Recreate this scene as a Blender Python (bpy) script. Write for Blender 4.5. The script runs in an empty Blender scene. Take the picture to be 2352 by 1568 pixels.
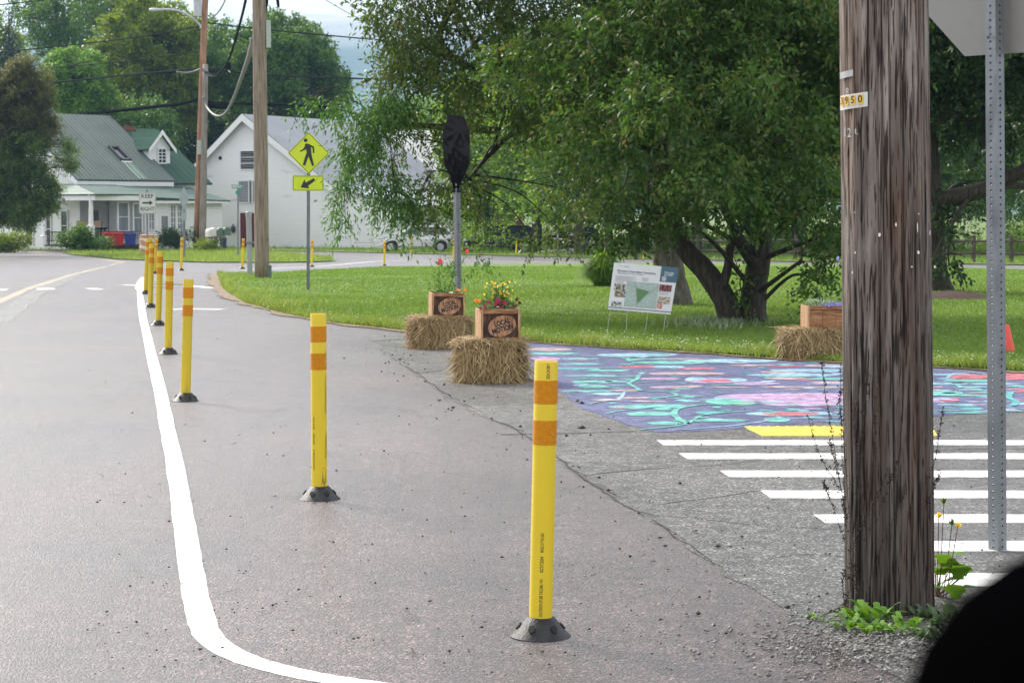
# Street scene: delineator posts, painted street, lawn with trees, farmhouses beyond
EXPO, SKYS, SKYC, SUNE, HAZE = 1.2, .102, (8.5, 8.35, 8.4, 1), 2.8, .00024
import bpy, bmesh, math, random
import numpy as np
from mathutils import Vector, Matrix, Quaternion
random.seed(7)
S = bpy.context.scene
COL = S.collection
PI = math.pi
# ------------------------------------------------------------------ camera model (picture 2352 x 1568)
F, CX, CY, HZ, H = 4600.0, 1176.0, 784.0, 480.0, 1.44
TH = math.atan((CY - HZ) / F)
# ------------------------------------------------------------------ terrain
_k = [(-60, 0), (30, 0), (38, -.01), (45, -.09), (55, -.27), (71, -.58), (90, -.8), (124, -.95), (200, -1.2), (400, -1.2), (4000, -1.2)]
_yy = np.arange(-60, 460, .5)
_zz = np.interp(_yy, [a for a, b in _k], [b for a, b in _k])
_ker = np.hanning(21); _ker /= _ker.sum()
_zz = np.convolve(np.pad(_zz, 10, mode='edge'), _ker, mode='valid')
def gzv(x, y):
    x = np.asarray(x, float); y = np.asarray(y, float)
    z = np.interp(y, _yy, _zz)
    z = z - .12 * np.exp(-((x + 3.4) ** 2 + (y - 37) ** 2) / (2 * 2.3 ** 2))
    return z
def gz(x, y):
    return float(gzv(x, y))
def ray(x, y):
    xr = (x - CX) / F; yr = (CY - y) / F
    return Vector((xr, math.cos(TH) + yr * math.sin(TH), -math.sin(TH) + yr * math.cos(TH)))
def P(x, y, Y):
    d = ray(x, y); t = Y / d.y
    return Vector((d.x * t, Y, H + d.z * t))
def G(x, y, off=0.0):
    """the point of the ground seen at (x, y) of the picture"""
    d = ray(x, y); Y = 3.0; st = .25
    def f(Y):
        t = Y / d.y
        return H + d.z * t - gz(d.x * t, Y) - off
    while f(Y) > 0 and Y < 300: Y += st
    a, b = Y - st, Y
    for _ in range(24):
        m = .5 * (a + b)
        if f(m) > 0: a = m
        else: b = m
    p = P(x, y, b); p.z = gz(p.x, p.y) + off
    return p
def on(x, Y, off=0):
    """ground point below picture column x at distance Y"""
    X = (x - CX) / F * Y
    return Vector((X, Y, gz(X, Y) + off))
# ------------------------------------------------------------------ materials
MATS = {}
def lin(*c):
    return tuple(((v / 255) / 12.92 if v / 255 <= .04045 else ((v / 255 + .055) / 1.055) ** 2.4) for v in c)
def newmat(name):
    m = bpy.data.materials.new(name); m.use_nodes = True
    nt = m.node_tree
    return m, nt, nt.nodes['Principled BSDF'], nt.nodes, nt.links
def mat(name, col, rough=.6, var=.12, scale=6, stretch=(1, 1, 1), col2=None, bump=0, bscale=None, metal=0, spec=.5, dirt=None, dscale=2.0, coat=0, lo=.3, hi=.7, detail=5):
    if name in MATS: return MATS[name]
    m, nt, b, N, L = newmat(name)
    tc = N.new('ShaderNodeTexCoord'); mp = N.new('ShaderNodeMapping'); mp.inputs['Scale'].default_value = stretch
    L.new(tc.outputs['Object'], mp.inputs['Vector'])
    nz = N.new('ShaderNodeTexNoise'); nz.inputs['Scale'].default_value = scale; nz.inputs['Detail'].default_value = detail
    L.new(mp.outputs[0], nz.inputs['Vector'])
    rp = N.new('ShaderNodeValToRGB')
    c1 = [max(0, v * (1 - var)) for v in col]; c2 = list(col2) if col2 else [min(1, v * (1 + var)) for v in col]
    if col2: c1 = list(col)
    rp.color_ramp.elements[0].position = lo; rp.color_ramp.elements[1].position = hi
    rp.color_ramp.elements[0].color = (*c1, 1); rp.color_ramp.elements[1].color = (*c2, 1)
    L.new(nz.outputs['Fac'], rp.inputs['Fac'])
    out = rp.outputs['Color']
    if dirt:
        n2 = N.new('ShaderNodeTexNoise'); n2.inputs['Scale'].default_value = dscale; n2.inputs['Detail'].default_value = 8
        L.new(mp.outputs[0], n2.inputs['Vector'])
        r2 = N.new('ShaderNodeValToRGB'); r2.color_ramp.elements[0].position = .52; r2.color_ramp.elements[1].position = .72
        L.new(n2.outputs['Fac'], r2.inputs['Fac'])
        mx = N.new('ShaderNodeMix'); mx.data_type = 'RGBA'; mx.inputs['B'].default_value = (*dirt, 1)
        L.new(r2.outputs['Color'], mx.inputs['Factor']); L.new(out, mx.inputs['A']); out = mx.outputs['Result']
    L.new(out, b.inputs['Base Color'])
    b.inputs['Roughness'].default_value = rough; b.inputs['Metallic'].default_value = metal
    b.inputs['Specular IOR Level'].default_value = spec; b.inputs['Coat Weight'].default_value = coat
    if bump:
        nb = N.new('ShaderNodeTexNoise'); nb.inputs['Scale'].default_value = bscale or scale * 4; nb.inputs['Detail'].default_value = 4
        L.new(mp.outputs[0], nb.inputs['Vector'])
        bp = N.new('ShaderNodeBump'); bp.inputs['Strength'].default_value = bump; bp.inputs['Distance'].default_value = .01
        L.new(nb.outputs['Fac'], bp.inputs['Height']); L.new(bp.outputs[0], b.inputs['Normal'])
    MATS[name] = m
    return m
def leafmat(name, cols, trans=.3, rough=.45, spec=.35):
    if name in MATS: return MATS[name]
    m, nt, b, N, L = newmat(name)
    at = N.new('ShaderNodeAttribute'); at.attribute_name = 'rnd'
    rp = N.new('ShaderNodeValToRGB'); cr = rp.color_ramp
    while len(cr.elements) < len(cols): cr.elements.new(.5)
    for i, c in enumerate(cols):
        cr.elements[i].position = i / (len(cols) - 1); cr.elements[i].color = (*c, 1)
    L.new(at.outputs['Fac'], rp.inputs['Fac']); L.new(rp.outputs['Color'], b.inputs['Base Color'])
    b.inputs['Roughness'].default_value = rough; b.inputs['Specular IOR Level'].default_value = spec
    tr = N.new('ShaderNodeBsdfTranslucent')
    hs = N.new('ShaderNodeHueSaturation'); hs.inputs['Hue'].default_value = .48; hs.inputs['Value'].default_value = 1.7; hs.inputs['Saturation'].default_value = 1.1
    L.new(rp.outputs['Color'], hs.inputs['Color']); L.new(hs.outputs[0], tr.inputs['Color'])
    ms = N.new('ShaderNodeMixShader'); ms.inputs[0].default_value = trans
    L.new(b.outputs[0], ms.inputs[1]); L.new(tr.outputs[0], ms.inputs[2])
    L.new(ms.outputs[0], N['Material Output'].inputs['Surface'])
    MATS[name] = m
    return m
# ------------------------------------------------------------------ mesh building
class MB:
    def __init__(s): s.v = []; s.f = []; s.m = []; s.cur = 0
    def add(s, vs, fs):
        b = len(s.v); s.v += [Vector(p) for p in vs]
        for f in fs: s.f.append([b + i for i in f]); s.m.append(s.cur)
        return s
    def box(s, c, d, rz=0, M=None):
        c = Vector(c); x, y, z = d[0] / 2, d[1] / 2, d[2] / 2
        pts = [Vector((a * x, b * y, e * z)) for e in (-1, 1) for a, b in ((-1, -1), (1, -1), (1, 1), (-1, 1))]
        R = M if M is not None else Matrix.Rotation(rz, 3, 'Z')
        pts = [c + R @ p for p in pts]
        return s.add(pts, [(3, 2, 1, 0), (4, 5, 6, 7), (0, 1, 5, 4), (1, 2, 6, 5), (2, 3, 7, 6), (3, 0, 4, 7)])
    def tube(s, pts, r, n=8, caps=True, jit=0):
        pts = [Vector(p) for p in pts]
        if not isinstance(r, (list, tuple)): r = [r] * len(pts)
        vs = []; up = Vector((0, 0, 1)); prev = None
        for i, p in enumerate(pts):
            t = (pts[min(i + 1, len(pts) - 1)] - pts[max(i - 1, 0)])
            if t.length < 1e-9: t = Vector((0, 0, 1))
            t.normalize()
            if prev is None:
                a = t.cross(up)
                if a.length < .1: a = t.cross(Vector((0, 1, 0)))
                a.normalize()
            else:
                a = prev - t * prev.dot(t)
                a.normalize()
            prev = a; bb = t.cross(a)
            for k in range(n):
                an = 2 * PI * k / n
                rr = r[i] * (1 + (random.uniform(-jit, jit) if jit else 0))
                vs.append(p + a * (rr * math.cos(an)) + bb * (rr * math.sin(an)))
        fs = []
        for i in range(len(pts) - 1):
            for k in range(n):
                fs.append((i * n + k, i * n + (k + 1) % n, (i + 1) * n + (k + 1) % n, (i + 1) * n + k))
        if caps:
            fs.append(tuple(reversed(range(n)))); fs.append(tuple(range((len(pts) - 1) * n, len(pts) * n)))
        return s.add(vs, fs)
    def lathe(s, prof, c=(0, 0, 0), n=24, cap=True):
        c = Vector(c); vs = []; fs = []
        for r, z in prof:
            for k in range(n):
                a = 2 * PI * k / n
                vs.append(c + Vector((r * math.cos(a), r * math.sin(a), z)))
        for i in range(len(prof) - 1):
            for k in range(n):
                fs.append((i * n + k, i * n + (k + 1) % n, (i + 1) * n + (k + 1) % n, (i + 1) * n + k))
        if cap:
            fs.append(tuple(reversed(range(n)))); fs.append(tuple(range((len(prof) - 1) * n, len(prof) * n)))
        return s.add(vs, fs)
    def prism(s, poly, o, u, v, w, t):
        """2D polygon in the plane o + a u + b v, thickness t along w"""
        o, u, v, w = Vector(o), Vector(u), Vector(v), Vector(w)
        n = len(poly)
        vs = [o + u * a + v * b for a, b in poly] + [o + u * a + v * b + w * t for a, b in poly]
        fs = [tuple(range(n)), tuple(range(2 * n - 1, n - 1, -1))] + [(i, i + n, (i + 1) % n + n, (i + 1) % n) for i in range(n)]
        return s.add(vs, fs)
    def quad(s, a, b, c, d): return s.add([a, b, c, d], [(0, 1, 2, 3)])
    def slab(s, pts, t):
        """planar polygon in space thickened along its normal by t (both ways of winding)"""
        pts = [Vector(p) for p in pts]
        nrm = (pts[1] - pts[0]).cross(pts[2] - pts[1]).normalized()
        n = len(pts); vs = pts + [p + nrm * t for p in pts]
        fs = [tuple(reversed(range(n))), tuple(range(n, 2 * n))] + [(i, (i + 1) % n, (i + 1) % n + n, i + n) for i in range(n)]
        return s.add(vs, fs)
    def build(s, name, m, parent=None, smooth=False, base=None, fixn=True, bevel=0):
        me = bpy.data.meshes.new(name)
        off = Vector((0, 0, 0))
        if base is not None: off = Vector(base)
        elif parent is not None:
            q = parent
            while q.parent is not None: q = q.parent
            off = Vector(q.location)
        me.from_pydata([tuple(p - off) for p in s.v], [], s.f)
        ms = m if isinstance(m, (list, tuple)) else [m]
        for q in ms: me.materials.append(q)
        if len(ms) > 1: me.polygons.foreach_set('material_index', s.m)
        if fixn:
            bm = bmesh.new(); bm.from_mesh(me); bmesh.ops.recalc_face_normals(bm, faces=bm.faces); bm.to_mesh(me); bm.free()
        if smooth is True: me.polygons.foreach_set('use_smooth', [True] * len(me.polygons))
        elif smooth:
            me.polygons.foreach_set('use_smooth', [True] * len(me.polygons)); me.set_sharp_from_angle(angle=math.radians(smooth))
        me.update()
        o = bpy.data.objects.new(name, me); COL.objects.link(o)
        if base is not None: o.location = off
        if parent is not None: o.parent = parent
        if bevel:
            md = o.modifiers.new('bevel', 'BEVEL'); md.width = bevel; md.segments = 2; md.limit_method = 'ANGLE'
        return o
def tag(o, label=None, cat=None, group=None, kind=None):
    if label: o['label'] = label
    if cat: o['category'] = cat
    if group: o['group'] = group
    if kind: o['kind'] = kind
    return o
def empty(name, loc, label, cat, group=None):
    o = bpy.data.objects.new(name, None); COL.objects.link(o); o.location = loc; o.empty_display_size = .2
    return tag(o, label, cat, group)
def copy_tree(o, parent=None):
    c = o.copy(); COL.objects.link(c)
    if parent is not None: c.parent = parent
    for ch in list(o.children): copy_tree(ch, c)
    return c
def npmesh(name, V, Q, m, parent=None, rnd=None, base=None, smooth=False, kind=None):
    """V (n,3), Q (k,s) faces with s corners each"""
    off = np.zeros(3)
    if base is not None: off = np.array(base)
    elif parent is not None:
        q = parent
        while q.parent is not None: q = q.parent
        off = np.array(q.location)
    V = (V - off).astype(np.float32); k, sc = Q.shape
    me = bpy.data.meshes.new(name)
    me.vertices.add(len(V)); me.vertices.foreach_set('co', V.ravel())
    me.loops.add(k * sc); me.loops.foreach_set('vertex_index', Q.astype(np.int32).ravel())
    me.polygons.add(k); me.polygons.foreach_set('loop_start', np.arange(0, k * sc, sc, dtype=np.int32))
    if smooth: me.polygons.foreach_set('use_smooth', np.ones(k, dtype=bool))
    if rnd is not None:
        a = me.attributes.new('rnd', 'FLOAT', 'FACE'); a.data.foreach_set('value', rnd.astype(np.float32))
    me.update(calc_edges=True)
    me.materials.append(m)
    o = bpy.data.objects.new(name, me); COL.objects.link(o)
    if base is not None: o.location = base
    if parent is not None: o.parent = parent
    if kind: o['kind'] = kind
    return o
_tc = {}
def text2d(body, size=1.0, bold=0):
    """(verts2d, faces) of a line of lettering, centred, cap height about .7 size"""
    k = (body, bold)
    if k not in _tc:
        cu = bpy.data.curves.new('lettering', 'FONT'); cu.body = body; cu.align_x = 'CENTER'; cu.align_y = 'CENTER'; cu.offset = bold; cu.resolution_u = 3
        ob = bpy.data.objects.new('lettering', cu); COL.objects.link(ob)
        dg = bpy.context.evaluated_depsgraph_get(); me = ob.evaluated_get(dg).to_mesh()
        _tc[k] = ([(v.co.x, v.co.y) for v in me.vertices], [tuple(p.vertices) for p in me.polygons])
        ob.evaluated_get(dg).to_mesh_clear(); bpy.data.objects.remove(ob); bpy.data.curves.remove(cu)
    vs, fs = _tc[k]
    return [(a * size, b * size) for a, b in vs], fs
def textmesh(mb, body, size, o, u, v, bold=0, wide=None):
    vs, fs = text2d(body, size, bold)
    kx = 1
    if wide:
        w = max(a for a, b in vs) - min(a for a, b in vs); kx = wide / w
    o, u, v = Vector(o), Vector(u), Vector(v)
    mb.add([o + u * (a * kx) + v * b for a, b in vs], fs)
# ------------------------------------------------------------------ ground sheets
def jag(pts, step, amp, seed=1, closed=True):
    """resample a world outline and roughen it"""
    rg = random.Random(seed); out = []
    n = len(pts)
    for i in range(n if closed else n - 1):
        a, b = Vector(pts[i]), Vector(pts[(i + 1) % n]); d = (b - a).length
        st = max(step, .012 * .5 * (a.y + b.y)); k = max(1, min(400, int(d / st)))
        nrm = Vector((-(b - a).y, (b - a).x, 0)).normalized() if d > 0 else Vector((0, 0, 0))
        for j in range(k):
            out.append(a.lerp(b, j / k) + nrm * rg.uniform(-amp, amp))
    if not closed: out.append(Vector(pts[-1]))
    return out
def smooth_line(pts, k=6):
    """Catmull-Rom through points"""
    out = []; n = len(pts)
    for i in range(n - 1):
        p0, p1, p2, p3 = pts[max(i - 1, 0)], pts[i], pts[i + 1], pts[min(i + 2, n - 1)]
        for j in range(k):
            t = j / k
            out.append(.5 * ((2 * p1) + (p2 - p0) * t + (2 * p0 - 5 * p1 + 4 * p2 - p3) * t * t + (3 * p1 - p0 - 3 * p2 + p3) * t ** 3))
    out.append(pts[-1]); return out
def drape(bm, off):
    ys = [v.co.y for v in bm.verts]; xs = [v.co.x for v in bm.verts]
    y0, y1, x0, x1 = min(ys), max(ys), min(xs), max(xs)
    cuts = [y for y in np.arange(28.5, 130, 1.5) if y0 < y < y1]
    for y in cuts:
        g = bm.verts[:] + bm.edges[:] + bm.faces[:]
        bmesh.ops.bisect_plane(bm, geom=g, plane_co=(0, y, 0), plane_no=(0, 1, 0), dist=1e-5)
    if y1 > 30 and y0 < 44:
        for x in [x for x in np.arange(-9, 2.1, 1.5) if x0 < x < x1]:
            g = [f for f in bm.faces if any(30 < v.co.y < 44 for v in f.verts)]
            es = list({e for f in g for e in f.edges}); vs = list({v for f in g for v in f.verts})
            bmesh.ops.bisect_plane(bm, geom=vs + es + g, plane_co=(x, 0, 0), plane_no=(1, 0, 0), dist=1e-5)
    for v in bm.verts: v.co.z = gz(v.co.x, v.co.y) + off
def sheet(name, outline, off, m, kind='structure', ret=False):
    bm = bmesh.new()
    f = bm.faces.new([bm.verts.new((p[0], p[1], 0)) for p in outline])
    bmesh.ops.triangulate(bm, faces=[f])
    drape(bm, off)
    bmesh.ops.recalc_face_normals(bm, faces=bm.faces)
    if sum(f.normal.z for f in bm.faces) < 0: bmesh.ops.reverse_faces(bm, faces=bm.faces)
    me = bpy.data.meshes.new(name); bm.to_mesh(me); bm.free(); me.materials.append(m)
    o = bpy.data.objects.new(name, me); COL.objects.link(o)
    if kind: o['kind'] = kind
    return o
def ribbon_pts(pts, w, jit=0, seed=3):
    rg = random.Random(seed); L_, R_ = [], []
    for i, p in enumerate(pts):
        t = pts[min(i + 1, len(pts) - 1)] - pts[max(i - 1, 0)]; t.z = 0; t.normalize()
        n = Vector((-t.y, t.x, 0)); ww = w(i / (len(pts) - 1)) if callable(w) else w
        L_.append(p + n * (ww / 2 + rg.uniform(-jit, jit))); R_.append(p - n * (ww / 2 + rg.uniform(-jit, jit)))
    return L_, R_
def ribbon(name, pts, w, off, m, jit=0, kind='structure', into=None):
    L_, R_ = ribbon_pts(pts, w, jit)
    mb = into or MB(); b = len(mb.v)
    for a, c in zip(L_, R_):
        for p in (a, c): mb.v.append(Vector((p.x, p.y, gz(p.x, p.y) + off)))
    for i in range(len(pts) - 1):
        mb.f.append([b + 2 * i, b + 2 * i + 1, b + 2 * i + 3, b + 2 * i + 2]); mb.m.append(mb.cur)
    if into is not None: return
    o = mb.build(name, m, fixn=False)
    if o.data.polygons[0].normal.z < 0: o.data.flip_normals()
    if kind: o['kind'] = kind
    return o
# ------------------------------------------------------------------ camera, world, sun
cam = bpy.data.cameras.new('camera'); co = bpy.data.objects.new('camera', cam); COL.objects.link(co)
co.location = (0, 0, H); co.rotation_euler = (PI / 2 - TH, 0, 0)
cam.sensor_width = 36; cam.lens = 36 * F / 2352; cam.clip_end = 6000; cam.clip_start = .05
cam.dof.use_dof = True; cam.dof.focus_distance = 11; cam.dof.aperture_fstop = 13
S.camera = co
S.view_settings.view_transform = 'Standard'; S.view_settings.look = 'None'; S.view_settings.gamma = 1
S.view_settings.exposure = EXPO
SUN = Vector((-.52, .60, .61)).normalized()
w = bpy.data.worlds.new('World'); S.world = w; w.use_nodes = True
N, L = w.node_tree.nodes, w.node_tree.links
bg = N['Background']
sky = N.new('ShaderNodeTexSky'); sky.sky_type = 'NISHITA'; sky.sun_disc = False
sky.sun_elevation = math.asin(SUN.z); sky.sun_rotation = math.atan2(SUN.x, SUN.y)
sky.air_density = 1.2; sky.dust_density = 3
mx = N.new('ShaderNodeMix'); mx.data_type = 'RGBA'; mx.inputs['Factor'].default_value = .72; mx.inputs['B'].default_value = SKYC
L.new(sky.outputs[0], mx.inputs['A']); L.new(mx.outputs['Result'], bg.inputs['Color'])
bg.inputs['Strength'].default_value = SKYS
sl = bpy.data.lights.new('sun', 'SUN'); sl.energy = SUNE; sl.angle = math.radians(14); sl.color = (1, .95, .86)
so = bpy.data.objects.new('sun', sl); COL.objects.link(so); so.rotation_euler = SUN.to_track_quat('Z', 'Y').to_euler()
# ------------------------------------------------------------------ ground materials
def asphalt(name, dark, mid, light, scale=85, rough=(.34, .6), big=(.70, 1.22), bump=.5, stripe=None, spec=.5, lightp=.93, stain=.35, sheen=0.0, track=0):
    m, nt, b, N, L = newmat(name)
    tc = N.new('ShaderNodeTexCoord')
    vo = N.new('ShaderNodeTexVoronoi'); vo.inputs['Scale'].default_value = scale
    nw = N.new('ShaderNodeTexNoise'); nw.inputs['Scale'].default_value = scale * .7; nw.inputs['Detail'].default_value = 2
    wp = N.new('ShaderNodeMix'); wp.data_type = 'RGBA'; wp.inputs['Factor'].default_value = .012
    L.new(tc.outputs['Object'], nw.inputs['Vector']); L.new(tc.outputs['Object'], wp.inputs['A']); L.new(nw.outputs['Color'], wp.inputs['B'])
    L.new(wp.outputs['Result'], vo.inputs['Vector'])
    sp = N.new('ShaderNodeSeparateColor'); L.new(vo.outputs['Color'], sp.inputs[0])
    rp = N.new('ShaderNodeValToRGB'); cr = rp.color_ramp
    cr.elements[0].position = 0; cr.elements[0].color = (*dark, 1); cr.elements[1].position = .55; cr.elements[1].color = (*mid, 1)
    e = cr.elements.new(lightp - .08); e.color = (*[v * 1.15 for v in mid], 1); e = cr.elements.new(lightp + .04); e.color = (*light, 1)
    L.new(sp.outputs[0], rp.inputs['Fac'])
    nb = N.new('ShaderNodeTexNoise'); nb.inputs['Scale'].default_value = .55; nb.inputs['Detail'].default_value = 8; nb.inputs['Roughness'].default_value = .62
    L.new(tc.outputs['Object'], nb.inputs['Vector'])
    mr = N.new('ShaderNodeMapRange'); mr.inputs['From Min'].default_value = .3; mr.inputs['From Max'].default_value = .7; mr.inputs['To Min'].default_value = big[0]; mr.inputs['To Max'].default_value = big[1]
    L.new(nb.outputs['Fac'], mr.inputs['Value'])
    n3 = N.new('ShaderNodeTexNoise'); n3.inputs['Scale'].default_value = 9; n3.inputs['Detail'].default_value = 6
    L.new(tc.outputs['Object'], n3.inputs['Vector'])
    m3 = N.new('ShaderNodeMapRange'); m3.inputs['From Min'].default_value = .35; m3.inputs['From Max'].default_value = .65; m3.inputs['To Min'].default_value = 1 - stain; m3.inputs['To Max'].default_value = 1 + stain * .5
    L.new(n3.outputs['Fac'], m3.inputs['Value'])
    mm = N.new('ShaderNodeMath'); mm.operation = 'MULTIPLY'; L.new(mr.outputs[0], mm.inputs[0]); L.new(m3.outputs[0], mm.inputs[1])
    if track:                  # wheel-polished and oily strips along the lane
        mp = N.new('ShaderNodeMapping'); mp.inputs['Scale'].default_value = (1.1, .05, 1); mp.inputs['Rotation'].default_value = (0, 0, .12); L.new(tc.outputs['Object'], mp.inputs[0])
        n5 = N.new('ShaderNodeTexNoise'); n5.inputs['Scale'].default_value = 1.0; n5.inputs['Detail'].default_value = 3; L.new(mp.outputs[0], n5.inputs['Vector'])
        m5 = N.new('ShaderNodeMapRange'); m5.inputs['From Min'].default_value = .35; m5.inputs['From Max'].default_value = .65; m5.inputs['To Min'].default_value = .72; m5.inputs['To Max'].default_value = 1.22; L.new(n5.outputs['Fac'], m5.inputs['Value'])
        mm5 = N.new('ShaderNodeMath'); mm5.operation = 'MULTIPLY'; L.new(mm.outputs[0], mm5.inputs[0]); L.new(m5.outputs[0], mm5.inputs[1]); mm = mm5
    hs = N.new('ShaderNodeVectorMath'); hs.operation = 'SCALE'; L.new(rp.outputs['Color'], hs.inputs[0]); L.new(mm.outputs[0], hs.inputs['Scale'])
    L.new(hs.outputs[0], b.inputs['Base Color'])
    rr = N.new('ShaderNodeMapRange'); rr.inputs['From Min'].default_value = .35; rr.inputs['From Max'].default_value = .65; rr.inputs['To Min'].default_value = rough[0]; rr.inputs['To Max'].default_value = rough[1]
    L.new(nb.outputs['Fac'], rr.inputs['Value']); L.new(rr.outputs[0], b.inputs['Roughness'])
    b.inputs['Specular IOR Level'].default_value = spec
    b.inputs['Sheen Weight'].default_value = sheen; b.inputs['Sheen Roughness'].default_value = .14; b.inputs['Sheen Tint'].default_value = (1, .96, .94, 1)
    ad = N.new('ShaderNodeMath'); ad.operation = 'ADD'; L.new(vo.outputs['Distance'], ad.inputs[0]); L.new(sp.outputs[1], ad.inputs[1])
    bp = N.new('ShaderNodeBump'); bp.inputs['Strength'].default_value = bump; bp.inputs['Distance'].default_value = .006; bp.invert = True
    L.new(ad.outputs[0], bp.inputs['Height']); L.new(bp.outputs[0], b.inputs['Normal'])
    MATS[name] = m
    return m
M_road = asphalt('new_asphalt', (.008, .0055, .0055), (.060, .040, .038), (.29, .20, .185), scale=125, rough=(.31, .45), bump=.36, spec=.68, sheen=.9, track=1, lightp=.93)
M_side = asphalt('old_asphalt', (.030, .029, .028), (.088, .086, .083), (.33, .32, .30), scale=115, bump=.4, lightp=.9, rough=(.40, .55), sheen=.15)
M_mural = asphalt('mural_blue', (.062, .070, .13), (.118, .130, .25), (.22, .235, .37), scale=150, big=(.85, 1.08), stain=.35, spec=.25)
M_erase = asphalt('scraped_asphalt', (.05, .05, .05), (.12, .12, .12), (.3, .3, .3), scale=110)
M_line = asphalt('line_paint', (.50, .49, .48), (.80, .80, .78), (.86, .86, .84), scale=150, rough=(.5, .65), bump=.3, big=(.9, 1.05), stain=.3)
M_yline = mat('yellow_line', (.30, .25, .17), .5, .1, 30, dirt=(.13, .11, .10), dscale=3)
def lawnmat(name, c1, c2, c3):
    m, nt, b, N, L = newmat(name)
    tc = N.new('ShaderNodeTexCoord')
    n1 = N.new('ShaderNodeTexNoise'); n1.inputs['Scale'].default_value = 42; n1.inputs['Detail'].default_value = 6; n1.inputs['Roughness'].default_value = .7
    n2 = N.new('ShaderNodeTexNoise'); n2.inputs['Scale'].default_value = .8; n2.inputs['Detail'].default_value = 6
    for n in (n1, n2): L.new(tc.outputs['Object'], n.inputs['Vector'])
    r = N.new('ShaderNodeValToRGB'); r.color_ramp.elements[0].position = .32; r.color_ramp.elements[1].position = .68
    r.color_ramp.elements[0].color = (*c1, 1); r.color_ramp.elements[1].color = (*c2, 1)
    r2 = N.new('ShaderNodeValToRGB'); r2.color_ramp.elements[0].position = .42; r2.color_ramp.elements[1].position = .7
    r2.color_ramp.elements[0].color = (0, 0, 0, 1); r2.color_ramp.elements[1].color = (.7, .7, .7, 1)
    L.new(n1.outputs['Fac'], r.inputs['Fac']); L.new(n2.outputs['Fac'], r2.inputs['Fac'])
    mx = N.new('ShaderNodeMix'); mx.data_type = 'RGBA'; mx.inputs['B'].default_value = (*c3, 1)
    L.new(r2.outputs['Color'], mx.inputs['Factor']); L.new(r.outputs['Color'], mx.inputs['A']); L.new(mx.outputs['Result'], b.inputs['Base Color'])
    b.inputs['Roughness'].default_value = .85; b.inputs['Specular IOR Level'].default_value = .2
    bp = N.new('ShaderNodeBump'); bp.inputs['Strength'].default_value = .8; bp.inputs['Distance'].default_value = .05
    L.new(n1.outputs['Fac'], bp.inputs['Height']); L.new(bp.outputs[0], b.inputs['Normal'])
    MATS[name] = m
    return m
M_lawn = lawnmat('lawn', (.085, .150, .024), (.165, .265, .042), (.185, .272, .050))
M_field = lawnmat('field', (.085, .125, .030), (.15, .20, .05), (.17, .21, .07))
M_dirt = mat('dirt', (.13, .085, .055), .9, .3, 14, col2=(.26, .19, .13), bump=.8, bscale=60)
# ------------------------------------------------------------------ ground, road, lawn
def terrain():
    ys = np.concatenate([np.arange(-40, 28, 4), np.arange(28.5, 130, 1.5), np.arange(132, 300, 8), np.array([320, 400, 600, 900, 1500, 3000])])
    xs = np.concatenate([np.array([-2500, -900, -400, -200]), np.arange(-100, -9, 7), np.arange(-9, 2.2, 1.5), np.arange(4, 100, 8), np.array([150, 300, 900, 2500])])
    X, Y = np.meshgrid(xs, ys); Z = gzv(X, Y)
    V = np.stack([X, Y, Z], -1).reshape(-1, 3); nx = len(xs); ny = len(ys)
    i = np.arange(ny - 1)[:, None] * nx + np.arange(nx - 1)[None]
    Q = np.stack([i, i + 1, i + 1 + nx, i + nx], -1).reshape(-1, 4)
    npmesh('ground', V, Q, M_field, smooth=True, kind='structure')
terrain()
def GL(pts, off=0): return [G(x, y, off) for x, y in pts]
road = [Vector((-42, -8, 0)), Vector((30, -8, 0)), Vector((42, 60, 0)), Vector((60, 116, 0)), Vector((-60, 116, 0))]
sheet('road', road, .004, M_road)
# old side street meeting the new asphalt along a ragged seam
seam = GL([(1000, 757), (905, 772), (858, 782), (880, 805), (930, 838), (985, 880), (1040, 925), (1110, 955), (1190, 985), (1255, 1030), (1320, 1085), (1400, 1130), (1485, 1185), (1560, 1245), (1650, 1305), (1740, 1370), (1830, 1430), (1950, 1495), (2060, 1560), (2160, 1640)])
ss = jag(seam, .16, .035, 5, closed=False)
side = ss + [Vector((4.2, 4.6, 0)), Vector((30, 4.6, 0)), Vector((30, 19, 0)), G(2352, 850), G(1800, 815), G(1215, 778)]
sheet('side_street', side, .0065, M_side)
# lawn and its dirt edge
front = [(505, 630), (515, 655), (535, 676), (565, 694), (610, 707), (660, 721), (760, 741), (870, 753), (1000, 768), (1215, 786), (1400, 799), (1600, 811), (1800, 826), (2000, 837), (2200, 847), (2352, 856), (2700, 872)]
back = [(2800, 634), (2352, 622), (2100, 613), (1800, 608), (1500, 606), (1300, 607), (1100, 609), (900, 613), (750, 621), (640, 627), (560, 627)]
fl = smooth_line(GL(front), 4); bl = GL(back)
lawn_out = jag(fl, .3, .06, 2, closed=False) + bl
sheet('lawn', lawn_out, .028, M_lawn)
ribbon('dirt_verge', jag(fl[:36], .25, .02, 4, closed=False), lambda t: .55 if t < .55 else .34, .016, M_dirt, jit=.07)
ribbon('dirt_verge', jag(fl[35:], .25, .02, 4, closed=False), .26, .016, M_dirt, jit=.05)
ribbon('dirt_verge', jag(GL(back[3:]), .6, .02, 6, closed=False), .5, .016, M_dirt, jit=.1)
isl = [(146, 581), (165, 586), (215, 591), (280, 597), (380, 601), (480, 604), (620, 604.5), (720, 603.5), (772, 601), (758, 595), (715, 588), (650, 583), (610, 579.5), (560, 576), (470, 575), (300, 576), (190, 577)]
isl_w = jag(GL(isl), .6, .12, 3)
sheet('traffic_island', isl_w, .05, M_lawn)
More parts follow.
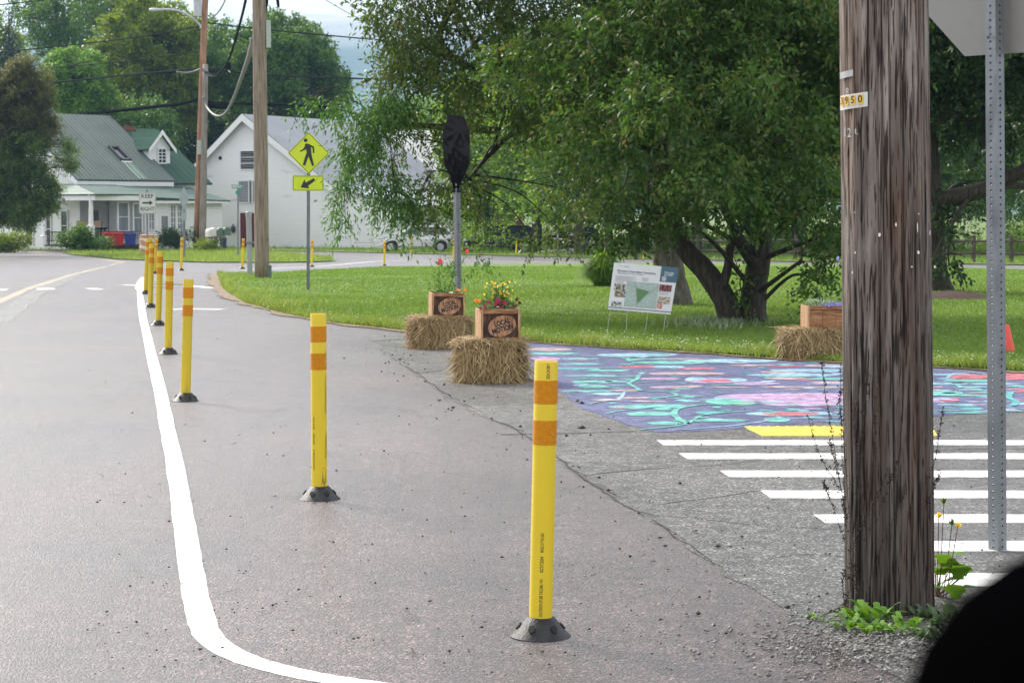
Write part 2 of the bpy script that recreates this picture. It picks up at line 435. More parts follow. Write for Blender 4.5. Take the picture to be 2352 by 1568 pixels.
yard = [(-500, 577), (130, 576.3), (300, 575), (600, 575), (640, 577.5), (750, 579), (900, 582.5), (1100, 587), (1300, 592), (1500, 597), (1800, 602), (2100, 606), (2352, 610), (2900, 617)]
yw = jag(GL(yard), 1.2, .15, 8, closed=False)
sheet('yard', yw + [Vector((90, 200, 0)), Vector((-90, 200, 0))], .04, M_field)
# ------------------------------------------------------------------ markings
LC = [(332, 637), (325, 648), (321, 668), (327, 720), (338, 772), (352, 832), (368, 900), (388, 1000), (404, 1080), (417, 1160), (429, 1240), (441, 1320), (457, 1402), (484, 1465), (553, 1508), (642, 1535), (730, 1554), (828, 1569), (950, 1584), (1150, 1606)]
ribbon('edge_line', smooth_line(GL(LC, .0055), 5), lambda t: .100 if t > .1 else .18, .0055, M_line, jit=.003)
ribbon('edge_line', GL([(318, 655), (300, 656)]), .5, .0055, M_line)
ribbon('edge_line', smooth_line(GL([(415, 621), (560, 620), (700, 613.5), (790, 607), (889, 599.5), (1040, 599), (1250, 602.5), (1500, 607)]), 4), .16, .0055, M_line, jit=.004)
ribbon('edge_line', GL([(395, 711), (440, 710), (512, 711)]), .3, .0055, M_line)
ribbon('lane_dash', GL([(-30, 666), (16, 666)]), .62, .0055, M_line)
ribbon('lane_dash', GL([(84, 664), (126, 664)]), .62, .0055, M_line)
ribbon('lane_dash', GL([(201, 664), (231, 664)]), .62, .0055, M_line)
ribbon('lane_dash', GL([(462, 661), (488, 661)]), .5, .0055, M_line)
ribbon('lane_dash', GL([(440, 657), (462, 659)]), .3, .0055, M_line)
cl = [(-80, 712), (0, 690), (60, 664), (120, 644), (200, 622), (255, 609), (284, 603.5)]
for dy in (0, 5):
    ribbon('centre_line', smooth_line(GL([(x, y + dy * (y - 590) / 100) for x, y in cl]), 5), .09, .0058, M_yline, jit=.02)
ribbon('centre_line', smooth_line(GL([(284, 603.5), (262, 599.5), (225, 595), (150, 589), (70, 586)]), 5), .3, .0058, M_yline, jit=.02)
ribbon('centre_line', smooth_line(GL([(70, 580), (100, 577.5), (130, 576.6)]), 4), .5, .0058, M_yline, jit=.02)
ribbon('centre_line', GL([(284, 603.5), (330, 601)]), .12, .0058, M_yline)
ribbon('centre_line', GL([(372, 662), (447, 661.5)]), .12, .0058, M_yline)
ribbon('centre_line', GL([(1090, 606), (1300, 604), (1480, 606)]), .1, .0058, M_yline)
ribbon('scraped_line', smooth_line(GL([(-40, 757), (30, 715), (75, 680), (130, 650), (200, 623.5), (262, 606.5)]), 5), .30, .005, M_erase, jit=.05)
# crosswalk bars and the tactile plate
bars = [(1508, 2700, 1016, 11), (1560, 2700, 1047, 13), (1654, 2700, 1087.5, 15), (1745, 2700, 1134.5, 17.5), (1868, 2700, 1190.5, 19.5), (1990, 2700, 1253, 24), (2110, 2700, 1330, 30)]
for x0, x1, y, h in bars:
    sk = 18 * h / 11 * .55
    a, b = G(x0, y - h / 2, .0085), G(x0 + sk * 1.6, y + h / 2, .0085); c, d = G(x1, y + h / 2, .0085), G(x1, y - h / 2, .0085)
    sheet('crosswalk_stripe', jag([a, b, c, d], .3, .004, int(y)), .0085, M_line)
M_tact = mat('tactile_yellow', (.85, .60, .06), .55, .08, 20, dirt=(.6, .45, .12), dscale=10)
mb = MB()
qa, qb, qc, qd = G(1710, 983), G(1753, 1004), G(2153, 1004), G(2140, 983)
mb.slab([qa, qb, qc, qd], .012) if (qb - qa).cross(qc - qb).z > 0 else mb.slab([qd, qc, qb, qa], .012)
for i in range(20):
    for j in range(9):
        s, t = (i + .5) / 20, (j + .5) / 9
        p = qa.lerp(qd, s).lerp(qb.lerp(qc, s), t); mb.lathe([(.013, .012), (.009, .018)], p, 6)
o = mb.build('tactile_plate', M_tact, base=qa)
tag(o, 'yellow tactile plate with rows of bumps lying between the mural and the crosswalk', 'tactile paving')
# ------------------------------------------------------------------ the painted street
MC = {'mint': (.17, .50, .44), 'sky': (.33, .54, .66), 'pink': (.52, .34, .54), 'lilac': (.40, .33, .52), 'coral': (.58, .17, .21), 'peach': (.50, .38, .40), 'teal': (.13, .43, .46), 'green': (.24, .50, .38)}
mural = [(1195, 783), (1260, 789), (1400, 803), (1600, 816), (1800, 831), (2000, 841), (2200, 851), (2352, 860), (2700, 878), (2700, 930), (2500, 940), (2352, 946), (2200, 955), (2050, 964), (1900, 972), (1800, 978), (1700, 987), (1600, 992), (1505, 995), (1440, 977), (1385, 958), (1340, 942), (1300, 912), (1265, 880), (1225, 846), (1200, 815)]
sheet('street_mural', jag(GL(mural), .2, .02, 9), .0085, M_mural)
MKEYS = list(MC)
Mm = [asphalt('paint_' + k, tuple(v * .55 for v in c), tuple(v * .95 for v in c), tuple(min(.9, v * 1.15) for v in c), scale=150, big=(.85, 1.06), stain=.45, spec=.25) for k, c in MC.items()]
mu = MB(); _lay = [0]
def zc(x, y): return ((1250 + x / 2.767) * .9408, (830 + y / 2.767) * .9408)
def z2(x, y): return ((1900 + x / 3.485) * .9408, (850 + y / 3.485) * .9408)
def petal(cv, x, y, rx, ry, c, tip=.0, rot=0, off=None, n=30):
    """a leaf or petal on the street: ellipse in the zoom's pixels projected to the ground"""
    mu.cur = MKEYS.index(c); _lay[0] = (_lay[0] + 1) % 7
    z = (.0095 + .0004 * _lay[0]) if off is None else off
    vs = []
    for k in range(n):
        a = 2 * PI * k / n; ca, sa = math.cos(a), math.sin(a)
        jt = R.uniform(.9, 1.08); ex = rx * ca * (.5 + .5 * jt); ey = .8 * ry * sa * jt * (1 - tip * max(0, ca)) + rot * ex
        vs.append(G(*cv(x + ex, y + ey), z))
    mu.add(vs, [tuple(range(n))])
def vine(cv, pts, c, w=.045, off=.0128):
    w *= .55
    mu.cur = MKEYS.index(c)
    ribbon('', smooth_line([G(*cv(*p)) for p in pts], 6), w, off, None, into=mu)
R = random.Random(4)
for a in [(250, 62, 160, 14, 'peach'), (280, 90, 180, 10, 'mint'), (220, 126, 110, 15, 'pink'), (840, 100, 280, 15, 'sky'), (1470, 140, 330, 14, 'sky'), (1060, 152, 260, 12, 'mint'), (860, 180, 150, 8, 'coral'), (1250, 190, 130, 9, 'coral'), (1060, 180, 110, 12, 'sky'), (1180, 225, 260, 12, 'peach'), (660, 205, 140, 8, 'mint'), (590, 280, 190, 9, 'mint'), (550, 312, 110, 15, 'mint'), (510, 343, 170, 8, 'mint'), (1000, 260, 140, 9, 'pink'), (1370, 272, 210, 22, 'pink'), (1240, 262, 70, 15, 'sky'), (1520, 268, 70, 14, 'sky'), (1650, 292, 160, 15, 'lilac'), (1375, 272, 110, 10, 'coral'), (1040, 318, 110, 10, 'peach'), (1200, 312, 90, 9, 'peach'), (770, 338, 110, 8, 'peach'), (650, 362, 110, 12, 'sky'), (820, 388, 130, 8, 'peach'), (640, 402, 110, 8, 'peach'), (910, 412, 110, 6, 'peach'), (750, 452, 95, 11, 'peach'), (980, 445, 230, 17, 'mint'), (930, 497, 160, 17, 'mint'), (1030, 560, 120, 14, 'mint'), (1340, 488, 105, 15, 'teal'), (1390, 541, 210, 11, 'mint'), (1790, 538, 90, 20, 'mint'), (1870, 495, 300, 18, 'sky'), (1880, 496, 190, 16, 'coral'), (1960, 388, 600, 40, 'lilac'), (2000, 380, 540, 28, 'pink'), (1430, 412, 125, 26, 'mint'), (1560, 425, 90, 18, 'green'), (2000, 430, 330, 20, 'pink'), (420, 190, 190, 7, 'teal'), (470, 160, 170, 7, 'mint'), (600, 240, 260, 7, 'mint'), (1900, 235, 320, 13, 'sky'), (1800, 215, 120, 9, 'peach'), (1840, 258, 140, 9, 'peach'), (1620, 170, 160, 6, 'peach'), (2060, 205, 210, 14, 'sky'), (2100, 172, 140, 8, 'peach'), (2200, 180, 120, 8, 'sky'), (2150, 260, 160, 7, 'mint'), (1480, 318, 140, 5, 'peach'), (1810, 315, 150, 6, 'peach'), (2170, 318, 130, 7, 'peach'), (2130, 292, 100, 6, 'sky'), (1130, 125, 200, 5, 'peach'), (460, 125, 130, 6, 'sky'), (900, 128, 160, 5, 'mint')]:
    petal(zc, *a)
for a in [(60, 150, 150, 7, 'coral'), (180, 185, 260, 12, 'sky'), (100, 215, 180, 8, 'sky'), (60, 250, 200, 9, 'mint'), (200, 262, 200, 9, 'coral'), (450, 290, 180, 10, 'peach'), (160, 330, 200, 8, 'peach'), (1390, 300, 240, 12, 'sky'), (1400, 380, 180, 22, 'mint'), (1560, 398, 260, 8, 'mint'), (1400, 440, 130, 28, 'lilac'), (1560, 478, 220, 7, 'sky'), (1640, 514, 105, 15, 'teal'), (1650, 545, 230, 10, 'mint'), (1640, 240, 190, 26, 'coral'), (1960, 240, 260, 34, 'coral'), (1680, 275, 280, 14, 'mint'), (1850, 300, 220, 8, 'sky'), (1700, 330, 180, 8, 'mint'), (1460, 222, 180, 8, 'sky'), (1780, 375, 170, 6, 'mint'), (2060, 520, 160, 12, 'sky'), (2120, 320, 180, 10, 'mint'), (2250, 400, 160, 16, 'mint'), (1900, 450, 180, 7, 'teal'), (2300, 270, 200, 22, 'coral'), (2200, 470, 200, 14, 'sky')]:
    petal(z2, *a)
RM = random.Random(12)
for _ in range(150):                 # short brush strokes between the large shapes
    x_, y_ = RM.uniform(120, 2240), RM.uniform(75, 560)
    if x_ < 330 + max(0, (y_ - 300)) * 2.2: continue
    petal(zc, x_, y_, RM.uniform(22, 75), RM.uniform(2.2, 5.5) * (.6 + y_ / 600), RM.choice(['mint', 'mint', 'teal', 'sky', 'sky', 'teal', 'mint', 'peach', 'lilac']), rot=RM.gauss(0, .03), n=14)
for _ in range(50): petal(z2, RM.uniform(1320, 2300), RM.uniform(200, 560), RM.uniform(30, 110), RM.uniform(3, 8), RM.choice(['mint', 'sky', 'peach', 'teal', 'coral', 'lilac']), rot=RM.gauss(0, .03), n=14)
vine(zc, [(410, 110), (600, 122), (770, 128), (790, 150), (880, 165)], 'mint', .06)
vine(zc, [(520, 215), (570, 205), (740, 195)], 'mint', .06)
vine(zc, [(860, 245), (840, 275), (790, 300), (840, 330), (880, 350), (1050, 360), (1115, 380), (1030, 395), (920, 400)], 'mint', .07)
vine(zc, [(830, 300), (960, 290), (1130, 275)], 'mint', .04)
vine(zc, [(520, 443), (590, 425), (720, 408), (760, 360)], 'sky', .05)
vine(zc, [(640, 505), (720, 490), (850, 475), (1000, 460)], 'mint', .05)
vine(zc, [(1190, 575), (1130, 545), (1095, 505), (1130, 470), (1250, 450), (1400, 445), (1700, 440), (2250, 450)], 'mint', .085)
vine(zc, [(1190, 575), (1240, 540), (1300, 515), (1500, 495), (1600, 492)], 'mint', .05)
vine(zc, [(870, 615), (1050, 598), (1180, 578)], 'mint', .05)
vine(zc, [(1080, 620), (1300, 605), (1520, 585), (1700, 560), (1760, 545), (2200, 535)], 'sky', .04)
vine(z2, [(1950, 500), (2000, 495), (2020, 460), (1960, 430), (1980, 380)], 'teal', .1)
vine(z2, [(1310, 545), (1500, 540), (1700, 548), (1950, 552), (2200, 540)], 'sky', .06)
vine(z2, [(1440, 262), (1500, 225), (1640, 215), (1790, 235)], 'sky', .06)
vine(z2, [(1310, 300), (1500, 320), (1600, 350), (1820, 340)], 'mint', .06)
o = mu.build('street_mural', Mm, fixn=False); o['kind'] = 'structure'
bm = bmesh.new(); bm.from_mesh(o.data)
for f in bm.faces:
    f.normal_update()
    if f.normal.z < 0: f.normal_flip()
bm.to_mesh(o.data); bm.free()
# ------------------------------------------------------------------ cracks, grit, pebbles
M_crack = mat('crack', (.015, .014, .013), .9, .3, 40)
cb = MB(); R = random.Random(11)
def crack(pts, w):
    p = jag(smooth_line([G(*q) for q in pts], 3), .06, .012, R.randint(0, 999), closed=False)
    ribbon('', p, lambda t: w * (.35 + .65 * math.sin(PI * min(1, t + .08))) * R.uniform(.5, 1.4), .0080, None, jit=.003, into=cb)
for pts, w in [([(1150, 1000), (1230, 999), (1330, 997), (1460, 993), (1560, 996)], .03), ([(1330, 1098), (1420, 1085), (1520, 1078), (1640, 1072)], .014), ([(1640, 1072), (1760, 1058), (1900, 1050)], .008),
               ([(1520, 1160), (1640, 1145), (1750, 1128)], .012), ([(1470, 1185), (1580, 1190), (1700, 1205), (1930, 1220)], .009), ([(850, 785), (900, 782), (980, 779)], .03), ([(950, 858), (990, 856), (1020, 852)], .03),
               ([(900, 825), (960, 862), (1040, 915), (1120, 957)], .012), ([(1190, 990), (1260, 1035), (1330, 1092), (1400, 1140), (1480, 1190)], .014), ([(1500, 1195), (1580, 1255), (1640, 1300)], .012),
               ([(1130, 965), (1180, 985), (1200, 1010)], .012), ([(1560, 1170), (1640, 1180), (1760, 1186)], .006), ([(1850, 1440), (1920, 1400), (1960, 1380)], .014), ([(2150, 1037), (2240, 1033), (2352, 1034)], .02), ([(1080, 880), (1150, 868), (1230, 862)], .01), ([(1020, 935), (1140, 930), (1240, 925)], .007), ([(1250, 868), (1400, 858), (1560, 846)], .012), ([(1590, 915), (1760, 908), (1930, 905)], .014), ([(1750, 1290), (1850, 1275), (1945, 1283)], .007)]:
    crack(pts, w)
o = cb.build('pavement_cracks', M_crack, fixn=False); o['kind'] = 'structure'
# loose stones, asphalt crumbs and pine needles on the pavement
def pebbles(name, spots, m, seed=1):
    rg = np.random.default_rng(seed)
    base = np.array([[1, 0, 0], [-1, 0, 0], [0, 1, 0], [0, -1, 0], [0, 0, 1], [0, 0, -1.]])
    tri = np.array([[0, 2, 4], [2, 1, 4], [1, 3, 4], [3, 0, 4], [2, 0, 5], [1, 2, 5], [3, 1, 5], [0, 3, 5]])
    V = []; Q = []
    for k, (p, r) in enumerate(spots):
        a = rg.uniform(0, 6.28); c, s = math.cos(a), math.sin(a)
        b = base * (r * rg.uniform(.6, 1.3, (6, 1))) * np.array([1.2, .9, .6])
        b = np.stack([b[:, 0] * c - b[:, 1] * s, b[:, 0] * s + b[:, 1] * c, b[:, 2]], -1)
        V.append(b + np.array(p)); Q.append(tri + 6 * k)
    return npmesh(name, np.concatenate(V), np.concatenate(Q), m, rnd=rg.random(len(spots) * 8), kind='stuff')
M_grit = leafmat('grit', [(.012, .011, .011), (.03, .027, .025), (.07, .06, .055)], trans=0, rough=.7)
M_peb = leafmat('pebble', [(.06, .057, .053), (.14, .135, .127), (.29, .28, .265)], trans=0, rough=.6)
R = random.Random(21); sp_ = []
for _ in range(520):
    x = R.uniform(200, 2300); y = 640 + (R.random() ** .55) * 920
    q = G(x, y)
    if q.y > 40: continue
    sp_.append((q + Vector((0, 0, .012)), R.choice([.003, .004, .005, .006, .008])))
for _ in range(150):                 # crumbs along the seam
    i = R.randrange(4, len(ss) - 1); q = ss[i] + Vector((R.gauss(0, .22), R.gauss(0, .22), 0)); q.z = gz(q.x, q.y) + .014
    sp_.append((q, R.choice([.004, .006, .008, .010, .013])))
for x, y, r in [(1326, 921, .022), (1336, 926, .024), (1337, 982, .024), (1300, 1000, .016), (1357, 998, .012), (1398, 984, .012), (1040, 935, .014), (1030, 938, .012), (1810, 1392, .013), (1822, 1388, .012), (1604, 1408, .013)]:
    sp_.append((G(x, y, .012), r))
o = pebbles('loose_grit', sp_, M_grit, 3); tag(o, 'dark crumbs of asphalt and grit strewn over the pavement', 'grit')
sp_ = []
for _ in range(2300):
    q = Vector((1.30 + R.gauss(0, .30), 6.62 + R.gauss(0, .24) - abs(R.gauss(0, .25)), 0)); q.z = gz(q.x, q.y) + .012 + .008 * R.random()
    if R.random() < .5: q.x += abs(R.gauss(0, .3))
    sp_.append((q, R.choice([.004, .005, .006, .008, .010])))
for _ in range(500):
    q = G(R.gauss(1900, 90), R.gauss(1475, 35), .01); sp_.append((q, R.choice([.003, .004, .006, .008])))
for _ in range(900):                 # pale stones in the old asphalt
    q = G(R.uniform(1100, 2340), R.uniform(900, 1450), .01)
    sp_.append((q, R.choice([.003, .0035, .004, .005])))
o = pebbles('gravel', sp_, M_peb, 4); tag(o, 'pale grey gravel spread around the foot of the near utility pole', 'gravel')
nb = MB()
for _ in range(520):
    x = R.uniform(200, 1000) if R.random() < .8 else R.uniform(900, 1300); y = R.uniform(690, 960) if R.random() < .85 else R.uniform(900, 1500)
    q = G(x, y, .012); a = R.gauss(0, .5) if R.random() < .7 else R.uniform(0, 3.1); l = R.uniform(.02, .12); dd = Vector((math.cos(a), math.sin(a), 0)); n = Vector((-dd.y, dd.x, 0))
    wd = R.uniform(.0012, .0028)
    e = q + dd * l; e.z = gz(e.x, e.y) + .012; mid = q.lerp(e, .5) + n * R.gauss(0, .006) + Vector((0, 0, .003))
    for a_, b_ in ((q, mid), (mid, e)):
        nb.quad(a_ - n * wd, b_ - n * wd, b_ + n * wd, a_ + n * wd)
M_needle = mat('needle', (.06, .035, .02), .8, .5, 3)
o = nb.build('fallen_twigs', M_needle, fixn=False); tag(o, 'thin brown twigs and needles scattered across the road', 'twigs', kind='stuff')
# ------------------------------------------------------------------ delineator posts
M_yel = mat('post_yellow', (.66, .49, .012), .42, .05, 3, stretch=(3, 3, .6), dirt=(.52, .38, .015), dscale=1.6, bump=.03, bscale=20)
M_yeld = mat('post_yellow_worn', (.58, .43, .014), .5, .08, 3, stretch=(3, 3, .7), dirt=(.34, .25, .03), dscale=3.4, bump=.06, bscale=20)
M_band = mat('band_orange', (.52, .20, .0), .45, .14, 90, bump=.25, bscale=220, spec=.25)
M_rub = mat('rubber', (.018, .019, .022), .4, .25, 20, dirt=(.035, .035, .035), dscale=9, bump=.3, bscale=160, spec=.2)
M_holeshade = mat('hole_shade', (.006, .006, .006), .8, .1)
M_ink = mat('ink', (.02, .018, .012), .7, .1)
def delineator(worn):
    root = empty('delineator_post', (0, 0, 0), 'x', 'traffic post', 'yellow delineator posts along the lane edge')
    mb = MB(); n = 40; prof = [(.0385, .055), (.0385, .3), (.0385, .6), (.0385, .908), (.0372, .914), (.033, .9142), (.032, .90)]
    mb.lathe(prof, (0, 0, 0), n)
    if worn:
        for v in mb.v:           # dented flank near the foot
            if v.x > .015 and v.y < .012 and v.z < .62:
                v.x -= .005
    mb.build('tube', M_yeld if worn else M_yel, root, smooth=50)
    for z0, z1 in ((.775, .853), (.640, .722)):
        b = MB(); b.lathe([(.0386, z0 + .0005), (.0396, z0 + .001), (.0396, z1 - .001), (.0386, z1 - .0005)], (0, 0, 0), 40, cap=False)
        b.build('reflective_band', M_band, root, smooth=50)
    mb = MB()
    mb.lathe([(.101, 0), (.102, .006), (.094, .012), (.047, .066), (.040, .069), (.0386, .06)], (0, 0, 0), 32)
    bs = mb.build('base', M_rub, root, smooth=35)
    for k in range(6):
        a = -PI / 2 + (k - .5) * 2 * PI / 6 + .1
        c = Vector((.073 * math.cos(a), .073 * math.sin(a), .0385)); nn = Vector((math.cos(a) * .76, math.sin(a) * .76, .65)).normalized()
        u = Vector((-math.sin(a), math.cos(a), 0)); vv = nn.cross(u)
        m2 = MB(); m2.prism([(.0115 * math.cos(t * PI / 8), .014 * math.sin(t * PI / 8)) for t in range(16)], c - nn * .004, u, vv, nn, .0068)
        m2.build('bolt_hole_disc', M_holeshade, bs)  # solid dark disc, its colour stands in for the shade inside a hole
    return root
D0, D1 = delineator(False), delineator(True)
def set_post(root, foot, top, label):
    p = G(*foot); t = P(top[0], top[1], p.y); v = t - p
    root.location = p; s = v.length / .914; root.scale = (s, s, s)
    root.rotation_mode = 'QUATERNION'; root.rotation_quaternion = Vector((0, 0, 1)).rotation_difference(v)
    root['label'] = label
    return root
def wraptext(root, body, z0, z1, ang, size, r=.0388):
    vs, fs = text2d(body, size * 1.3, .022); w = max(a for a, b in vs) - min(a for a, b in vs)
    mb = MB(); k = (z1 - z0) / w if z1 else 1
    c0 = (z0 + z1) / 2
    mb.add([Vector((r * math.sin(ang - b / r), -r * math.cos(ang - b / r), c0 + a * k)) for a, b in vs], fs)
    mb.build('printed_text', M_ink, root, fixn=False, base=(0, 0, 0))
posts = [
    (0, (1241, 1462), (1255, 829), 'nearest yellow delineator post, the tallest one, standing on the asphalt seam'),
    (0, (734, 1147), (731, 720), 'clean yellow post with a dented foot, second nearest, alone inside the white line'),
    (1, (426, 922), (433, 641), 'scuffed yellow post, nearest of the row following the white edge line'),
    (1, (386, 814), (390, 601), 'scuffed yellow post in the row by the white line, second in that row'),
    (1, (363, 748), (368.5, 578), 'scuffed yellow post in the row by the white line, third in that row'),
    (1, (345, 707), (349, 560), 'yellow post in the row by the white line, fourth in that row'),
    (1, (334, 676), (341, 547), 'yellow post just before the bend of the white line, left end of the row'),
    (1, (340, 648), (347, 546), 'yellow post mostly hidden behind the left end of the row'),
    (1, (356, 629), (360, 546), 'yellow post in the gap of the row, in front of the orange drum'),
    (0, (416, 622), (418, 546), 'yellow post across the bend, in front of the diamond sign back'),
    (0, (556, 618), (559, 548), 'yellow post across the bend beside the grey conduit pipe'),
    (0, (716, 613), (717.5, 550), 'yellow post behind the pedestrian crossing sign'),
    (0, (882.5, 611), (884, 553), 'yellow post in front of the silver wagon front wheel'),
    (0, (945, 584), (946, 545), 'yellow post at the far kerb, half hidden by drooping leaves, beside the silver wagon'),
    (0, (1042, 609), (1043, 548), 'yellow post behind the bagged sign post'),
    (0, (1185, 588), (1187, 548), 'yellow post on the far kerb between the two parked cars'),
    (0, (1477, 598), (1479, 570), 'short yellow post on the far kerb behind the project board'),
]
for i, (k, a, b, l) in enumerate(posts):
    src = D1 if k else D0
    first = (i == 0 and k == 0) or (i == 2)
    set_post(src if first else copy_tree(src), a, b, l)
    if i == 0: near1 = src
    if i == 1:
        near2 = [o for o in COL.objects if o.get('label') == l][0]
        tb = [o for o in near2.children if o.name.startswith('tube')][0]; tb.data = tb.data.copy()
        for v in tb.data.vertices:
            if v.co.x > .0 and v.co.z < .2: pass
wraptext(near1, 'DAVIDSON DP-200 TACOMA WA', .075, .20, -.02, .012)
wraptext(near1, '02/27/2024', .222, .275, -.02, .012)
wraptext(near1, 'MADE IN THE USA', .288, .352, -.02, .012)
wraptext(near1, 'DSON DP-200 T', .858, .908, .18, .012)
wraptext(near2, 'DAVIDSON DP-200 TACOMA WA', .15, .25, -.62, .010)
wraptext(near2, '02/27/2024', .275, .33, -.62, .010)
wraptext(near2, 'MADE IN THE USA', .35, .41, -.62, .010)
# the dent at the foot of the second post: its shade put into a flat darker patch
M_dentshade = mat('scuff_dent', (.30, .22, .02), .6, .3, 12)
mb = MB(); pr = []
for a, z in [(.35, .075), (.75, .062), (1.05, .09), (1.0, .15), (.72, .165), (.52, .145), (.48, .115)]:
    pr.append(Vector((.0389 * math.sin(a), -.0389 * math.cos(a), z)))
mb.add(pr, [tuple(range(len(pr)))])
mb.build('dent_shade', M_dentshade, near2, fixn=False, base=(0, 0, 0))
mb = MB()
for z0, z1 in ((.20, .34), (.42, .63), (.66, .74)):
    a0, a1 = .93, 1.25
    mb.add([Vector((.0403 * math.sin(a), -.0403 * math.cos(a), z)) for a, z in ((a0, z0), (a1, z0 + .01), (a1, z1), (a0 + .1, z1 - .02))], [(0, 1, 2, 3)])
mb.build('scuff_dent', mat('scuff_light', (.44, .33, .02), .6, .3, 14), near2, fixn=False, base=(0, 0, 0))
# ------------------------------------------------------------------ perforated square tube
M_galv = mat('galvanised', (.21, .225, .24), .5, .12, 9, stretch=(1, 1, .3), metal=.75, dirt=(.13, .14, .15), dscale=14)
M_galvd = mat('galvanised_dull', (.15, .165, .18), .5, .15, 9, metal=.3)
def perf_tube(base, top, side, yaw, pitch=.0254, m=None, parent=None, name='post', hole=.0055, thick=True):
    base, top = Vector(base), Vector(top); ax = (top - base); Ln = ax.length; ax.normalize()
    R_ = Vector((0, 0, 1)).rotation_difference(ax)
    n = int(Ln / pitch); pitch = Ln / n; V = []; Q = []; T = []
    for k in range(4):
        a = yaw + k * PI / 2; nn = Vector((math.cos(a), math.sin(a), 0)); u = Vector((-math.sin(a), math.cos(a), 0))
        h = side / 2
        ring = [(hole * math.cos(PI / 8 + j * PI / 4), hole * math.sin(PI / 8 + j * PI / 4)) for j in range(8)]
        for i in range(n):
            z0, zc_, z1 = i * pitch, (i + .5) * pitch, (i + 1) * pitch
            q = pitch / 2
            out = [(h, q * .41), (h * .41, q), (-h * .41, q), (-h, q * .41), (-h, -q * .41), (-h * .41, -q), (h * .41, -q), (h, -q * .41)]
            b = len(V)
            for (x, z) in ring: V.append(R_ @ (nn * h + u * x + Vector((0, 0, zc_ + z))) + base)
            for (x, z) in out: V.append(R_ @ (nn * h + u * x + Vector((0, 0, zc_ + z))) + base)
            for (x, z) in ring: V.append(R_ @ (nn * (h - .004) + u * x + Vector((0, 0, zc_ + z))) + base)
            for j in range(8):
                j2 = (j + 1) % 8
                Q.append((b + j, b + 8 + j, b + 8 + j2, b + j2)); Q.append((b + j, b + j2, b + 16 + j2, b + 16 + j))
            for x, z, i1, i2 in ((h, q, 0, 1), (-h, q, 2, 3), (-h, -q, 4, 5), (h, -q, 6, 7)):
                V.append(R_ @ (nn * h + u * x + Vector((0, 0, zc_ + z))) + base); Q.append((b + 8 + i1, len(V) - 1, b + 8 + i2, b + 8 + i1))
    tri = [q for q in Q]
    mb = MB(); mb.v = V; mb.f = [list(dict.fromkeys(q)) for q in tri]; mb.m = [0] * len(tri)
    return mb.build(name, m or M_galv, parent, fixn=True)
# stop sign seen from behind, on its perforated post
Y = 8.37; sb = on(2302, Y); st = P(2283, -190, Y)
root = empty('traffic_sign', sb, 'back of an octagonal sign on a perforated steel post beside the big wooden pole', 'road sign')
perf_tube(sb - Vector((0, 0, .05)), st, .054, math.radians(-143), .029, M_galv, root, 'post', .0058)
M_alu = mat('bare_aluminium', (.25, .245, .23), .5, .06, 3, metal=.2, dirt=(.20, .196, .185), dscale=6)
yaw = math.radians(45); u = Vector((math.cos(yaw), -math.sin(yaw), 0)); nn = Vector((-math.sin(yaw), -math.cos(yaw), 0)); zc0 = 2.085 + .381
c = Vector((P(2283, 20, Y).x, Y + .03, zc0)) - nn * .045
oc = [(.4124 * math.cos(PI / 8 + k * PI / 4), .4124 * math.sin(PI / 8 + k * PI / 4)) for k in range(8)]
mb = MB(); mb.prism(oc, c, u, (0, 0, 1), -nn, .003); pl = mb.build('sign_plate', M_alu, root)
mb = MB(); mb.prism(oc, c - nn * .0045, u, (0, 0, 1), -nn, .001); mb.build('sign_face', mat('stop_red', (.5, .02, .02), .4, .05), pl)
mb = MB()
bp_ = P(2270, 85, Y - .04); mb.tube([bp_, bp_ + Vector((-.014, -.02, 0))], .005, 6); mb.tube([bp_ + Vector((.004, .012, 0)), bp_], .009, 6); mb.build('bolt', M_galv, root)
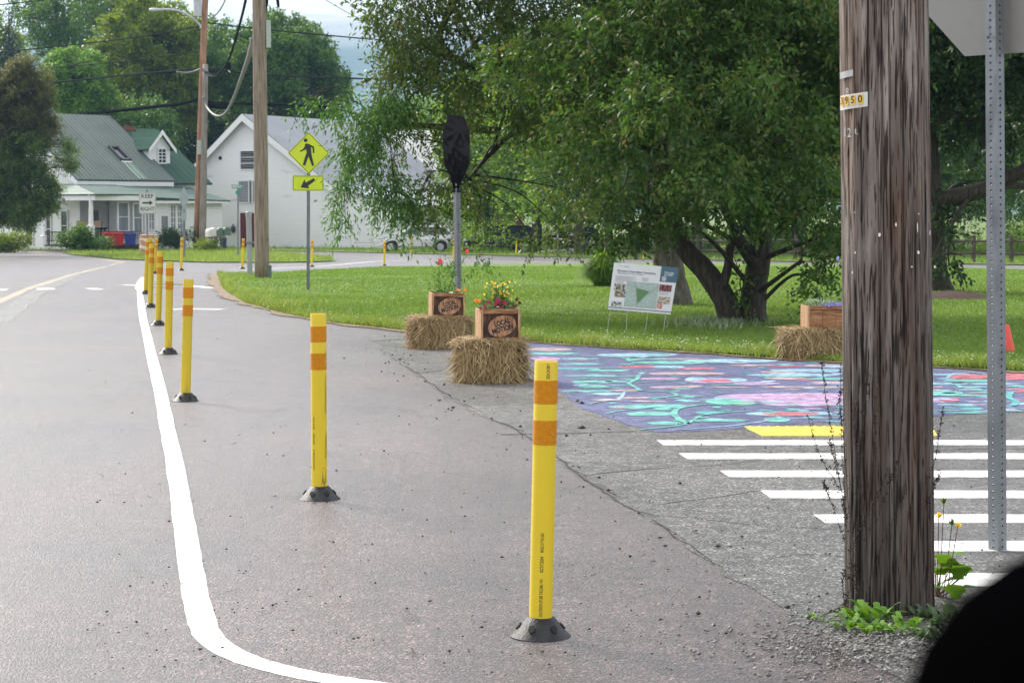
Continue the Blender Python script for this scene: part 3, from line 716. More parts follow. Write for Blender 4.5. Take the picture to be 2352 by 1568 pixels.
# ------------------------------------------------------------------ big wooden pole, near
def wood(name, c1, c2, c3, c4, sx=14, sz=.5, bump=.8, tint=None, dk=None, fine=0):
    m, nt, b, N, L = newmat(name)
    tc = N.new('ShaderNodeTexCoord'); mp = N.new('ShaderNodeMapping'); mp.inputs['Scale'].default_value = (sx, sx, sz)
    L.new(tc.outputs['Object'], mp.inputs[0])
    n1 = N.new('ShaderNodeTexNoise'); n1.inputs['Scale'].default_value = 3.2; n1.inputs['Detail'].default_value = 9; n1.inputs['Roughness'].default_value = .65
    L.new(mp.outputs[0], n1.inputs['Vector'])
    r = N.new('ShaderNodeValToRGB'); cr = r.color_ramp
    cr.elements[0].position = .30; cr.elements[0].color = (*c1, 1); cr.elements[1].position = .46; cr.elements[1].color = (*c2, 1)
    e = cr.elements.new(.56); e.color = (*c3, 1); e = cr.elements.new(.72); e.color = (*c4, 1)
    L.new(n1.outputs['Fac'], r.inputs['Fac'])
    out = r.outputs['Color']
    mp2 = N.new('ShaderNodeMapping'); mp2.inputs['Scale'].default_value = (7, 7, 1.1); L.new(tc.outputs['Object'], mp2.inputs[0])
    n2 = N.new('ShaderNodeTexNoise'); n2.inputs['Scale'].default_value = 1.3; n2.inputs['Detail'].default_value = 6; L.new(mp2.outputs[0], n2.inputs['Vector'])
    if tint:
        r2 = N.new('ShaderNodeValToRGB'); r2.color_ramp.elements[0].position = .48; r2.color_ramp.elements[1].position = .68; L.new(n2.outputs['Fac'], r2.inputs['Fac'])
        mx = N.new('ShaderNodeMix'); mx.data_type = 'RGBA'; mx.blend_type = 'MULTIPLY'; mx.inputs['B'].default_value = (*tint, 1)
        L.new(r2.outputs['Color'], mx.inputs['Factor']); L.new(out, mx.inputs['A']); out = mx.outputs['Result']
    if fine:                    # crack lines along the grain: dirt and shade put into the colour
        for s_, zz_, lo_, hi_ in ((40, 1.7, .38, .43), (26, .55, .35, .385), (60, 3.5, .36, .42)):
            mp3 = N.new('ShaderNodeMapping'); mp3.inputs['Scale'].default_value = (s_, s_, zz_); L.new(tc.outputs['Object'], mp3.inputs[0])
            n3 = N.new('ShaderNodeTexNoise'); n3.inputs['Scale'].default_value = 2.2; n3.inputs['Detail'].default_value = 2; L.new(mp3.outputs[0], n3.inputs['Vector'])
            r3 = N.new('ShaderNodeValToRGB'); r3.color_ramp.elements[0].position = lo_; r3.color_ramp.elements[1].position = hi_; r3.color_ramp.elements[0].color = (.14, .105, .09, 1); L.new(n3.outputs['Fac'], r3.inputs['Fac'])
            mx3 = N.new('ShaderNodeMix'); mx3.data_type = 'RGBA'; mx3.blend_type = 'MULTIPLY'; mx3.inputs['Factor'].default_value = 1; L.new(out, mx3.inputs['A']); L.new(r3.outputs['Color'], mx3.inputs['B']); out = mx3.outputs['Result']
    if dk:                      # the treated, darker wood and the grey weathered wood change along the pole
        sx_ = N.new('ShaderNodeSeparateXYZ'); L.new(tc.outputs['Object'], sx_.inputs[0])
        mr = N.new('ShaderNodeMapRange'); mr.inputs['From Min'].default_value = dk[0]; mr.inputs['From Max'].default_value = dk[1]; mr.inputs['To Min'].default_value = dk[2]; mr.inputs['To Max'].default_value = 1
        L.new(sx_.outputs['Z'], mr.inputs['Value'])
        mu_ = N.new('ShaderNodeMath'); mu_.operation = 'ADD'; L.new(mr.outputs[0], mu_.inputs[0])
        m4 = N.new('ShaderNodeMapRange'); m4.inputs['To Min'].default_value = -.35; m4.inputs['To Max'].default_value = .35; L.new(n2.outputs['Fac'], m4.inputs['Value']); L.new(m4.outputs[0], mu_.inputs[1])
        sc = N.new('ShaderNodeVectorMath'); sc.operation = 'SCALE'; L.new(out, sc.inputs[0]); L.new(mu_.outputs[0], sc.inputs['Scale']); out = sc.outputs[0]
    L.new(out, b.inputs['Base Color']); b.inputs['Roughness'].default_value = .75; b.inputs['Specular IOR Level'].default_value = .3
    bp = N.new('ShaderNodeBump'); bp.inputs['Strength'].default_value = bump; bp.inputs['Distance'].default_value = .012
    L.new(n1.outputs['Fac'], bp.inputs['Height']); L.new(bp.outputs[0], b.inputs['Normal'])
    MATS[name] = m
    return m
M_pole = wood('old_pole', (.085, .066, .056), (.15, .122, .106), (.23, .197, .177), (.40, .37, .345), 8, .5, 1.0, tint=(.58, .41, .31), dk=(.05, 1.75, .40), fine=1)
pf = G(2044, 1397); pY = pf.y
ptop = P(2028, 0, pY); ax = (ptop - pf) / (ptop.z - pf.z)
root = empty('utility_pole', pf, 'thick weathered wooden pole full of staples, nearest, with a yellow number plate', 'utility pole', None)
PR = 100 / (F / pY) * 1.005
def pole_c(z): return pf + ax * z
def pole_r(a, z):
    r = PR * (1.02 - .012 * z)
    r += .0035 * math.sin(a * 3 + z * .8) + .003 * math.sin(a * 5 + 1.7 - z * .5)
    i = int(((a % (2 * PI)) / (2 * PI)) * 220); g = groove[i % 220]
    zz = z * .9 + g[1]
    r -= g[0] * max(0, math.sin(zz * g[2]) + .35)
    return r
rg = random.Random(5); groove = [((rg.uniform(.006, .018) if rg.random() < .2 else rg.uniform(0, .0018)), rg.uniform(0, 9), rg.uniform(.5, 2.6)) for _ in range(220)]
nz, na = 150, 220; V = []
zs = [-.1 + (i / nz) * 4.6 for i in range(nz + 1)]
for z in zs:
    c = pole_c(z)
    for k in range(na):
        a = 2 * PI * k / na; r = pole_r(a, z); V.append((c.x + r * math.cos(a), c.y + r * math.sin(a), c.z))
V = np.array(V); i = np.arange(nz)[:, None] * na; k = np.arange(na)[None]
Q = np.stack([i + k, i + (k + 1) % na, i + na + (k + 1) % na, i + na + k], -1).reshape(-1, 4)
npmesh('shaft', V, Q, M_pole, root, smooth=True)
def on_pole(px, py, out=.002):
    """point and frame on the camera side of the pole at a picture point"""
    d = ray(px, py); zc_ = None
    z = H + d.z * (pY / d.y) - pf.z; c = pole_c(z)
    s = (d.x * pY / d.y - c.x) / PR; s = max(-.995, min(.995, s)); a = -PI / 2 + math.asin(s)
    r = PR * (1.02 - .012 * z) + out
    n = Vector((math.cos(a), math.sin(a), 0)); return c + n * r, n, Vector((-math.sin(a), math.cos(a), 0)), a, z
M_staple = mat('staple', (.05, .035, .03), .5, .4, 30, metal=.6); M_stapleb = mat('staple_bright', (.75, .75, .72), .3, .1, metal=.8)
sm = []
for mm_ in (M_staple, M_stapleb):
    mb = MB(); mb.tube([(-.006, 0, -.0), (-.006, -.003, 0), (.006, -.003, 0), (.006, 0, 0)], .0009, 4); q = mb.build('staple', mm_, root); q.location = (0, 0, .2); sm.append(q)
rg = random.Random(8); n_st = 0
for i in range(92):
    px = rg.triangular(1950, 2110, 2010); py = rg.triangular(60, 1050, 560) if rg.random() < .85 else rg.uniform(20, 1200)
    p, n, u, a, z = on_pole(px, py, .0015)
    src = sm[1] if rg.random() < .17 else sm[0]
    o = src.copy() if i > 1 else sm[i]
    if i > 1: COL.objects.link(o); o.parent = root
    o.location = p - pf; o.rotation_euler = (0, (rg.choice([0, 0, 0, PI / 2]) + rg.gauss(0, .18)), a + PI / 2)
    k = rg.uniform(.7, 1.25); o.scale = (k, 1, 1)
M_plate = mat('plate_white', (.62, .62, .60), .4, .06, 8); M_tile = mat('tile_yellow', (.72, .46, .02), .4, .1, 20)
def wrap_patch(px0, px1, py0, py1, out, m, name, parent, n=8, dy=0):
    mb = MB(); vs = []
    for i in range(n + 1):
        x = px0 + (px1 - px0) * i / n
        for y in (py0, py1):
            p, nn_, u_, a, z = on_pole(x, y - dy * i / n, out); vs.append(p)
    mb.add(vs, [(2 * i, 2 * i + 1, 2 * i + 3, 2 * i + 2) for i in range(n)])
    return mb.build(name, m, parent, fixn=False)
tagp = wrap_patch(1931, 1979, 222, 255, .006, M_plate, 'number_plate', root, 10, 6)
for px, ch in ((1934, '3'), (1941, '9'), (1951.5, '5'), (1965, '0')):
    p, n, u, a, z = on_pole(px, 235 - (px - 1931) * .06, .008); w_ = .0105
    mb = MB(); mb.prism([(-w_, -.017), (w_, -.017), (w_, .017), (-w_, .017)], p, u, (0, 0, 1), n, .0008); mb.build('number_tile', M_tile, tagp)
    mb = MB(); textmesh(mb, ch, .036, p + n * .0016, u, Vector((0, 0, 1)), .012); mb.build('digit', M_ink, tagp, fixn=False)
M_tag = mat('zinc_tag', (.40, .40, .39), .45, .12, 30, metal=.5)
wrap_patch(1929.5, 1950, 168, 183, .004, M_tag, 'metal_tag', root, 5, 4)
for px, py, ch in ((1937, 306, '1'), (1944, 308, '2'), (1958, 303, '6'), (1940, 215, '8')):
    p, n, u, a, z = on_pole(px, py, .004); mb = MB(); textmesh(mb, ch, .045 if ch != '8' else .04, p, u, Vector((0, 0, 1)), .01); mb.build('nailed_number', M_tag, root, fixn=False)
M_paper = mat('paper_scrap', (.80, .78, .72), .7, .05)
for px, py, w_, h_ in [(2003, 538, 6, 9), (2038, 516, 4, 7), (2088, 522, 2.5, 22), (2090, 578, 7, 8), (2123, 534, 4, 11), (1956, 579, 4, 4), (1951, 624, 3, 6), (2074, 610, 3.5, 4), (1954, 488, 3, 2), (2091, 491, 3, 3), (2038, 512, 3, 3)]:
    p, n, u, a, z = on_pole(px, py, .004); s = pY / F; q = rg.uniform(-.6, .6)
    mb = MB(); mb.prism([(w_ * s * .5 * math.cos(t + q) * (1 + .2 * math.sin(3 * t)), h_ * s * .5 * math.sin(t)) for t in [k * PI / 4 for k in range(8)]], p, u, (0, 0, 1), n, .0012)
    mb.build('paper_scrap', M_paper, root)
# ------------------------------------------------------------------ straw bales
M_straw = leafmat('straw', [(.13, .085, .035), (.25, .175, .075), (.37, .27, .125), (.50, .40, .22)], trans=.12, rough=.6)
M_strawc = mat('straw_core', (.10, .065, .028), .9, .4, 30, col2=(.24, .17, .08), bump=1, bscale=60)
def bale(c, w, d, h, yaw, label, n, seed):
    rg = np.random.default_rng(seed); root = empty('straw_bale', c, label, 'straw bale', 'straw bales holding the planters')
    ru = Vector((math.cos(yaw), math.sin(yaw), 0)); rv = Vector((-math.sin(yaw), math.cos(yaw), 0)); c = Vector(c)
    mb = MB(); nx, ny, nzz = 8, 6, 5
    mb.box(c + Vector((0, 0, h / 2 - .01)), (w * .93, d * .93, h * .95), M=Matrix((ru, rv, Vector((0, 0, 1)))).transposed())
    o = mb.build('packed_core', M_strawc, root, bevel=.05)
    ln = rg.uniform(.10, .30, n)
    face = rg.choice(5, n, p=[.34, .16, .14, .14, .22])    # front, back, left, right, top
    a = rg.uniform(-.5, .5, n); b = rg.random(n) ** .8
    pos = np.zeros((n, 3)); dr = np.zeros((n, 3)); nr = np.zeros((n, 3))
    clump = np.sin(a * 23 + seed) * .5 + np.sin(a * 51 + 2 * seed) * .3
    for f, (nx_, ny_) in enumerate([(0, -1), (0, 1), (-1, 0), (1, 0)]):
        k = face == f; kk = k.sum()
        bul = 1 + .10 * np.sin(b[k] * PI) + .06 * (1 - b[k])
        if ny_: pos[k] = np.stack([a[k] * w * (1 + .08 * (1 - b[k])), np.full(kk, ny_ * d / 2) * bul, b[k] * h], -1)
        else: pos[k] = np.stack([np.full(kk, nx_ * w / 2) * bul, a[k] * d, b[k] * h], -1)
        dr[k] = np.stack([rg.normal(0, .42, kk) + nx_ * rg.uniform(.0, .16, kk) + (clump[k] * .25 if ny_ else 0), rg.normal(0, .3, kk) + ny_ * rg.uniform(.0, .55, kk), -rg.uniform(.35, 1, kk)], -1)
        nr[k] = (nx_, ny_, .1)
    k = face == 4; kk = k.sum(); a2 = rg.uniform(-.5, .5, kk); an = rg.uniform(0, 2 * PI, kk)
    pos[k] = np.stack([a[k] * w * 1.02, a2 * d * 1.02, h * (1 - .10 * (2 * np.abs(a[k])) ** 3) + rg.uniform(-.02, .025, kk)], -1)
    dr[k] = np.stack([np.cos(an) + a[k] * 1.5, np.sin(an) + a2 * 1.5, rg.normal(-.08, .22, kk)], -1); nr[k] = (0, -.2, 1)
    dr /= np.linalg.norm(dr, axis=1)[:, None]; pos -= dr * (ln * rg.uniform(.1, .7, n))[:, None]
    nr = nr + rg.normal(0, .35, (n, 3)); sd = np.cross(dr, nr); sd /= np.linalg.norm(sd, axis=1)[:, None]; wd = rg.uniform(.0013, .0034, n)[:, None]
    e = pos + dr * ln[:, None]; bend = np.cross(sd, dr) * rg.uniform(-.03, .10, n)[:, None]; mid = (pos + e) / 2 + bend * np.sign((bend * nr).sum(1))[:, None]
    pos[:, 2] = np.minimum(pos[:, 2], h * .93 + rg.uniform(-.03, .03, n)); mid[:, 2] = np.minimum(mid[:, 2], h * 1.0 + rg.uniform(-.02, .02, n)); e[:, 2] = np.minimum(e[:, 2], h * .97 + rg.uniform(-.03, .05, n))
    for q in (pos, mid, e): q[:, 2] = np.maximum(q[:, 2], .006 + rg.random(n) * .01)
    Vv = np.stack([pos - sd * wd, pos + sd * wd, mid - sd * wd, mid + sd * wd, e - sd * wd * .6, e + sd * wd * .6], 1).reshape(-1, 3)
    Rm = np.array([[ru.x, rv.x, 0], [ru.y, rv.y, 0], [0, 0, 1]]); Vv = Vv @ Rm.T + np.array(c)
    i = np.arange(n)[:, None] * 6; Qq = np.concatenate([i + np.array([[0, 1, 3, 2]]), i + np.array([[2, 3, 5, 4]])], 1).reshape(-1, 4)
    rr = np.repeat(np.clip(rg.normal(.52, .26, n) + clump * .12, 0, 1), 2)
    npmesh('loose_straw', Vv, Qq, M_straw, root, rnd=rr)
    return root
b1 = Vector((0, 0, 0)) + G(1008, 802); b1.y += .22
b2 = G(1126, 880); b2.y += .2
b3 = G(1885, 828); b3.y += .22
bale(b1, .45, .44, .33, .12, 'straw bale nearer the lawn, under the planter of tall stalks', 9000, 3)
bale(b2, .39, .40, .355, -.03, 'straw bale nearest the road, under the planter of yellow and crimson flowers', 14000, 5)
bale(b3, .54, .44, .30, .03, 'straw bale half hidden by the big wooden pole, at the mural edge', 6500, 9)
# ------------------------------------------------------------------ planter boxes
M_ced = wood('cedar', (.13, .052, .022), (.23, .105, .045), (.33, .17, .08), (.44, .26, .14), 3, 22, .3)
M_cedv = wood('cedar_upright', (.15, .065, .03), (.32, .18, .09), (.46, .29, .16), (.58, .40, .25), 22, 2, .3)
M_char = wood('charred_cedar', (.010, .007, .006), (.035, .018, .012), (.10, .045, .022), (.22, .10, .045), 14, 2.2, .4)
M_oval = wood('stencil_oval', (.10, .045, .022), (.30, .15, .075), (.42, .23, .125), (.50, .30, .17), 12, 2, .2)
M_sten = mat('stencil_black', (.012, .011, .013), .7, .2)
M_soil = mat('soil', (.03, .02, .014), .95, .4, 30, bump=1)
def planter(c, w, d, h, yaw, label, logo=True, tilt=0):
    root = empty('planter_box', c, label, 'planter', 'wooden planters on straw bales')
    c = Vector(c); R_ = Matrix.Rotation(yaw, 3, 'Z') @ Matrix.Rotation(tilt, 3, 'Y')
    ru, rv, rz = R_ @ Vector((1, 0, 0)), R_ @ Vector((0, 1, 0)), R_ @ Vector((0, 0, 1))
    def pt(x, y, z): return c + ru * x + rv * y + rz * z
    t = .02
    for sx in (-1, 1):
        mb = MB(); mb.box(pt(sx * (w / 2 - t / 2), 0, h / 2), (t, d, h), M=R_); mb.build('side_panel', M_cedv, root, bevel=.003)
    for sy in (-1, 1):
        mb = MB()
        for k in range(3):
            mb.box(pt((k - 1) * (w - 2 * t) / 3, sy * (d / 2 - t), h / 2), ((w - 2 * t) / 3 - .003, t * .7, h * .96), M=R_)
        mb.build('plank_panel', M_char if logo else M_ced, root)
        for z in (.055, .945):
            mb = MB(); mb.box(pt(0, sy * (d / 2 - .004), h * z if z > .5 else h * .075), (w - 2 * t - .002, .012, h * .15), M=R_); mb.build('rail', M_ced, root, bevel=.002)
    mb = MB(); mb.box(pt(0, 0, h * .86), (w - 2 * t, d - 3 * t, .01), M=R_); mb.build('soil', M_soil, root)
    if logo:
        fy = -(d / 2 - t) - t * .35 - .0015; oc_ = pt(.012, fy, h * .50)
        q = math.radians(18); eu = ru * math.cos(q) + rz * math.sin(q); ev = rz * math.cos(q) - ru * math.sin(q)
        mb = MB()
        mb.add([oc_ + eu * (.130 * math.cos(t_) - .014) + ev * (.096 * math.sin(t_) - .010) for t_ in [k * PI / 20 for k in range(40)]], [tuple(range(40))])
        mb.build('stencil_shadow', M_sten, root, fixn=False)
        mb = MB(); nf = -rv
        mb.add([oc_ + nf * .001 + eu * (.120 * math.cos(t_)) + ev * (.086 * math.sin(t_)) for t_ in [k * PI / 20 for k in range(40)]], [tuple(range(40))])
        ov = mb.build('stencil_oval', M_oval, root, fixn=False)
        q = math.radians(16); eu = ru * math.cos(q) + rz * math.sin(q); ev = rz * math.cos(q) - ru * math.sin(q)
        for txt, dx, dz, s in (('LOCAL', .008, .026, .060), ('MOTION', -.002, -.026, .060)):
            mb = MB(); textmesh(mb, txt, s, oc_ + nf * .002 + eu * dx + ev * dz, eu, ev, .045, wide=.135 if txt == 'LOCAL' else .18); mb.build('lettering', M_sten, root, fixn=False)
    return root, pt
pl2c = b2 + Vector((0, 0, .335)); pl2c.x = P(1143, 780, b2.y - .05).x; pl2c.y = b2.y + .02
pl2, pt2 = planter(pl2c, .335, .34, .272, math.radians(9), 'planter with a clear stencilled oval, filled with yellow and crimson flowers')
pl1c = b1 + Vector((0, 0, .31)); pl1c.x = P(1025, 735, b1.y).x
pl1, pt1 = planter(pl1c, .345, .36, .262, math.radians(8), 'darker planter with a faint stencilled oval, holding tall wispy stalks', tilt=.03)
pl3c = b3 + Vector((0, 0, .27)); pl3c.x = P(1896, 765, b3.y).x
pl3, pt3 = planter(pl3c, .42, .34, .245, .06, 'plain planter without lettering, purple and white flowers spilling over, behind the big pole', logo=False)
# ------------------------------------------------------------------ small plants
M_lf1 = leafmat('flower_leaf', [(.03, .09, .02), (.06, .15, .03), (.12, .22, .06)], .25)
M_lf2 = leafmat('sage_leaf', [(.16, .22, .12), (.24, .31, .18), (.35, .42, .28)], .2)
def petalmat(n, c): return leafmat('petal_' + n, [tuple(v * .6 for v in c), c, tuple(min(1, v * 1.25) for v in c)], .3)
M_py, M_pc, M_pr, M_po, M_pv, M_pw, M_pm = petalmat('yellow', (.80, .62, .05)), petalmat('crimson', (.30, .015, .05)), petalmat('red', (.70, .06, .06)), petalmat('orange', (.75, .32, .03)), petalmat('violet', (.30, .25, .62)), petalmat('white', (.75, .75, .65)), petalmat('maroon', (.16, .012, .012))
class Tri:
    """collector of small leaves"""
    def __init__(s): s.v = []; s.q = []; s.r = []
    def leaf(s, p, d, n, l, w, r):
        p, d, n = Vector(p), Vector(d).normalized(), Vector(n); sd = d.cross(n)
        if sd.length < 1e-5: sd = d.cross(Vector((1, 0, .2)))
        sd.normalize(); b = len(s.v); up = sd.cross(d)
        s.v += [p, p + d * l * .5 - sd * w / 2 + up * l * .06, p + d * l, p + d * l * .5 + sd * w / 2 + up * l * .06]; s.q.append((b, b + 1, b + 2, b + 3)); s.r.append(r)
    def stem(s, a, b, w, r):
        a, b = Vector(a), Vector(b); d = b - a
        for sd in (d.cross(Vector((0, 1, .1))).normalized(), d.cross(Vector((1, 0, .1))).normalized()):
            k = len(s.v); s.v += [a - sd * w, a + sd * w, b + sd * w * .7, b - sd * w * .7]; s.q.append((k, k + 1, k + 2, k + 3)); s.r.append(r)
    def build(s, name, m, parent, base=None):
        return npmesh(name, np.array([tuple(v) for v in s.v]), np.array(s.q), m, parent, rnd=np.array(s.r), base=base)
RG = random.Random(31)
def rdir(up=0): return Vector((RG.gauss(0, 1), RG.gauss(0, 1), RG.gauss(0, 1) + up)).normalized()
def flower(t, c, r, n=9, face=None):
    f = (face or Vector((RG.gauss(0, .5), -1, RG.uniform(.2, 1)))).normalized(); u = f.cross(Vector((0, 0, 1))).normalized(); v = u.cross(f); a0 = RG.random() * 6
    for k in range(n):
        a = a0 + 2 * PI * k / n; d = u * math.cos(a) + v * math.sin(a)
        t.leaf(Vector(c), d + f * .15, f, r, r * .75, RG.random())
def bloom(root, m, q, r, n, name='bloom'):
    t_ = Tri(); flower(t_, q, r, n); return t_.build(name, m, root)
def bouquet(name, label, base, groups, parent_cat='flowers'):
    """groups: (petal material, spots, radius); foliage from base to each spot"""
    root = empty(name, base, label, parent_cat); return root
# front planter: yellow coreopsis mound, crimson petunias
z0 = .272
root = empty('flower_bush', pt2(0, 0, z0 * .85), 'mound of small yellow daisies rising from the front planter', 'flowers')
lf, ye, ce = Tri(), Tri(), Tri(); c0 = pt2(.02, 0, z0)
for _ in range(70):
    e = c0 + Vector((RG.gauss(0, .062), RG.gauss(0, .06), RG.uniform(.06, .24))); s = c0 + Vector((RG.gauss(0, .04), RG.gauss(0, .04), -.02)); lf.stem(s, e, .0015, .4)
    for _ in range(9):
        q = s.lerp(e, RG.uniform(.3, 1)); lf.leaf(q, rdir(.2), rdir(1), RG.uniform(.02, .045), .010, RG.random())
    if RG.random() < .85: bloom(root, M_py, e, RG.uniform(.009, .015), 8)
lf.build('leaves', M_lf1, root)
root = empty('trailing_flowers', pt2(0, -.1, z0 * .9), 'crimson trumpet flowers along the front planter rim', 'flowers')
lf, pe = Tri(), Tri()
for x, z, r in [(-.10, .06, .03), (-.135, .03, .028), (-.16, .0, .03), (-.075, .035, .02), (-.02, .075, .032), (.0, .06, .03), (.03, .06, .03), (.0, .02, .026), (-.04, .05, .028), (.045, .05, .02)]:
    q = pt2(x, -.13 + RG.uniform(-.04, .02), z0 + z); bloom(root, M_pc, q, r * .75, 7); lf.stem(pt2(x * .6, -.05, z0 - .03), q, .002, .3)
for _ in range(260): lf.leaf(pt2(RG.uniform(-.15, .15), RG.uniform(-.15, .1), z0 + RG.uniform(-.03, .06)), rdir(.5), rdir(1), RG.uniform(.025, .05), .018, RG.random())
lf.build('leaves', M_lf1, root)
root = empty('marigolds', pt2(-.17, -.1, z0 * .9), 'two orange yellow marigolds leaning out of the front planter', 'flowers')
lf, pe = Tri(), Tri()
for x, z in ((-.195, .075), (-.17, .07)):
    q = pt2(x, -.1, z0 + z); lf.stem(pt2(-.1, -.05, z0 - .03), q, .002, .3); pe = Tri(); flower(pe, q, .020, 12); flower(pe, q + Vector((0, -.006, 0)), .013, 9); pe.build('bloom', M_po, root)
lf.build('stems', M_lf1, root)
root = empty('maroon_flowers', pt2(.17, -.1, z0 * .9), 'dark maroon marigolds with a pale leaf at the front planter corner', 'flowers')
lf, pe, wl = Tri(), Tri(), Tri()
for x, z in ((.10, .02), (.115, .03), (.128, .035), (.145, .085), (.165, .055), (.17, .05), (.14, .075)):
    q = pt2(x, -.12, z0 + z); lf.stem(pt2(.1, -.06, z0 - .03), q, .002, .3); bloom(root, M_pm, q, .016, 10)
for _ in range(12): wl.leaf(pt2(.12 + RG.gauss(0, .02), -.12, z0 + RG.uniform(-.01, .02)), rdir(.3), rdir(1), .035, .018, RG.random())
lf.build('stems', M_lf1, root); wl.build('pale_leaves', M_lf2, root)
# rear planter: tall stalks, poppies
z1 = .262
root = empty('tall_flowers', pt1(0, 0, z1 * .85), 'tall wispy stalks with red blooms in the darker planter', 'flowers')
lf, rd, og = Tri(), Tri(), Tri()
def px_pt(x, y, dy=0): return P(x, y, pl1c.y + dy)
for x0, xs_, y, col in [(1010, 1008, 605, 'r'), (1014, 1010, 598, 'r'), (1022, 1012, 600, 'r'), (1020, 1026, 610, None), (1030, 1044, 575, None), (1016, 985, 590, None), (1028, 1070, 590, 'b'), (1024, 1072, 577, 'r'), (1032, 1060, 640, None), (1012, 996, 640, None), (1036, 1045, 600, None)]:
    a = px_pt(x0, 668); e = px_pt(xs_, y, RG.gauss(0, .05)); m_ = a.lerp(e, .5) + Vector((RG.gauss(0, .015), 0, 0)); lf.stem(a, m_, .0022, .5); lf.stem(m_, e, .0016, .6)
    for _ in range(10):
        t = RG.uniform(.05, .95); q = a.lerp(m_, t * 2) if t < .5 else m_.lerp(e, 2 * t - 1); lf.leaf(q, rdir(.4), rdir(1), RG.uniform(.02, .05), .008, RG.random())
    if col == 'r': bloom(root, M_pr, e, .026, 8)
for _ in range(130):
    q = px_pt(RG.gauss(1020, 18), RG.uniform(590, 672), RG.gauss(0, .05)); lf.leaf(q, rdir(.3), rdir(1), RG.uniform(.03, .06), .014, RG.random())
for _ in range(60):
    q = px_pt(RG.gauss(1036, 6), RG.uniform(600, 640), RG.gauss(0, .04)); lf.leaf(q, rdir(.3), rdir(1), RG.uniform(.03, .05), .02, RG.random())
lf.build('stalks', M_lf1, root)
root = empty('low_flowers', pt1(.1, -.1, z1 * .85), 'low orange marigolds and foliage on the rim of the darker planter', 'flowers')
lf, pe, pw = Tri(), Tri(), Tri()
for _ in range(200): lf.leaf(pt1(RG.uniform(-.13, .16), RG.uniform(-.16, .1), z1 + RG.uniform(-.03, .03)), rdir(.4), rdir(1), RG.uniform(.02, .045), .016, RG.random())
for x, z in ((.10, .035), (.115, .03), (.175, .04), (.185, .035)): bloom(root, M_po, pt1(x, -.12, z1 + z), .02, 12)
for x, z in ((.02, .0), (.03, .005)): bloom(root, M_pw, pt1(x, -.17, z1 + z), .02, 8, 'pale_bloom')
lf.build('leaves', M_lf1, root)
# third planter: lobelia and white alyssum, one thin stalk
z3 = .245
root = empty('lobelia', pt3(.05, -.1, z3 * .9), 'purple lobelia spilling over the plain planter', 'flowers')
lf, pe = Tri(), Tri()
for _ in range(260): flower(pe, pt3(RG.uniform(-.06, .22), RG.uniform(-.19, .05), z3 + RG.uniform(-.02, .035)), .009, 4)
for _ in range(160): lf.leaf(pt3(RG.uniform(-.2, .2), RG.uniform(-.16, .1), z3 + RG.uniform(-.02, .05)), rdir(.5), rdir(1), .03, .012, RG.random())
lf.build('leaves', M_lf1, root); pe.build('blooms', M_pv, root)['kind'] = 'stuff'
root = empty('dusty_miller', pt3(-.1, -.1, z3 * .9), 'pale green and white foliage in the plain planter beside the lobelia', 'flowers')
lf = Tri()
for _ in range(240): lf.leaf(pt3(RG.uniform(-.19, .08), RG.uniform(-.15, .1), z3 + RG.uniform(-.01, .055)), rdir(.6), rdir(1), .026, .014, RG.random())
lf.build('leaves', M_lf2, root)
root = empty('cornflower', pt3(0, 0, z3 * .9), 'thin stalks with one blue bloom above the plain planter', 'flowers')
lf, pe = Tri(), Tri()
for x0, x1, y1 in ((1895, 1926, 598), (1890, 1905, 622), (1893, 1884, 630), (1922, 1924, 600), (1885, 1877, 650)):
    a, e = P(x0, 706, pl3c.y), P(x1, y1, pl3c.y); lf.stem(a, e, .002, .6)
    for _ in range(5): lf.leaf(a.lerp(e, RG.random()), rdir(.4), rdir(1), .04, .006, RG.random())
for _ in range(3): flower(pe, P(1925, 592, pl3c.y) + Vector((RG.gauss(0, .01), 0, RG.gauss(0, .008))), .018, 9)
lf.build('stalks', M_lf1, root); pe.build('bloom', M_pv, root)
# ------------------------------------------------------------------ project board on wire stakes
YB = 22.9
TL, TR, BR, BL = P(1410.6, 602.8, YB), P(1558.8, 614.8, YB), P(1540.5, 721.9, YB), P(1396.2, 709.9, YB)
root = empty('information_board', G(1455, 770), 'white project information board with a map, leaning on wire stakes in the lawn', 'sign board')
M_bw = mat('board_white', (.68, .68, .74), .45, .02); M_teal = mat('board_teal', (.055, .125, .19), .45, .03); M_grey = mat('board_grey', (.30, .30, .33), .5, .1); M_txt = mat('board_text', (.03, .03, .05), .5, .1); M_lite = mat('board_light_text', (.46, .46, .50), .5, .1)
u, v = (TR - TL), (BL - TL); nn = Vector((0, -1, 0))
def bp2(s, t, k=0): return TL + u * s + v * t + nn * (.002 + .0006 * k)
mb = MB(); mb.slab([TL, TR, BR, BL] if (TR - TL).cross(BR - TR).dot(nn) < 0 else [BL, BR, TR, TL], .008); mb.build('panel', M_bw, root)
def brect(name, s0, t0, s1, t1, m, k=1):
    mb = MB(); mb.quad(bp2(s0, t0, k), bp2(s0, t1, k), bp2(s1, t1, k), bp2(s1, t0, k)); return mb.build(name, m, root, fixn=False)
brect('teal_corner', .735, .0, 1.0, .325, M_teal)
brect('footer_stripe', 0, .945, 1, .965, mat('board_slate', (.12, .13, .22), .5, .05))
M_map = mat('board_map', (.24, .33, .33), .6, .2, 60, col2=(.48, .56, .55))
brect('map', .235, .37, .735, .915, M_map, 1)
mb = MB(); mb.add([bp2(s, t, 3) for s, t in ((.40, .51), (.40, .56), (.44, .83), (.60, .56), (.56, .54))], [(0, 1, 2, 3, 4)]); mb.build('map_green', mat('board_green', (.10, .22, .09), .6, .05), root, fixn=False)
mb = MB()
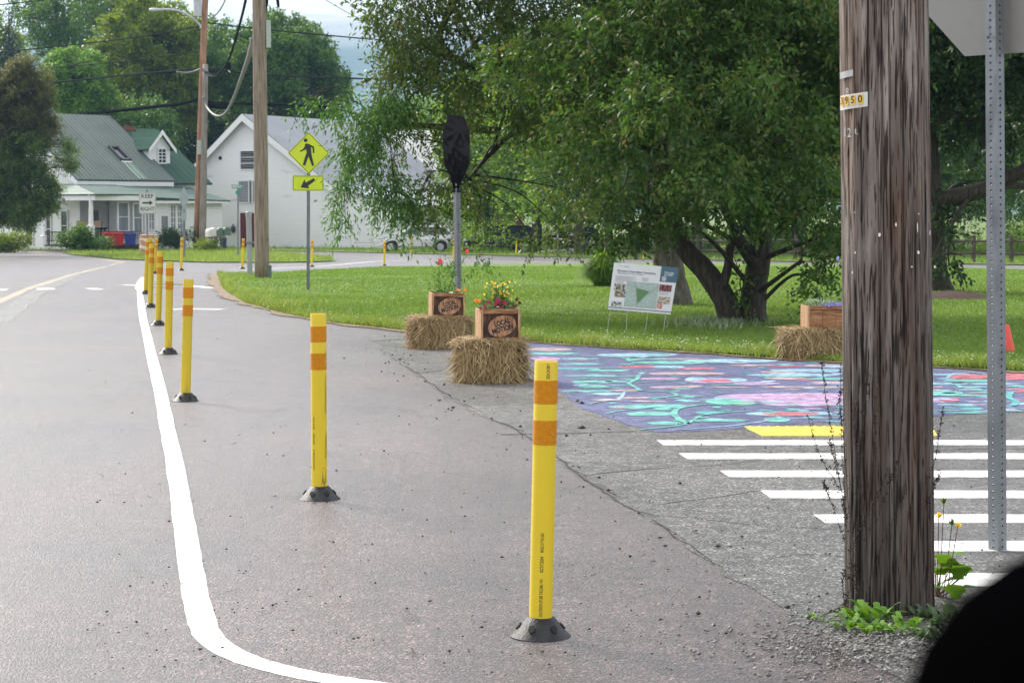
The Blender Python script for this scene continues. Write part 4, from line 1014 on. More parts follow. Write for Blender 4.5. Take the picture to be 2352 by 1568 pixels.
for pl in ([(.235, .44), (.38, .49), (.50, .535), (.60, .565), (.66, .53), (.735, .40)], [(.37, .37), (.385, .5), (.425, .8), (.44, .915)], [(.44, .85), (.56, .64), (.63, .55)], [(.235, .85), (.33, .78)], [(.5, .87), (.7, .89)]):
    for a, b in zip(pl[:-1], pl[1:]):
        A, B = bp2(*a, 2), bp2(*b, 2); d = (B - A).normalized().cross(nn) * (.0045 if len(pl) > 2 else .002); mb.quad(A - d, A + d, B + d, B - d)
mb.build('map_roads', M_grey, root, fixn=False)
def photo(s0, t0, s1, t1, c1, c2, nm): brect('photograph', s0, t0, s1, t1, mat('board_photo_' + nm, c1, .5, .3, 40, col2=c2, lo=.42, hi=.58))
photo(.05, .44, .225, .585, (.06, .06, .05), (.5, .45, .42), 'a'); photo(.07, .585, .235, .725, (.05, .045, .04), (.45, .38, .28), 'b'); photo(.04, .82, .205, .93, (.05, .05, .05), (.6, .6, .62), 'c')
photo(.745, .385, .935, .525, (.012, .01, .015), (.30, .08, .09), 'd'); photo(.745, .64, .935, .79, (.25, .16, .12), (.55, .50, .46), 'e'); photo(.745, .80, .83, .90, (.5, .06, .05), (.55, .4, .35), 'f')
un, vn = u.normalized(), -v.normalized()
def btext(s, t, body, size, wide, m, k=2, bold=0):
    mb = MB(); textmesh(mb, body, size, bp2(s, t, k), un, vn, bold, wide=wide * u.length); mb.build('lettering', m, root, fixn=False)
btext(.36, .165, 'Waterbury Center Better Connections', .036, .60, M_txt, bold=.01)
btext(.27, .215, 'Village Green Demonstration Project', .020, .40, M_txt)
btext(.11, .065, 'Vermont', .018, .07, M_grey); btext(.20, .065, 'Waterbury', .022, .075, M_txt)
btext(.865, .125, 'Tell us what', .032, .15, M_bw, bold=.02); btext(.86, .17, 'you think!', .032, .13, M_bw, bold=.02)
mb = MB(); mb2 = MB()
def tb_(m_=None):
    global mb
    mb.build('text_block', m_ or M_lite, root, fixn=False); mb = MB()
for i in range(7): mb.quad(*[bp2(s, t, 2) for s, t in ((.05, .265 + i * .016), (.05, .273 + i * .016), (.38 - .02 * (i % 3), .273 + i * .016), (.38 - .02 * (i % 3), .265 + i * .016))])
tb_()
for i in range(5): mb.quad(*[bp2(s, t, 2) for s, t in ((.46, .27 + i * .016), (.46, .278 + i * .016), (.57 - .015 * (i % 2), .278 + i * .016), (.57 - .015 * (i % 2), .27 + i * .016))])
tb_()
for i in range(5): mb.quad(*[bp2(s, t, 2) for s, t in ((.05, .375 + i * .012), (.05, .38 + i * .012), (.2 - .02 * (i % 2), .38 + i * .012), (.2 - .02 * (i % 2), .375 + i * .012))])
tb_()
for i in range(5): mb.quad(*[bp2(s, t, 2) for s, t in ((.745, .535 + i * .016), (.745, .542 + i * .016), (.92 - .03 * (i % 2), .542 + i * .016), (.92 - .03 * (i % 2), .535 + i * .016))])
tb_()
for i in range(6): mb2.quad(*[bp2(s, t, 2) for s, t in ((.765, .215 + i * .016), (.765, .224 + i * .016), (.835 - .01 * (i % 2), .224 + i * .016), (.835 - .01 * (i % 2), .215 + i * .016))])
mb2.build('text_block', M_bw, root, fixn=False)
M_wire = mat('stake_wire', (.42, .44, .40), .5, .1, metal=.5)
for (x0, y0), (x1, y1), xm in (((1403, 712), (1405, 708), 0), ((1393, 770), (1403, 712), 0), ((1438, 770), (1441, 714), 0), ((1480, 774), (1489, 718), 0), ((1521, 778), (1530, 722), 0), ((1403.5, 718), (1441, 722), 0)):
    a, b = P(x0, y0, YB), P(x1, y1, YB); mb = MB(); mb.tube([a + Vector((0, .01, -.02 if y0 > 760 else 0)), b + Vector((0, .01, .03 if y0 > 760 else 0))], .0035, 5); mb.build('stake', M_wire, root)
# ------------------------------------------------------------------ traffic cone behind the sign post
cb_ = G(2312, 815); root = empty('traffic_cone', cb_, 'red orange traffic cone on the lawn behind the perforated post', 'traffic cone')
M_cone = mat('cone_orange', (.62, .06, .035), .5, .08, 12)
k = F / cb_.y; mb = MB(); mb.lathe([(.085, .02), (.083, .04), (.022, .295), (.018, .30), (.015, .298)], cb_, 20); mb.build('cone_body', M_cone, root, smooth=40)
mb = MB(); mb.box(cb_ + Vector((0, 0, .011)), (.25, .25, .022)); mb.build('cone_base', M_cone, root, bevel=.005)
# ------------------------------------------------------------------ car mirror housing, very near
M_blk = mat('mirror_black', (.0010, .0010, .0012), .9, .2, 10, spec=0)
mc = P(2352, 1540, .40); KM = .77; root = empty('car_mirror', mc, 'black rounded car mirror housing, blurred in the near corner', 'car mirror')
mb = MB(); nu, nv = 28, 16
ctr = mc + Vector((.0935, .045, -.054)) * KM; a_, b_, d_ = .118 * KM, .088 * KM, .055 * KM
vs = []
for i in range(nv + 1):
    th = PI * i / nv
    for k in range(nu):
        ph = 2 * PI * k / nu; cs = lambda q, e: math.copysign(abs(q) ** e, q)
        vs.append(ctr + Vector((a_ * cs(math.sin(th), .7) * cs(math.cos(ph), .72), d_ * cs(math.cos(th), .8), b_ * cs(math.sin(th), .7) * cs(math.sin(ph), .72))))
mb.add(vs, [(i * nu + k, i * nu + (k + 1) % nu, (i + 1) * nu + (k + 1) % nu, (i + 1) * nu + k) for i in range(nv) for k in range(nu)])
mb.build('housing', M_blk, root, smooth=True)
mb = MB(); mb.tube([ctr + Vector((.05, 0, -.04)), ctr + Vector((.10, -.02, -.09)), ctr + Vector((.22, -.05, -.13))], [.024, .022, .028], 12); mb.build('bracket', M_blk, root, smooth=True)
mb = MB(); mb.prism([(.065 * math.cos(t * PI / 12), .042 * math.sin(t * PI / 12)) for t in range(24)], ctr + Vector((.008, .040, 0)), (1, 0, 0), (0, 0, 1), (0, 1, 0), .004); mb.build('mirror_glass', mat('mirror_glass', (.6, .62, .65), .03, .01, metal=1), root)
# ------------------------------------------------------------------ weeds round the near pole
M_dan = leafmat('dandelion_leaf', [(.05, .13, .015), (.10, .22, .025), (.17, .32, .05)], .3)
def toothed(t, p, d, n, l, w, r, seg=5):
    """a long lobed leaf that arches over"""
    p, d = Vector(p), Vector(d).normalized(); sd = d.cross(n).normalized(); prev = None
    for i in range(seg + 1):
        s = i / seg; q = p + d * l * s + Vector((0, 0, -.45 * l * s * s)) ; ww = w * (.25 + 1.1 * math.sin(PI * min(1, s * .9 + .05))) * (.75 if i % 2 else 1.1) * (0.1 if i == seg else 1)
        cur = (q - sd * ww / 2, q + sd * ww / 2)
        if prev:
            b = len(t.v); t.v += [prev[0], prev[1], cur[1], cur[0]]; t.q.append((b, b + 1, b + 2, b + 3)); t.r.append(min(1, max(0, r + RG.gauss(0, .08))))
        prev = cur
def rosette(name, label, spots, m):
    t = Tri(); root = empty(name, spots[0][0], label, 'weed')
    for c, n, l in spots:
        for _ in range(n):
            a = RG.uniform(0, 2 * PI); d = Vector((math.cos(a), math.sin(a), RG.uniform(.5, 2.4))); toothed(t, c + Vector((RG.gauss(0, .02), RG.gauss(0, .02), 0)), d, Vector((0, 0, 1)), l * RG.uniform(.6, 1.3), l * .19, RG.random())
    t.build('leaves', m, root); return root
rosette('weed_clump', 'bright green leafy weeds at the front foot of the big pole', [(G(1965, 1424, .01), 12, .12), (G(1992, 1418, .01), 11, .13), (G(2015, 1424, .01), 12, .12), (G(1995, 1447, .01), 16, .08), (G(2085, 1443, .01), 16, .09), (G(2030, 1452, .01), 14, .07), (G(1948, 1440, .01), 9, .09), (G(2060, 1452, .01), 8, .07)], M_dan)
rosette('ground_weeds', 'dark low weeds between the big pole and the car mirror', [(G(2135, 1420, .01), 16, .09), (G(2160, 1440, .01), 16, .08), (G(2110, 1465, .01), 14, .06), (G(2150, 1465, .01), 14, .07), (G(2175, 1415, .01), 14, .09)], leafmat('weed_dark', [(.02, .05, .012), (.04, .08, .02), (.07, .12, .03)], .2))
rosette('weed_sprout', 'tiny weed sprout in the gravel left of the big pole', [(G(1866, 1418, .01), 14, .035), (G(1900, 1425, .01), 8, .025)], M_dan)
root = rosette('dandelion', 'dandelion with yellow heads growing behind the big pole', [(P(2165, 1350, pY + .15) * 1, 1, .05)], M_dan)
t, st_, bl_ = Tri(), Tri(), Tri(); gb = on(2160, pY + .2)
for (x, y, l, w) in [(2148, 1255, .16, .07), (2160, 1290, .15, .07), (2178, 1285, .14, .06), (2200, 1300, .15, .07), (2195, 1345, .12, .06), (2160, 1345, .14, .07), (2165, 1262, .12, .05), (2190, 1300, .13, .05), (2215, 1290, .10, .06), (2180, 1330, .10, .05), (2160, 1310, .12, .06), (2205, 1320, .09, .05), (2150, 1280, .12, .05), (2170, 1390, .10, .05), (2190, 1400, .12, .05), (2150, 1400, .1, .05), (2210, 1410, .1, .04)]:
    q = P(x, y + 30, pY + .18 + RG.uniform(-.08, .1)); st_.stem(gb, q, .0025, .3); toothed(t, q, Vector((RG.gauss(.2, .5), RG.gauss(-.2, .4), RG.uniform(.2, 1))), Vector((0, 0, 1)), l, w, RG.uniform(.2, .7))
M_stalk = leafmat('stalk', [(.12, .05, .04), (.16, .09, .05), (.10, .14, .04)], .1)
for x, y, k in [(2156, 1185, 'y'), (2168, 1152, 'b'), (2187, 1200, 'b'), (2200, 1208, 'y')]:
    q = P(x, y, pY + .18); a = P(2150 + (x - 2150) * .35, 1400, pY + .18); st_.stem(a, q, .0022, .2)
    f = Vector((0, -.3, 1))
    for _ in range(14): bl_.leaf(q + Vector((0, 0, -.008)), Vector((RG.gauss(0, .35), RG.gauss(0, .35), 1)), rdir(), .026 if k == 'y' else .022, .007, RG.random()) if k == 'y' else t.leaf(q + Vector((0, 0, -.012)), Vector((RG.gauss(0, .2), RG.gauss(0, .2), 1)), rdir(), .028, .010, RG.random() * .4)
t.build('leaves', M_dan, root); st_.build('stalks', M_stalk, root); bl_.build('yellow_heads', M_py, root)
M_dry = leafmat('dry_stalk', [(.012, .008, .007), (.03, .018, .014), (.07, .045, .035)], .0, rough=.8)
root = empty('dry_weed', on(1950, pY - .1), 'dry brown seed stalks climbing the side of the big pole', 'weed')
t = Tri()
for pl in [[(1945, 1190), (1930, 1110), (1908, 980), (1895, 900), (1887, 830)], [(1945, 1200), (1936, 1090), (1932, 960), (1931, 850)], [(1945, 1215), (1925, 1120), (1885, 1050), (1856, 960)], [(1940, 1240), (1915, 1170), (1893, 1110), (1905, 1130)], [(1944, 1190), (1925, 1090), (1912, 1040), (1905, 1010)], [(1950, 1180), (1937, 1000), (1928, 925), (1932, 900)],
           [(1960, 1230), (1972, 1080), (1985, 960), (1993, 860)], [(1970, 1220), (2005, 1060), (2012, 960), (2018, 850)], [(1990, 1230), (1978, 1120), (1962, 980), (1967, 930)], [(2010, 1200), (2040, 1120), (2060, 1060)], [(2000, 1320), (2070, 1220), (2140, 1080), (2158, 990), (2165, 945)], [(2040, 1290), (2110, 1190), (2150, 1110), (2156, 1090)], [(1995, 1350), (2030, 1240), (2080, 1130)], [(1950, 1270), (1985, 1200), (2040, 1080)],
           [(1935, 1330), (1942, 1380), (1965, 1300), (1940, 1310)], [(1940, 1395), (1936, 1330), (1948, 1322), (1970, 1350)], [(1890, 1420), (1930, 1400), (1945, 1385)]]:
    yo = -PR - .02 if 1955 < pl[-1][0] < 2100 else -.1
    pp = smooth_line([P(x, y, pY + yo) for x, y in pl], 6)
    for a, b in zip(pp[:-1], pp[1:]): t.stem(a, b, .0011, RG.random())
    L_ = len(pp)
    for i in range(L_):
        for _ in range(2 if i > L_ * .3 else 1):
            q = pp[i] + Vector((RG.gauss(0, .003), RG.gauss(0, .003), RG.gauss(0, .008)))
            for _ in range(4): t.leaf(q, rdir(.4), rdir(), RG.uniform(.006, .012), .005, RG.random())
t.build('seed_stalks', M_dry, root)
# ------------------------------------------------------------------ pedestrian crossing sign
def rrect(w, h, r, n=5):
    out = []
    for cx_, cy_, a0 in ((w / 2 - r, h / 2 - r, 0), (-w / 2 + r, h / 2 - r, 90), (-w / 2 + r, -h / 2 + r, 180), (w / 2 - r, -h / 2 + r, 270)):
        for k in range(n + 1):
            a = math.radians(a0 + 90 * k / n); out.append((cx_ + r * math.cos(a), cy_ + r * math.sin(a)))
    return out
def ring(mb, outer, inner, o, u, v):
    n = len(outer); o, u, v = Vector(o), Vector(u), Vector(v)
    mb.add([o + u * a + v * b for a, b in outer] + [o + u * a + v * b for a, b in inner], [(i, (i + 1) % n, n + (i + 1) % n, n + i) for i in range(n)])
M_fyg = mat('fluorescent_yellow_green', (.56, .66, .012), .4, .04, 6); M_sblk = mat('sign_black', (.012, .014, .012), .45, .1)
fy = Vector((0, -1, 0)); ux, uz = Vector((1, 0, 0)), Vector((0, 0, 1))
pb = G(707.5, 669); YP = pb.y
root = empty('crossing_sign', pb, 'yellow green diamond pedestrian crossing sign with an arrow plaque, on the lawn edge', 'road sign')
perf_tube(pb - Vector((0, 0, .1)), P(709, 310, YP), .05, math.radians(-100), .04, M_galvd, root, 'post', .009)
k = YP / F; dc = P(709.5, 352, YP) + fy * .04; half = 48.5 * k; side = half * math.sqrt(2)
def rot45(p): return [((a - b) * .70711, (a + b) * .70711) for a, b in p]
mb = MB(); mb.prism(rot45(rrect(side, side, .035)), dc, ux, uz, -fy, .003); pl = mb.build('diamond_plate', M_fyg, root)
mb = MB(); ring(mb, rot45(rrect(side - .022, side - .022, .028)), rot45(rrect(side - .042, side - .042, .02)), dc + fy * .002, ux, uz); mb.build('border', M_sblk, pl, fixn=False)
fig = [(1213, 383), (1232, 377), (1252, 383), (1297, 408), (1299, 465), (1285, 465), (1283, 420), (1268, 412), (1272, 470), (1278, 500), (1295, 575), (1278, 585), (1245, 495), (1215, 578), (1192, 572), (1215, 495), (1228, 465), (1224, 430), (1205, 440), (1170, 455), (1167, 445), (1200, 425), (1213, 400)]
zs_ = .2678 * .9408 * k
mb = MB(); mb.prism([((x - 1247) * zs_, (465 - y) * zs_) for x, y in fig], dc + fy * .0022, ux, uz, fy, .001)
mb.prism([((1220 - 1247) * zs_ + 17.5 * zs_ * math.cos(t), (465 - 350) * zs_ + 17.5 * zs_ * math.sin(t)) for t in [i * PI / 10 for i in range(20)]], dc + fy * .0022, ux, uz, fy, .001)
mb.build('walking_figure', M_sblk, pl)
ac = P(708, 421, YP) + fy * .04; w_, h_ = 71 * k, 35 * k
mb = MB(); mb.prism(rrect(w_, h_, .03), ac, ux, uz, -fy, .003); pl = mb.build('arrow_plaque', M_fyg, root)
mb = MB(); ring(mb, rrect(w_ - .016, h_ - .016, .026), rrect(w_ - .034, h_ - .034, .018), ac + fy * .002, ux, uz); mb.build('border', M_sblk, pl, fixn=False)
arr = [(1295, 690), (1310, 712), (1243, 760), (1255, 783), (1175, 775), (1210, 702), (1222, 730)]
mb = MB(); mb.prism([((x - 1243) * zs_, (736 - y) * zs_) for x, y in arr], ac + fy * .0022, ux, uz, fy, .001); mb.build('arrow', M_sblk, pl)
# ------------------------------------------------------------------ bagged sign
YB2 = 22.4; bb = on(1053.5, YB2)
root = empty('bagged_sign', bb, 'sign post with its sign head wrapped in a black plastic bag, behind the planters', 'road sign')
perf_tube(bb - Vector((0, 0, .1)), P(1049, 420, YB2), .057, math.radians(-60), .03, M_galvd, root, 'post', .0075)
M_bag = mat('black_bag', (.002, .002, .0025), .27, .3, 6, bump=.3, bscale=14, spec=.17)
hexa = [(1031, 264), (1066, 268), (1079, 302), (1079, 378), (1063, 413), (1036, 411), (1020, 378), (1016.5, 303)]
mb = MB(); nk, ni = 64, 15; vs = []; fs = []; rr_ = random.Random(3)
def hx(t):
    q = t * 8; a = int(q) % 8; f = q - int(q); A_, B_ = hexa[a], hexa[(a + 1) % 8]; return A_[0] + (B_[0] - A_[0]) * f, A_[1] + (B_[1] - A_[1]) * f
kB = YB2 / F
def crease(x, y):
    """sharp folds radiating from the pinch at the plate and running down to the tie"""
    dx, dy = x - 1058, y - 300; an = math.atan2(dy, dx); rr = math.hypot(dx, dy)
    f1 = abs(math.sin(an * 4.5 + .4)) * min(1, rr / 26) * math.exp(-rr / 70)
    dx2, dy2 = x - 1048, y - 440; a2 = math.atan2(dx2, -dy2)
    f2 = abs(math.sin(a2 * 21 + .6 * math.sin(y * .06))) * max(0, (y - 318) / 110)
    f3 = abs(((x * .06 + y * .021) % 1) - .5) * .5 + abs(((x * .035 - y * .05) % 1) - .5) * .5
    return .022 * f1 + .026 * f2 + .018 * f3
for sgn in (-1, 1):
    b0 = len(vs)
    for i in range(ni + 1):
        s_ = i / ni
        for j in range(nk):
            x, y = hx(j / nk); x = 1048 + (x - 1048) * s_; y = 338 + (y - 338) * s_
            bul = (.035 + .02 * (y > 340)) * (1 - s_ ** 2.2)
            p = P(x, y, YB2); p.y += sgn * (.012 + bul - (crease(x, y) if sgn < 0 else 0) * (1 - s_ ** 6) * .9 + .0)
            vs.append(p)
    for i in range(ni):
        for j in range(nk): fs.append((b0 + i * nk + j, b0 + i * nk + (j + 1) % nk, b0 + (i + 1) * nk + (j + 1) % nk, b0 + (i + 1) * nk + j))
e1, e2 = ni * nk, (ni + 1) * nk + ni * nk
for j in range(nk): fs.append((e1 + j, e1 + (j + 1) % nk, e2 + (j + 1) % nk, e2 + j))
mb.add(vs, fs)
mb.build('bag', M_bag, root, smooth=28)
mb = MB(); nn3 = 22; vs = []
for i, (y, w_) in enumerate([(404, 17), (412, 13.5), (420, 9.5), (427, 7.5), (431, 7.2), (437, 8.5), (442, 9)]):
    c = P(1049, y, YB2)
    for j in range(nn3): a = 2 * PI * j / nn3; r_ = w_ * kB * (1 + .16 * math.sin(j * 2.9 + i * .3)); vs.append(c + Vector((r_ * math.cos(a), r_ * .8 * math.sin(a), 0)))
mb.add(vs, [(i * nn3 + j, i * nn3 + (j + 1) % nn3, (i + 1) * nn3 + (j + 1) % nn3, (i + 1) * nn3 + j) for i in range(6) for j in range(nn3)]); mb.build('bag_neck', M_bag, root, smooth=30)
o = MB().tube([P(1049, 427, YB2), P(1049, 432, YB2)], 8.2 * kB, 14).build('tape', M_blk, root, smooth=40)
# ------------------------------------------------------------------ keep right sign, drum, diamond back, street name sign
YK = 95.0; kk_ = YK / F
kb = on(338, YK); root = empty('keep_right_sign', kb, 'white keep right sign with a black arrow on a steel post behind the orange drum', 'road sign')
mb = MB(); mb.box((kb.x + .03, kb.y, (kb.z + P(339, 436, YK).z) / 2), (.075, .05, P(339, 436, YK).z - kb.z)); mb.build('post', M_galvd, root)
kc = P(339, 466, YK) + fy * .05; w_, h_ = 39 * kk_, 49 * kk_
M_sw = mat('sign_white_faded', (.50, .51, .49), .5, .05, 4)
mb = MB(); mb.prism(rrect(w_, h_, .05), kc, ux, uz, -fy, .02); pl = mb.build('sign_plate', M_sw, root)
mb = MB(); ring(mb, rrect(w_ - .03, h_ - .03, .04), rrect(w_ - .055, h_ - .055, .03), kc + fy * .004, ux, uz); mb.build('border', M_sblk, pl, fixn=False)
for txt, dy in (('KEEP', .31), ('RIGHT', -.30)):
    mb = MB(); textmesh(mb, txt, .27, kc + fy * .006 + uz * dy, ux, uz, .012, wide=.58 if txt == 'KEEP' else .66); mb.build('lettering', M_sblk, pl, fixn=False)
mb = MB(); mb.prism([(-.24, .04), (.10, .04), (.10, .12), (.25, 0), (.10, -.12), (.10, -.04), (-.24, -.04)], kc + fy * .004, ux, uz, fy, .003); mb.build('arrow', M_sblk, pl)
db = G(338, 585); kd = db.y / F; root = empty('traffic_drum', db, 'faded orange traffic drum with white bands on the grass island', 'traffic drum')
R0 = 17.5 * kd; hd = 47 * kd
M_dro = mat('drum_orange', (.40, .165, .10), .6, .12, 6); M_drw = mat('drum_white', (.62, .58, .54), .5, .1, 6)
prof = [(1.12, 0), (1.12, .06), (1.0, .07), (1.0, .24), (.97, .25), (.97, .44), (.95, .45), (.95, .64), (.93, .65), (.93, .82), (.96, .83), (.96, .9), (.90, .97), (.6, 1.0)]
mb = MB(); mb.lathe([(r * R0, z * hd) for r, z in prof], db, 28); dr_ = mb.build('drum_body', M_dro, root, smooth=40)
for z0, z1, r in ((.26, .42, .98), (.66, .80, .94)):
    mb = MB(); mb.lathe([(r * R0 + .006, z0 * hd), (r * R0 + .006, z1 * hd)], db, 28, cap=False)
    for v in mb.v: v.z += .05 * math.sin(math.atan2(v.y - db.y, v.x - db.x) * 2)
    mb.build('band', M_drw, root, smooth=40)
yd = 88.0; bd = on(422.5, yd, .03); kq = yd / F
root = empty('diamond_sign', bd, 'grey back of a small diamond sign on a post near the leaning poles', 'road sign')
M_sgb = mat('sign_back_grey', (.27, .30, .31), .5, .06, 4, metal=.2)
mb = MB(); mb.tube([bd, P(423, 430, yd)], .06, 8); mb.build('post', M_galvd, root)
mb = MB(); mb.prism([(0, .53), (.22, 0), (0, -.56), (-.22, 0)], P(423, 456, yd) + fy * .08, ux, uz, -fy, .02); mb.build('sign_plate', M_sgb, root)
mb = MB(); mb.prism(rrect(.22, .36, .02), P(423, 497, yd) + fy * .08, ux, uz, -fy, .02); mb.build('plaque', M_sgb, root)
ysn = 92.0; bs_ = on(547, ysn, .03); root = empty('street_sign', bs_, 'green street name sign on a thin post in front of the white barn', 'street sign')
mb = MB(); mb.tube([bs_, P(546.5, 425, ysn)], .035, 8); mb.build('post', M_galvd, root)
M_grn = mat('street_green', (.015, .20, .14), .4, .05); M_gw = mat('sign_text_white', (.75, .78, .75), .4, .02)
for (x, y), (w_, h_), yaw_, txt, nm in (((545, 429), (.50, .155), 0, 'MAPLE ST', 'name_blade'), ((546, 442), (.32, .15), .8, None, 'cross_blade')):
    c = P(x, y, ysn) + fy * .04; u = Vector((math.cos(yaw_), -math.sin(yaw_), 0)); n2 = u.cross(uz)
    mb = MB(); mb.prism(rrect(w_, h_, .02), c, u, uz, -n2, .01); pl = mb.build(nm, M_grn, root)
    if txt: mb = MB(); textmesh(mb, txt, .15, c + n2 * .004, u, uz, .02, wide=.42); mb.build('lettering', M_gw, pl, fixn=False)
bp3 = G(1282, 607); root = empty('sign_post', bp3, 'bare thin steel post at the far road edge left of the crab apple', 'post')
MB().tube([bp3, P(1281, 540, bp3.y)], .022, 6).build('post', M_galvd, root)
MB().prism(rrect(.05, .30, .02), P(1281, 545, bp3.y) + fy * .03, ux, uz, -fy, .01).build('reflector', M_sgb, root)
# ------------------------------------------------------------------ utility poles further away
M_p2 = wood('tan_pole', (.085, .062, .046), (.19, .145, .110), (.26, .21, .165), (.34, .29, .24), 9, .5, .5)
M_p3 = wood('red_pole', (.10, .045, .025), (.26, .13, .075), (.36, .20, .12), (.42, .30, .22), 7, .25, .4, dk=(.2, 2.2, .3))
M_p4 = wood('grey_pole', (.10, .085, .068), (.19, .165, .14), (.26, .235, .205), (.33, .30, .27), 8, .4, .4)
M_box = mat('box_grey', (.34, .40, .36), .5, .05, 4); M_con = mat('conduit', (.27, .28, .29), .5, .08, 6); M_cbl = mat('cable_black', (.009, .009, .010), .7, .2, spec=0); M_wireg = mat('wire_grey', (.03, .032, .032), .7, .1, spec=0); M_cbg = mat('cable_grey', (.15, .15, .145), .5, .1)
def px_tube(pts, Y, r, n=8, sm_=0):
    q = [P(x, y, Y if not isinstance(Y, (list, tuple)) else Y[i]) for i, (x, y) in enumerate(pts)]
    if sm_: q = smooth_line(q, sm_)
    return q
pm = G(602, 641); km = pm.y / F
root = empty('utility_pole', pm, 'tan wooden utility pole beside the grey conduit pipe at the lawn corner', 'utility pole')
tp = P(592.5, -260, pm.y); ns = 20
mb = MB(); mb.tube([pm.lerp(tp, i / ns) - (Vector((0, 0, .1)) if i == 0 else Vector()) for i in range(ns + 1)], [(16.8 - 1.8 * i / ns) * km for i in range(ns + 1)], 28); mb.build('shaft', M_p2, root, smooth=True)
mb = MB(); mb.box(P(617, 79, pm.y) + Vector((0, -.02, 0)), (10 * km, .09, 62 * km)); mb.build('riser_cover', M_box, root, bevel=.005)
mb = MB(); mb.box(P(619, 625, pm.y - .05), (9 * km, .09, 32 * km)); mb.build('ground_box', mat('box_dark', (.10, .13, .12), .5, .1), root, bevel=.005)
mb = MB()
for off in range(3): mb.tube(px_tube([(608 + off, -60), (611 + off * 2, 0), (609 + off, 25), (607, 60)], pm.y, 0, sm_=5), .014, 6)
mb.build('cable_bundle', M_cbl, root, smooth=True)
mb = MB()
for off in range(4): mb.tube(px_tube([(622 + off * 2, -60), (630 + off * 2, -20), (636 + off * 1.5, 5), (638 + off, 18)], pm.y, 0, sm_=5), .012, 6)
mb.build('cable_loop', M_cbl, root, smooth=True)
mb = MB(); mb.tube([P(603, 548, pm.y), P(617, 549, pm.y - .1)], .02, 6); mb.build('bolt', M_galvd, root)
pc_ = G(574, 632); root = empty('conduit_pipe', pc_, 'grey conduit pipe strapped to the tan utility pole', 'pipe')
mb = MB(); mb.tube([pc_ - Vector((0, 0, .05)), P(572, 520, pc_.y), P(571, 487, pc_.y)], 6.3 * pc_.y / F, 18); mb.build('pipe', M_con, root, smooth=40)
mb = MB(); mb.tube([P(571, 498, pc_.y), P(571, 487.5, pc_.y), P(571, 485.5, pc_.y)], [7.2 * pc_.y / F, 7.2 * pc_.y / F, 5 * pc_.y / F], 18); mb.build('cap', M_con, root, smooth=40)
mb = MB(); mb.box(P(578, 557, pc_.y) , (26 * pc_.y / F, .16, 4 * pc_.y / F)); mb.build('strap', M_galvd, root)
YL = 110.0; kl = YL / F
pr = on(451.5, YL); root = empty('utility_pole', pr, 'tall leaning reddish utility pole with a street light and transformer', 'utility pole')
mb = MB(); tpr = P(476, -140, YL); mb.tube([pr.lerp(tpr, i / 12) for i in range(13)], [(7.9 - .9 * i / 12) * kl for i in range(13)], 20); mb.build('shaft', M_p3, root, smooth=True)
M_tr = mat('transformer_grey', (.42, .44, .46), .45, .06, 5)
mb = MB(); c = P(454, 38, YL - .35); mb.lathe([(9.3 * kl, 0), (9.3 * kl, 34 * kl), (9.9 * kl, 34.2 * kl), (9.9 * kl, 37 * kl), (6 * kl, 41 * kl)], c, 20); mb.build('transformer', M_tr, root, smooth=40)
mb = MB(); mb.tube(px_tube([(461, 66), (459, 58), (440, 40), (415, 27), (390, 22.5), (368, 22.5)], YL - .2, 0, sm_=6), .055, 8); mb.build('lamp_arm', M_tr, root, smooth=True)
mb = MB(); a = P(371, 23, YL - .2); b = P(342, 24, YL - .2); mb.tube([a, a.lerp(b, .25), a.lerp(b, .6), a.lerp(b, .93), b], [.07, .12, .15, .12, .04], 12)
for v in mb.v: v.z = a.z + (v.z - a.z) * .75
mb.build('lamp_head', M_tr, root, smooth=True)
mb = MB(); mb.box(P(459.5, 339, YL - .35), (12.5 * kl, .2, 32 * kl)); mb.build('meter_box', M_box, root, bevel=.01)
pg = on(465.5, YL - .4); root = empty('utility_pole', pg, 'short grey utility pole stump standing against the leaning reddish pole', 'utility pole')
tpg = P(472, 148, YL - .4); mb = MB(); mb.tube([pg.lerp(tpg, i / 8) for i in range(9)], [(8.2 - 2.2 * i / 8) * kl for i in range(9)], 20); mb.build('shaft', M_p4, root, smooth=True)
# wires and cables
def wire(label, pts, Y, r, m=M_wireg, name='power_line', cat='overhead wire', sag=True):
    q = smooth_line([P(x, y, (Y[i] if isinstance(Y, (list, tuple)) else Y)) for i, (x, y) in enumerate(pts)], 7)
    o = MB().tube(q, r * 1.35, 5).build(name, m, base=q[0], smooth=True); tag(o, label, cat); return o
wire('upper grey wire from the street light pole off past the left trees', [(-60, 128), (120, 108), (300, 88), (463, 60)], [140, 130, 120, 110], .03)
wire('thin drooping wire second below the street light arm', [(-60, 168), (120, 156), (300, 140), (465, 117)], [140, 130, 120, 110], .018)
wire('taut mid wire crossing at the top of the grey stump toward the yew', [(-60, 206), (120, 190), (300, 172), (466, 157)], [140, 130, 120, 110], .04, M_wireg)
wire('thick black cable sagging in front of the green roof', [(-60, 286), (100, 271), (250, 257), (380, 243), (425, 237), (463, 225)], [135, 128, 121, 114, 112, 110], .07, M_cbl, 'telephone_cable')
wire('wire at the very top corner above the spruce tip', [(-40, 16), (60, 5), (140, -4)], [140, 136, 132], .03)
wire('thin faint service wire running down left below the drooping one', [(-40, 195), (100, 165), (200, 142), (280, 118)], [130, 124, 118, 112], .014)
wire('upper grey wire from the reddish pole across the maple to the big tree', [(478, 53), (577, 65), (700, 77), (800, 86), (890, 94)], [110, 112, 115, 118, 120], .03)
wire('mid wire from the grey stump across the maple to the blue hills', [(468, 157), (540, 165), (577, 171), (700, 176), (850, 182), (900, 184)], [110, 111, 112, 115, 118, 120], .038)
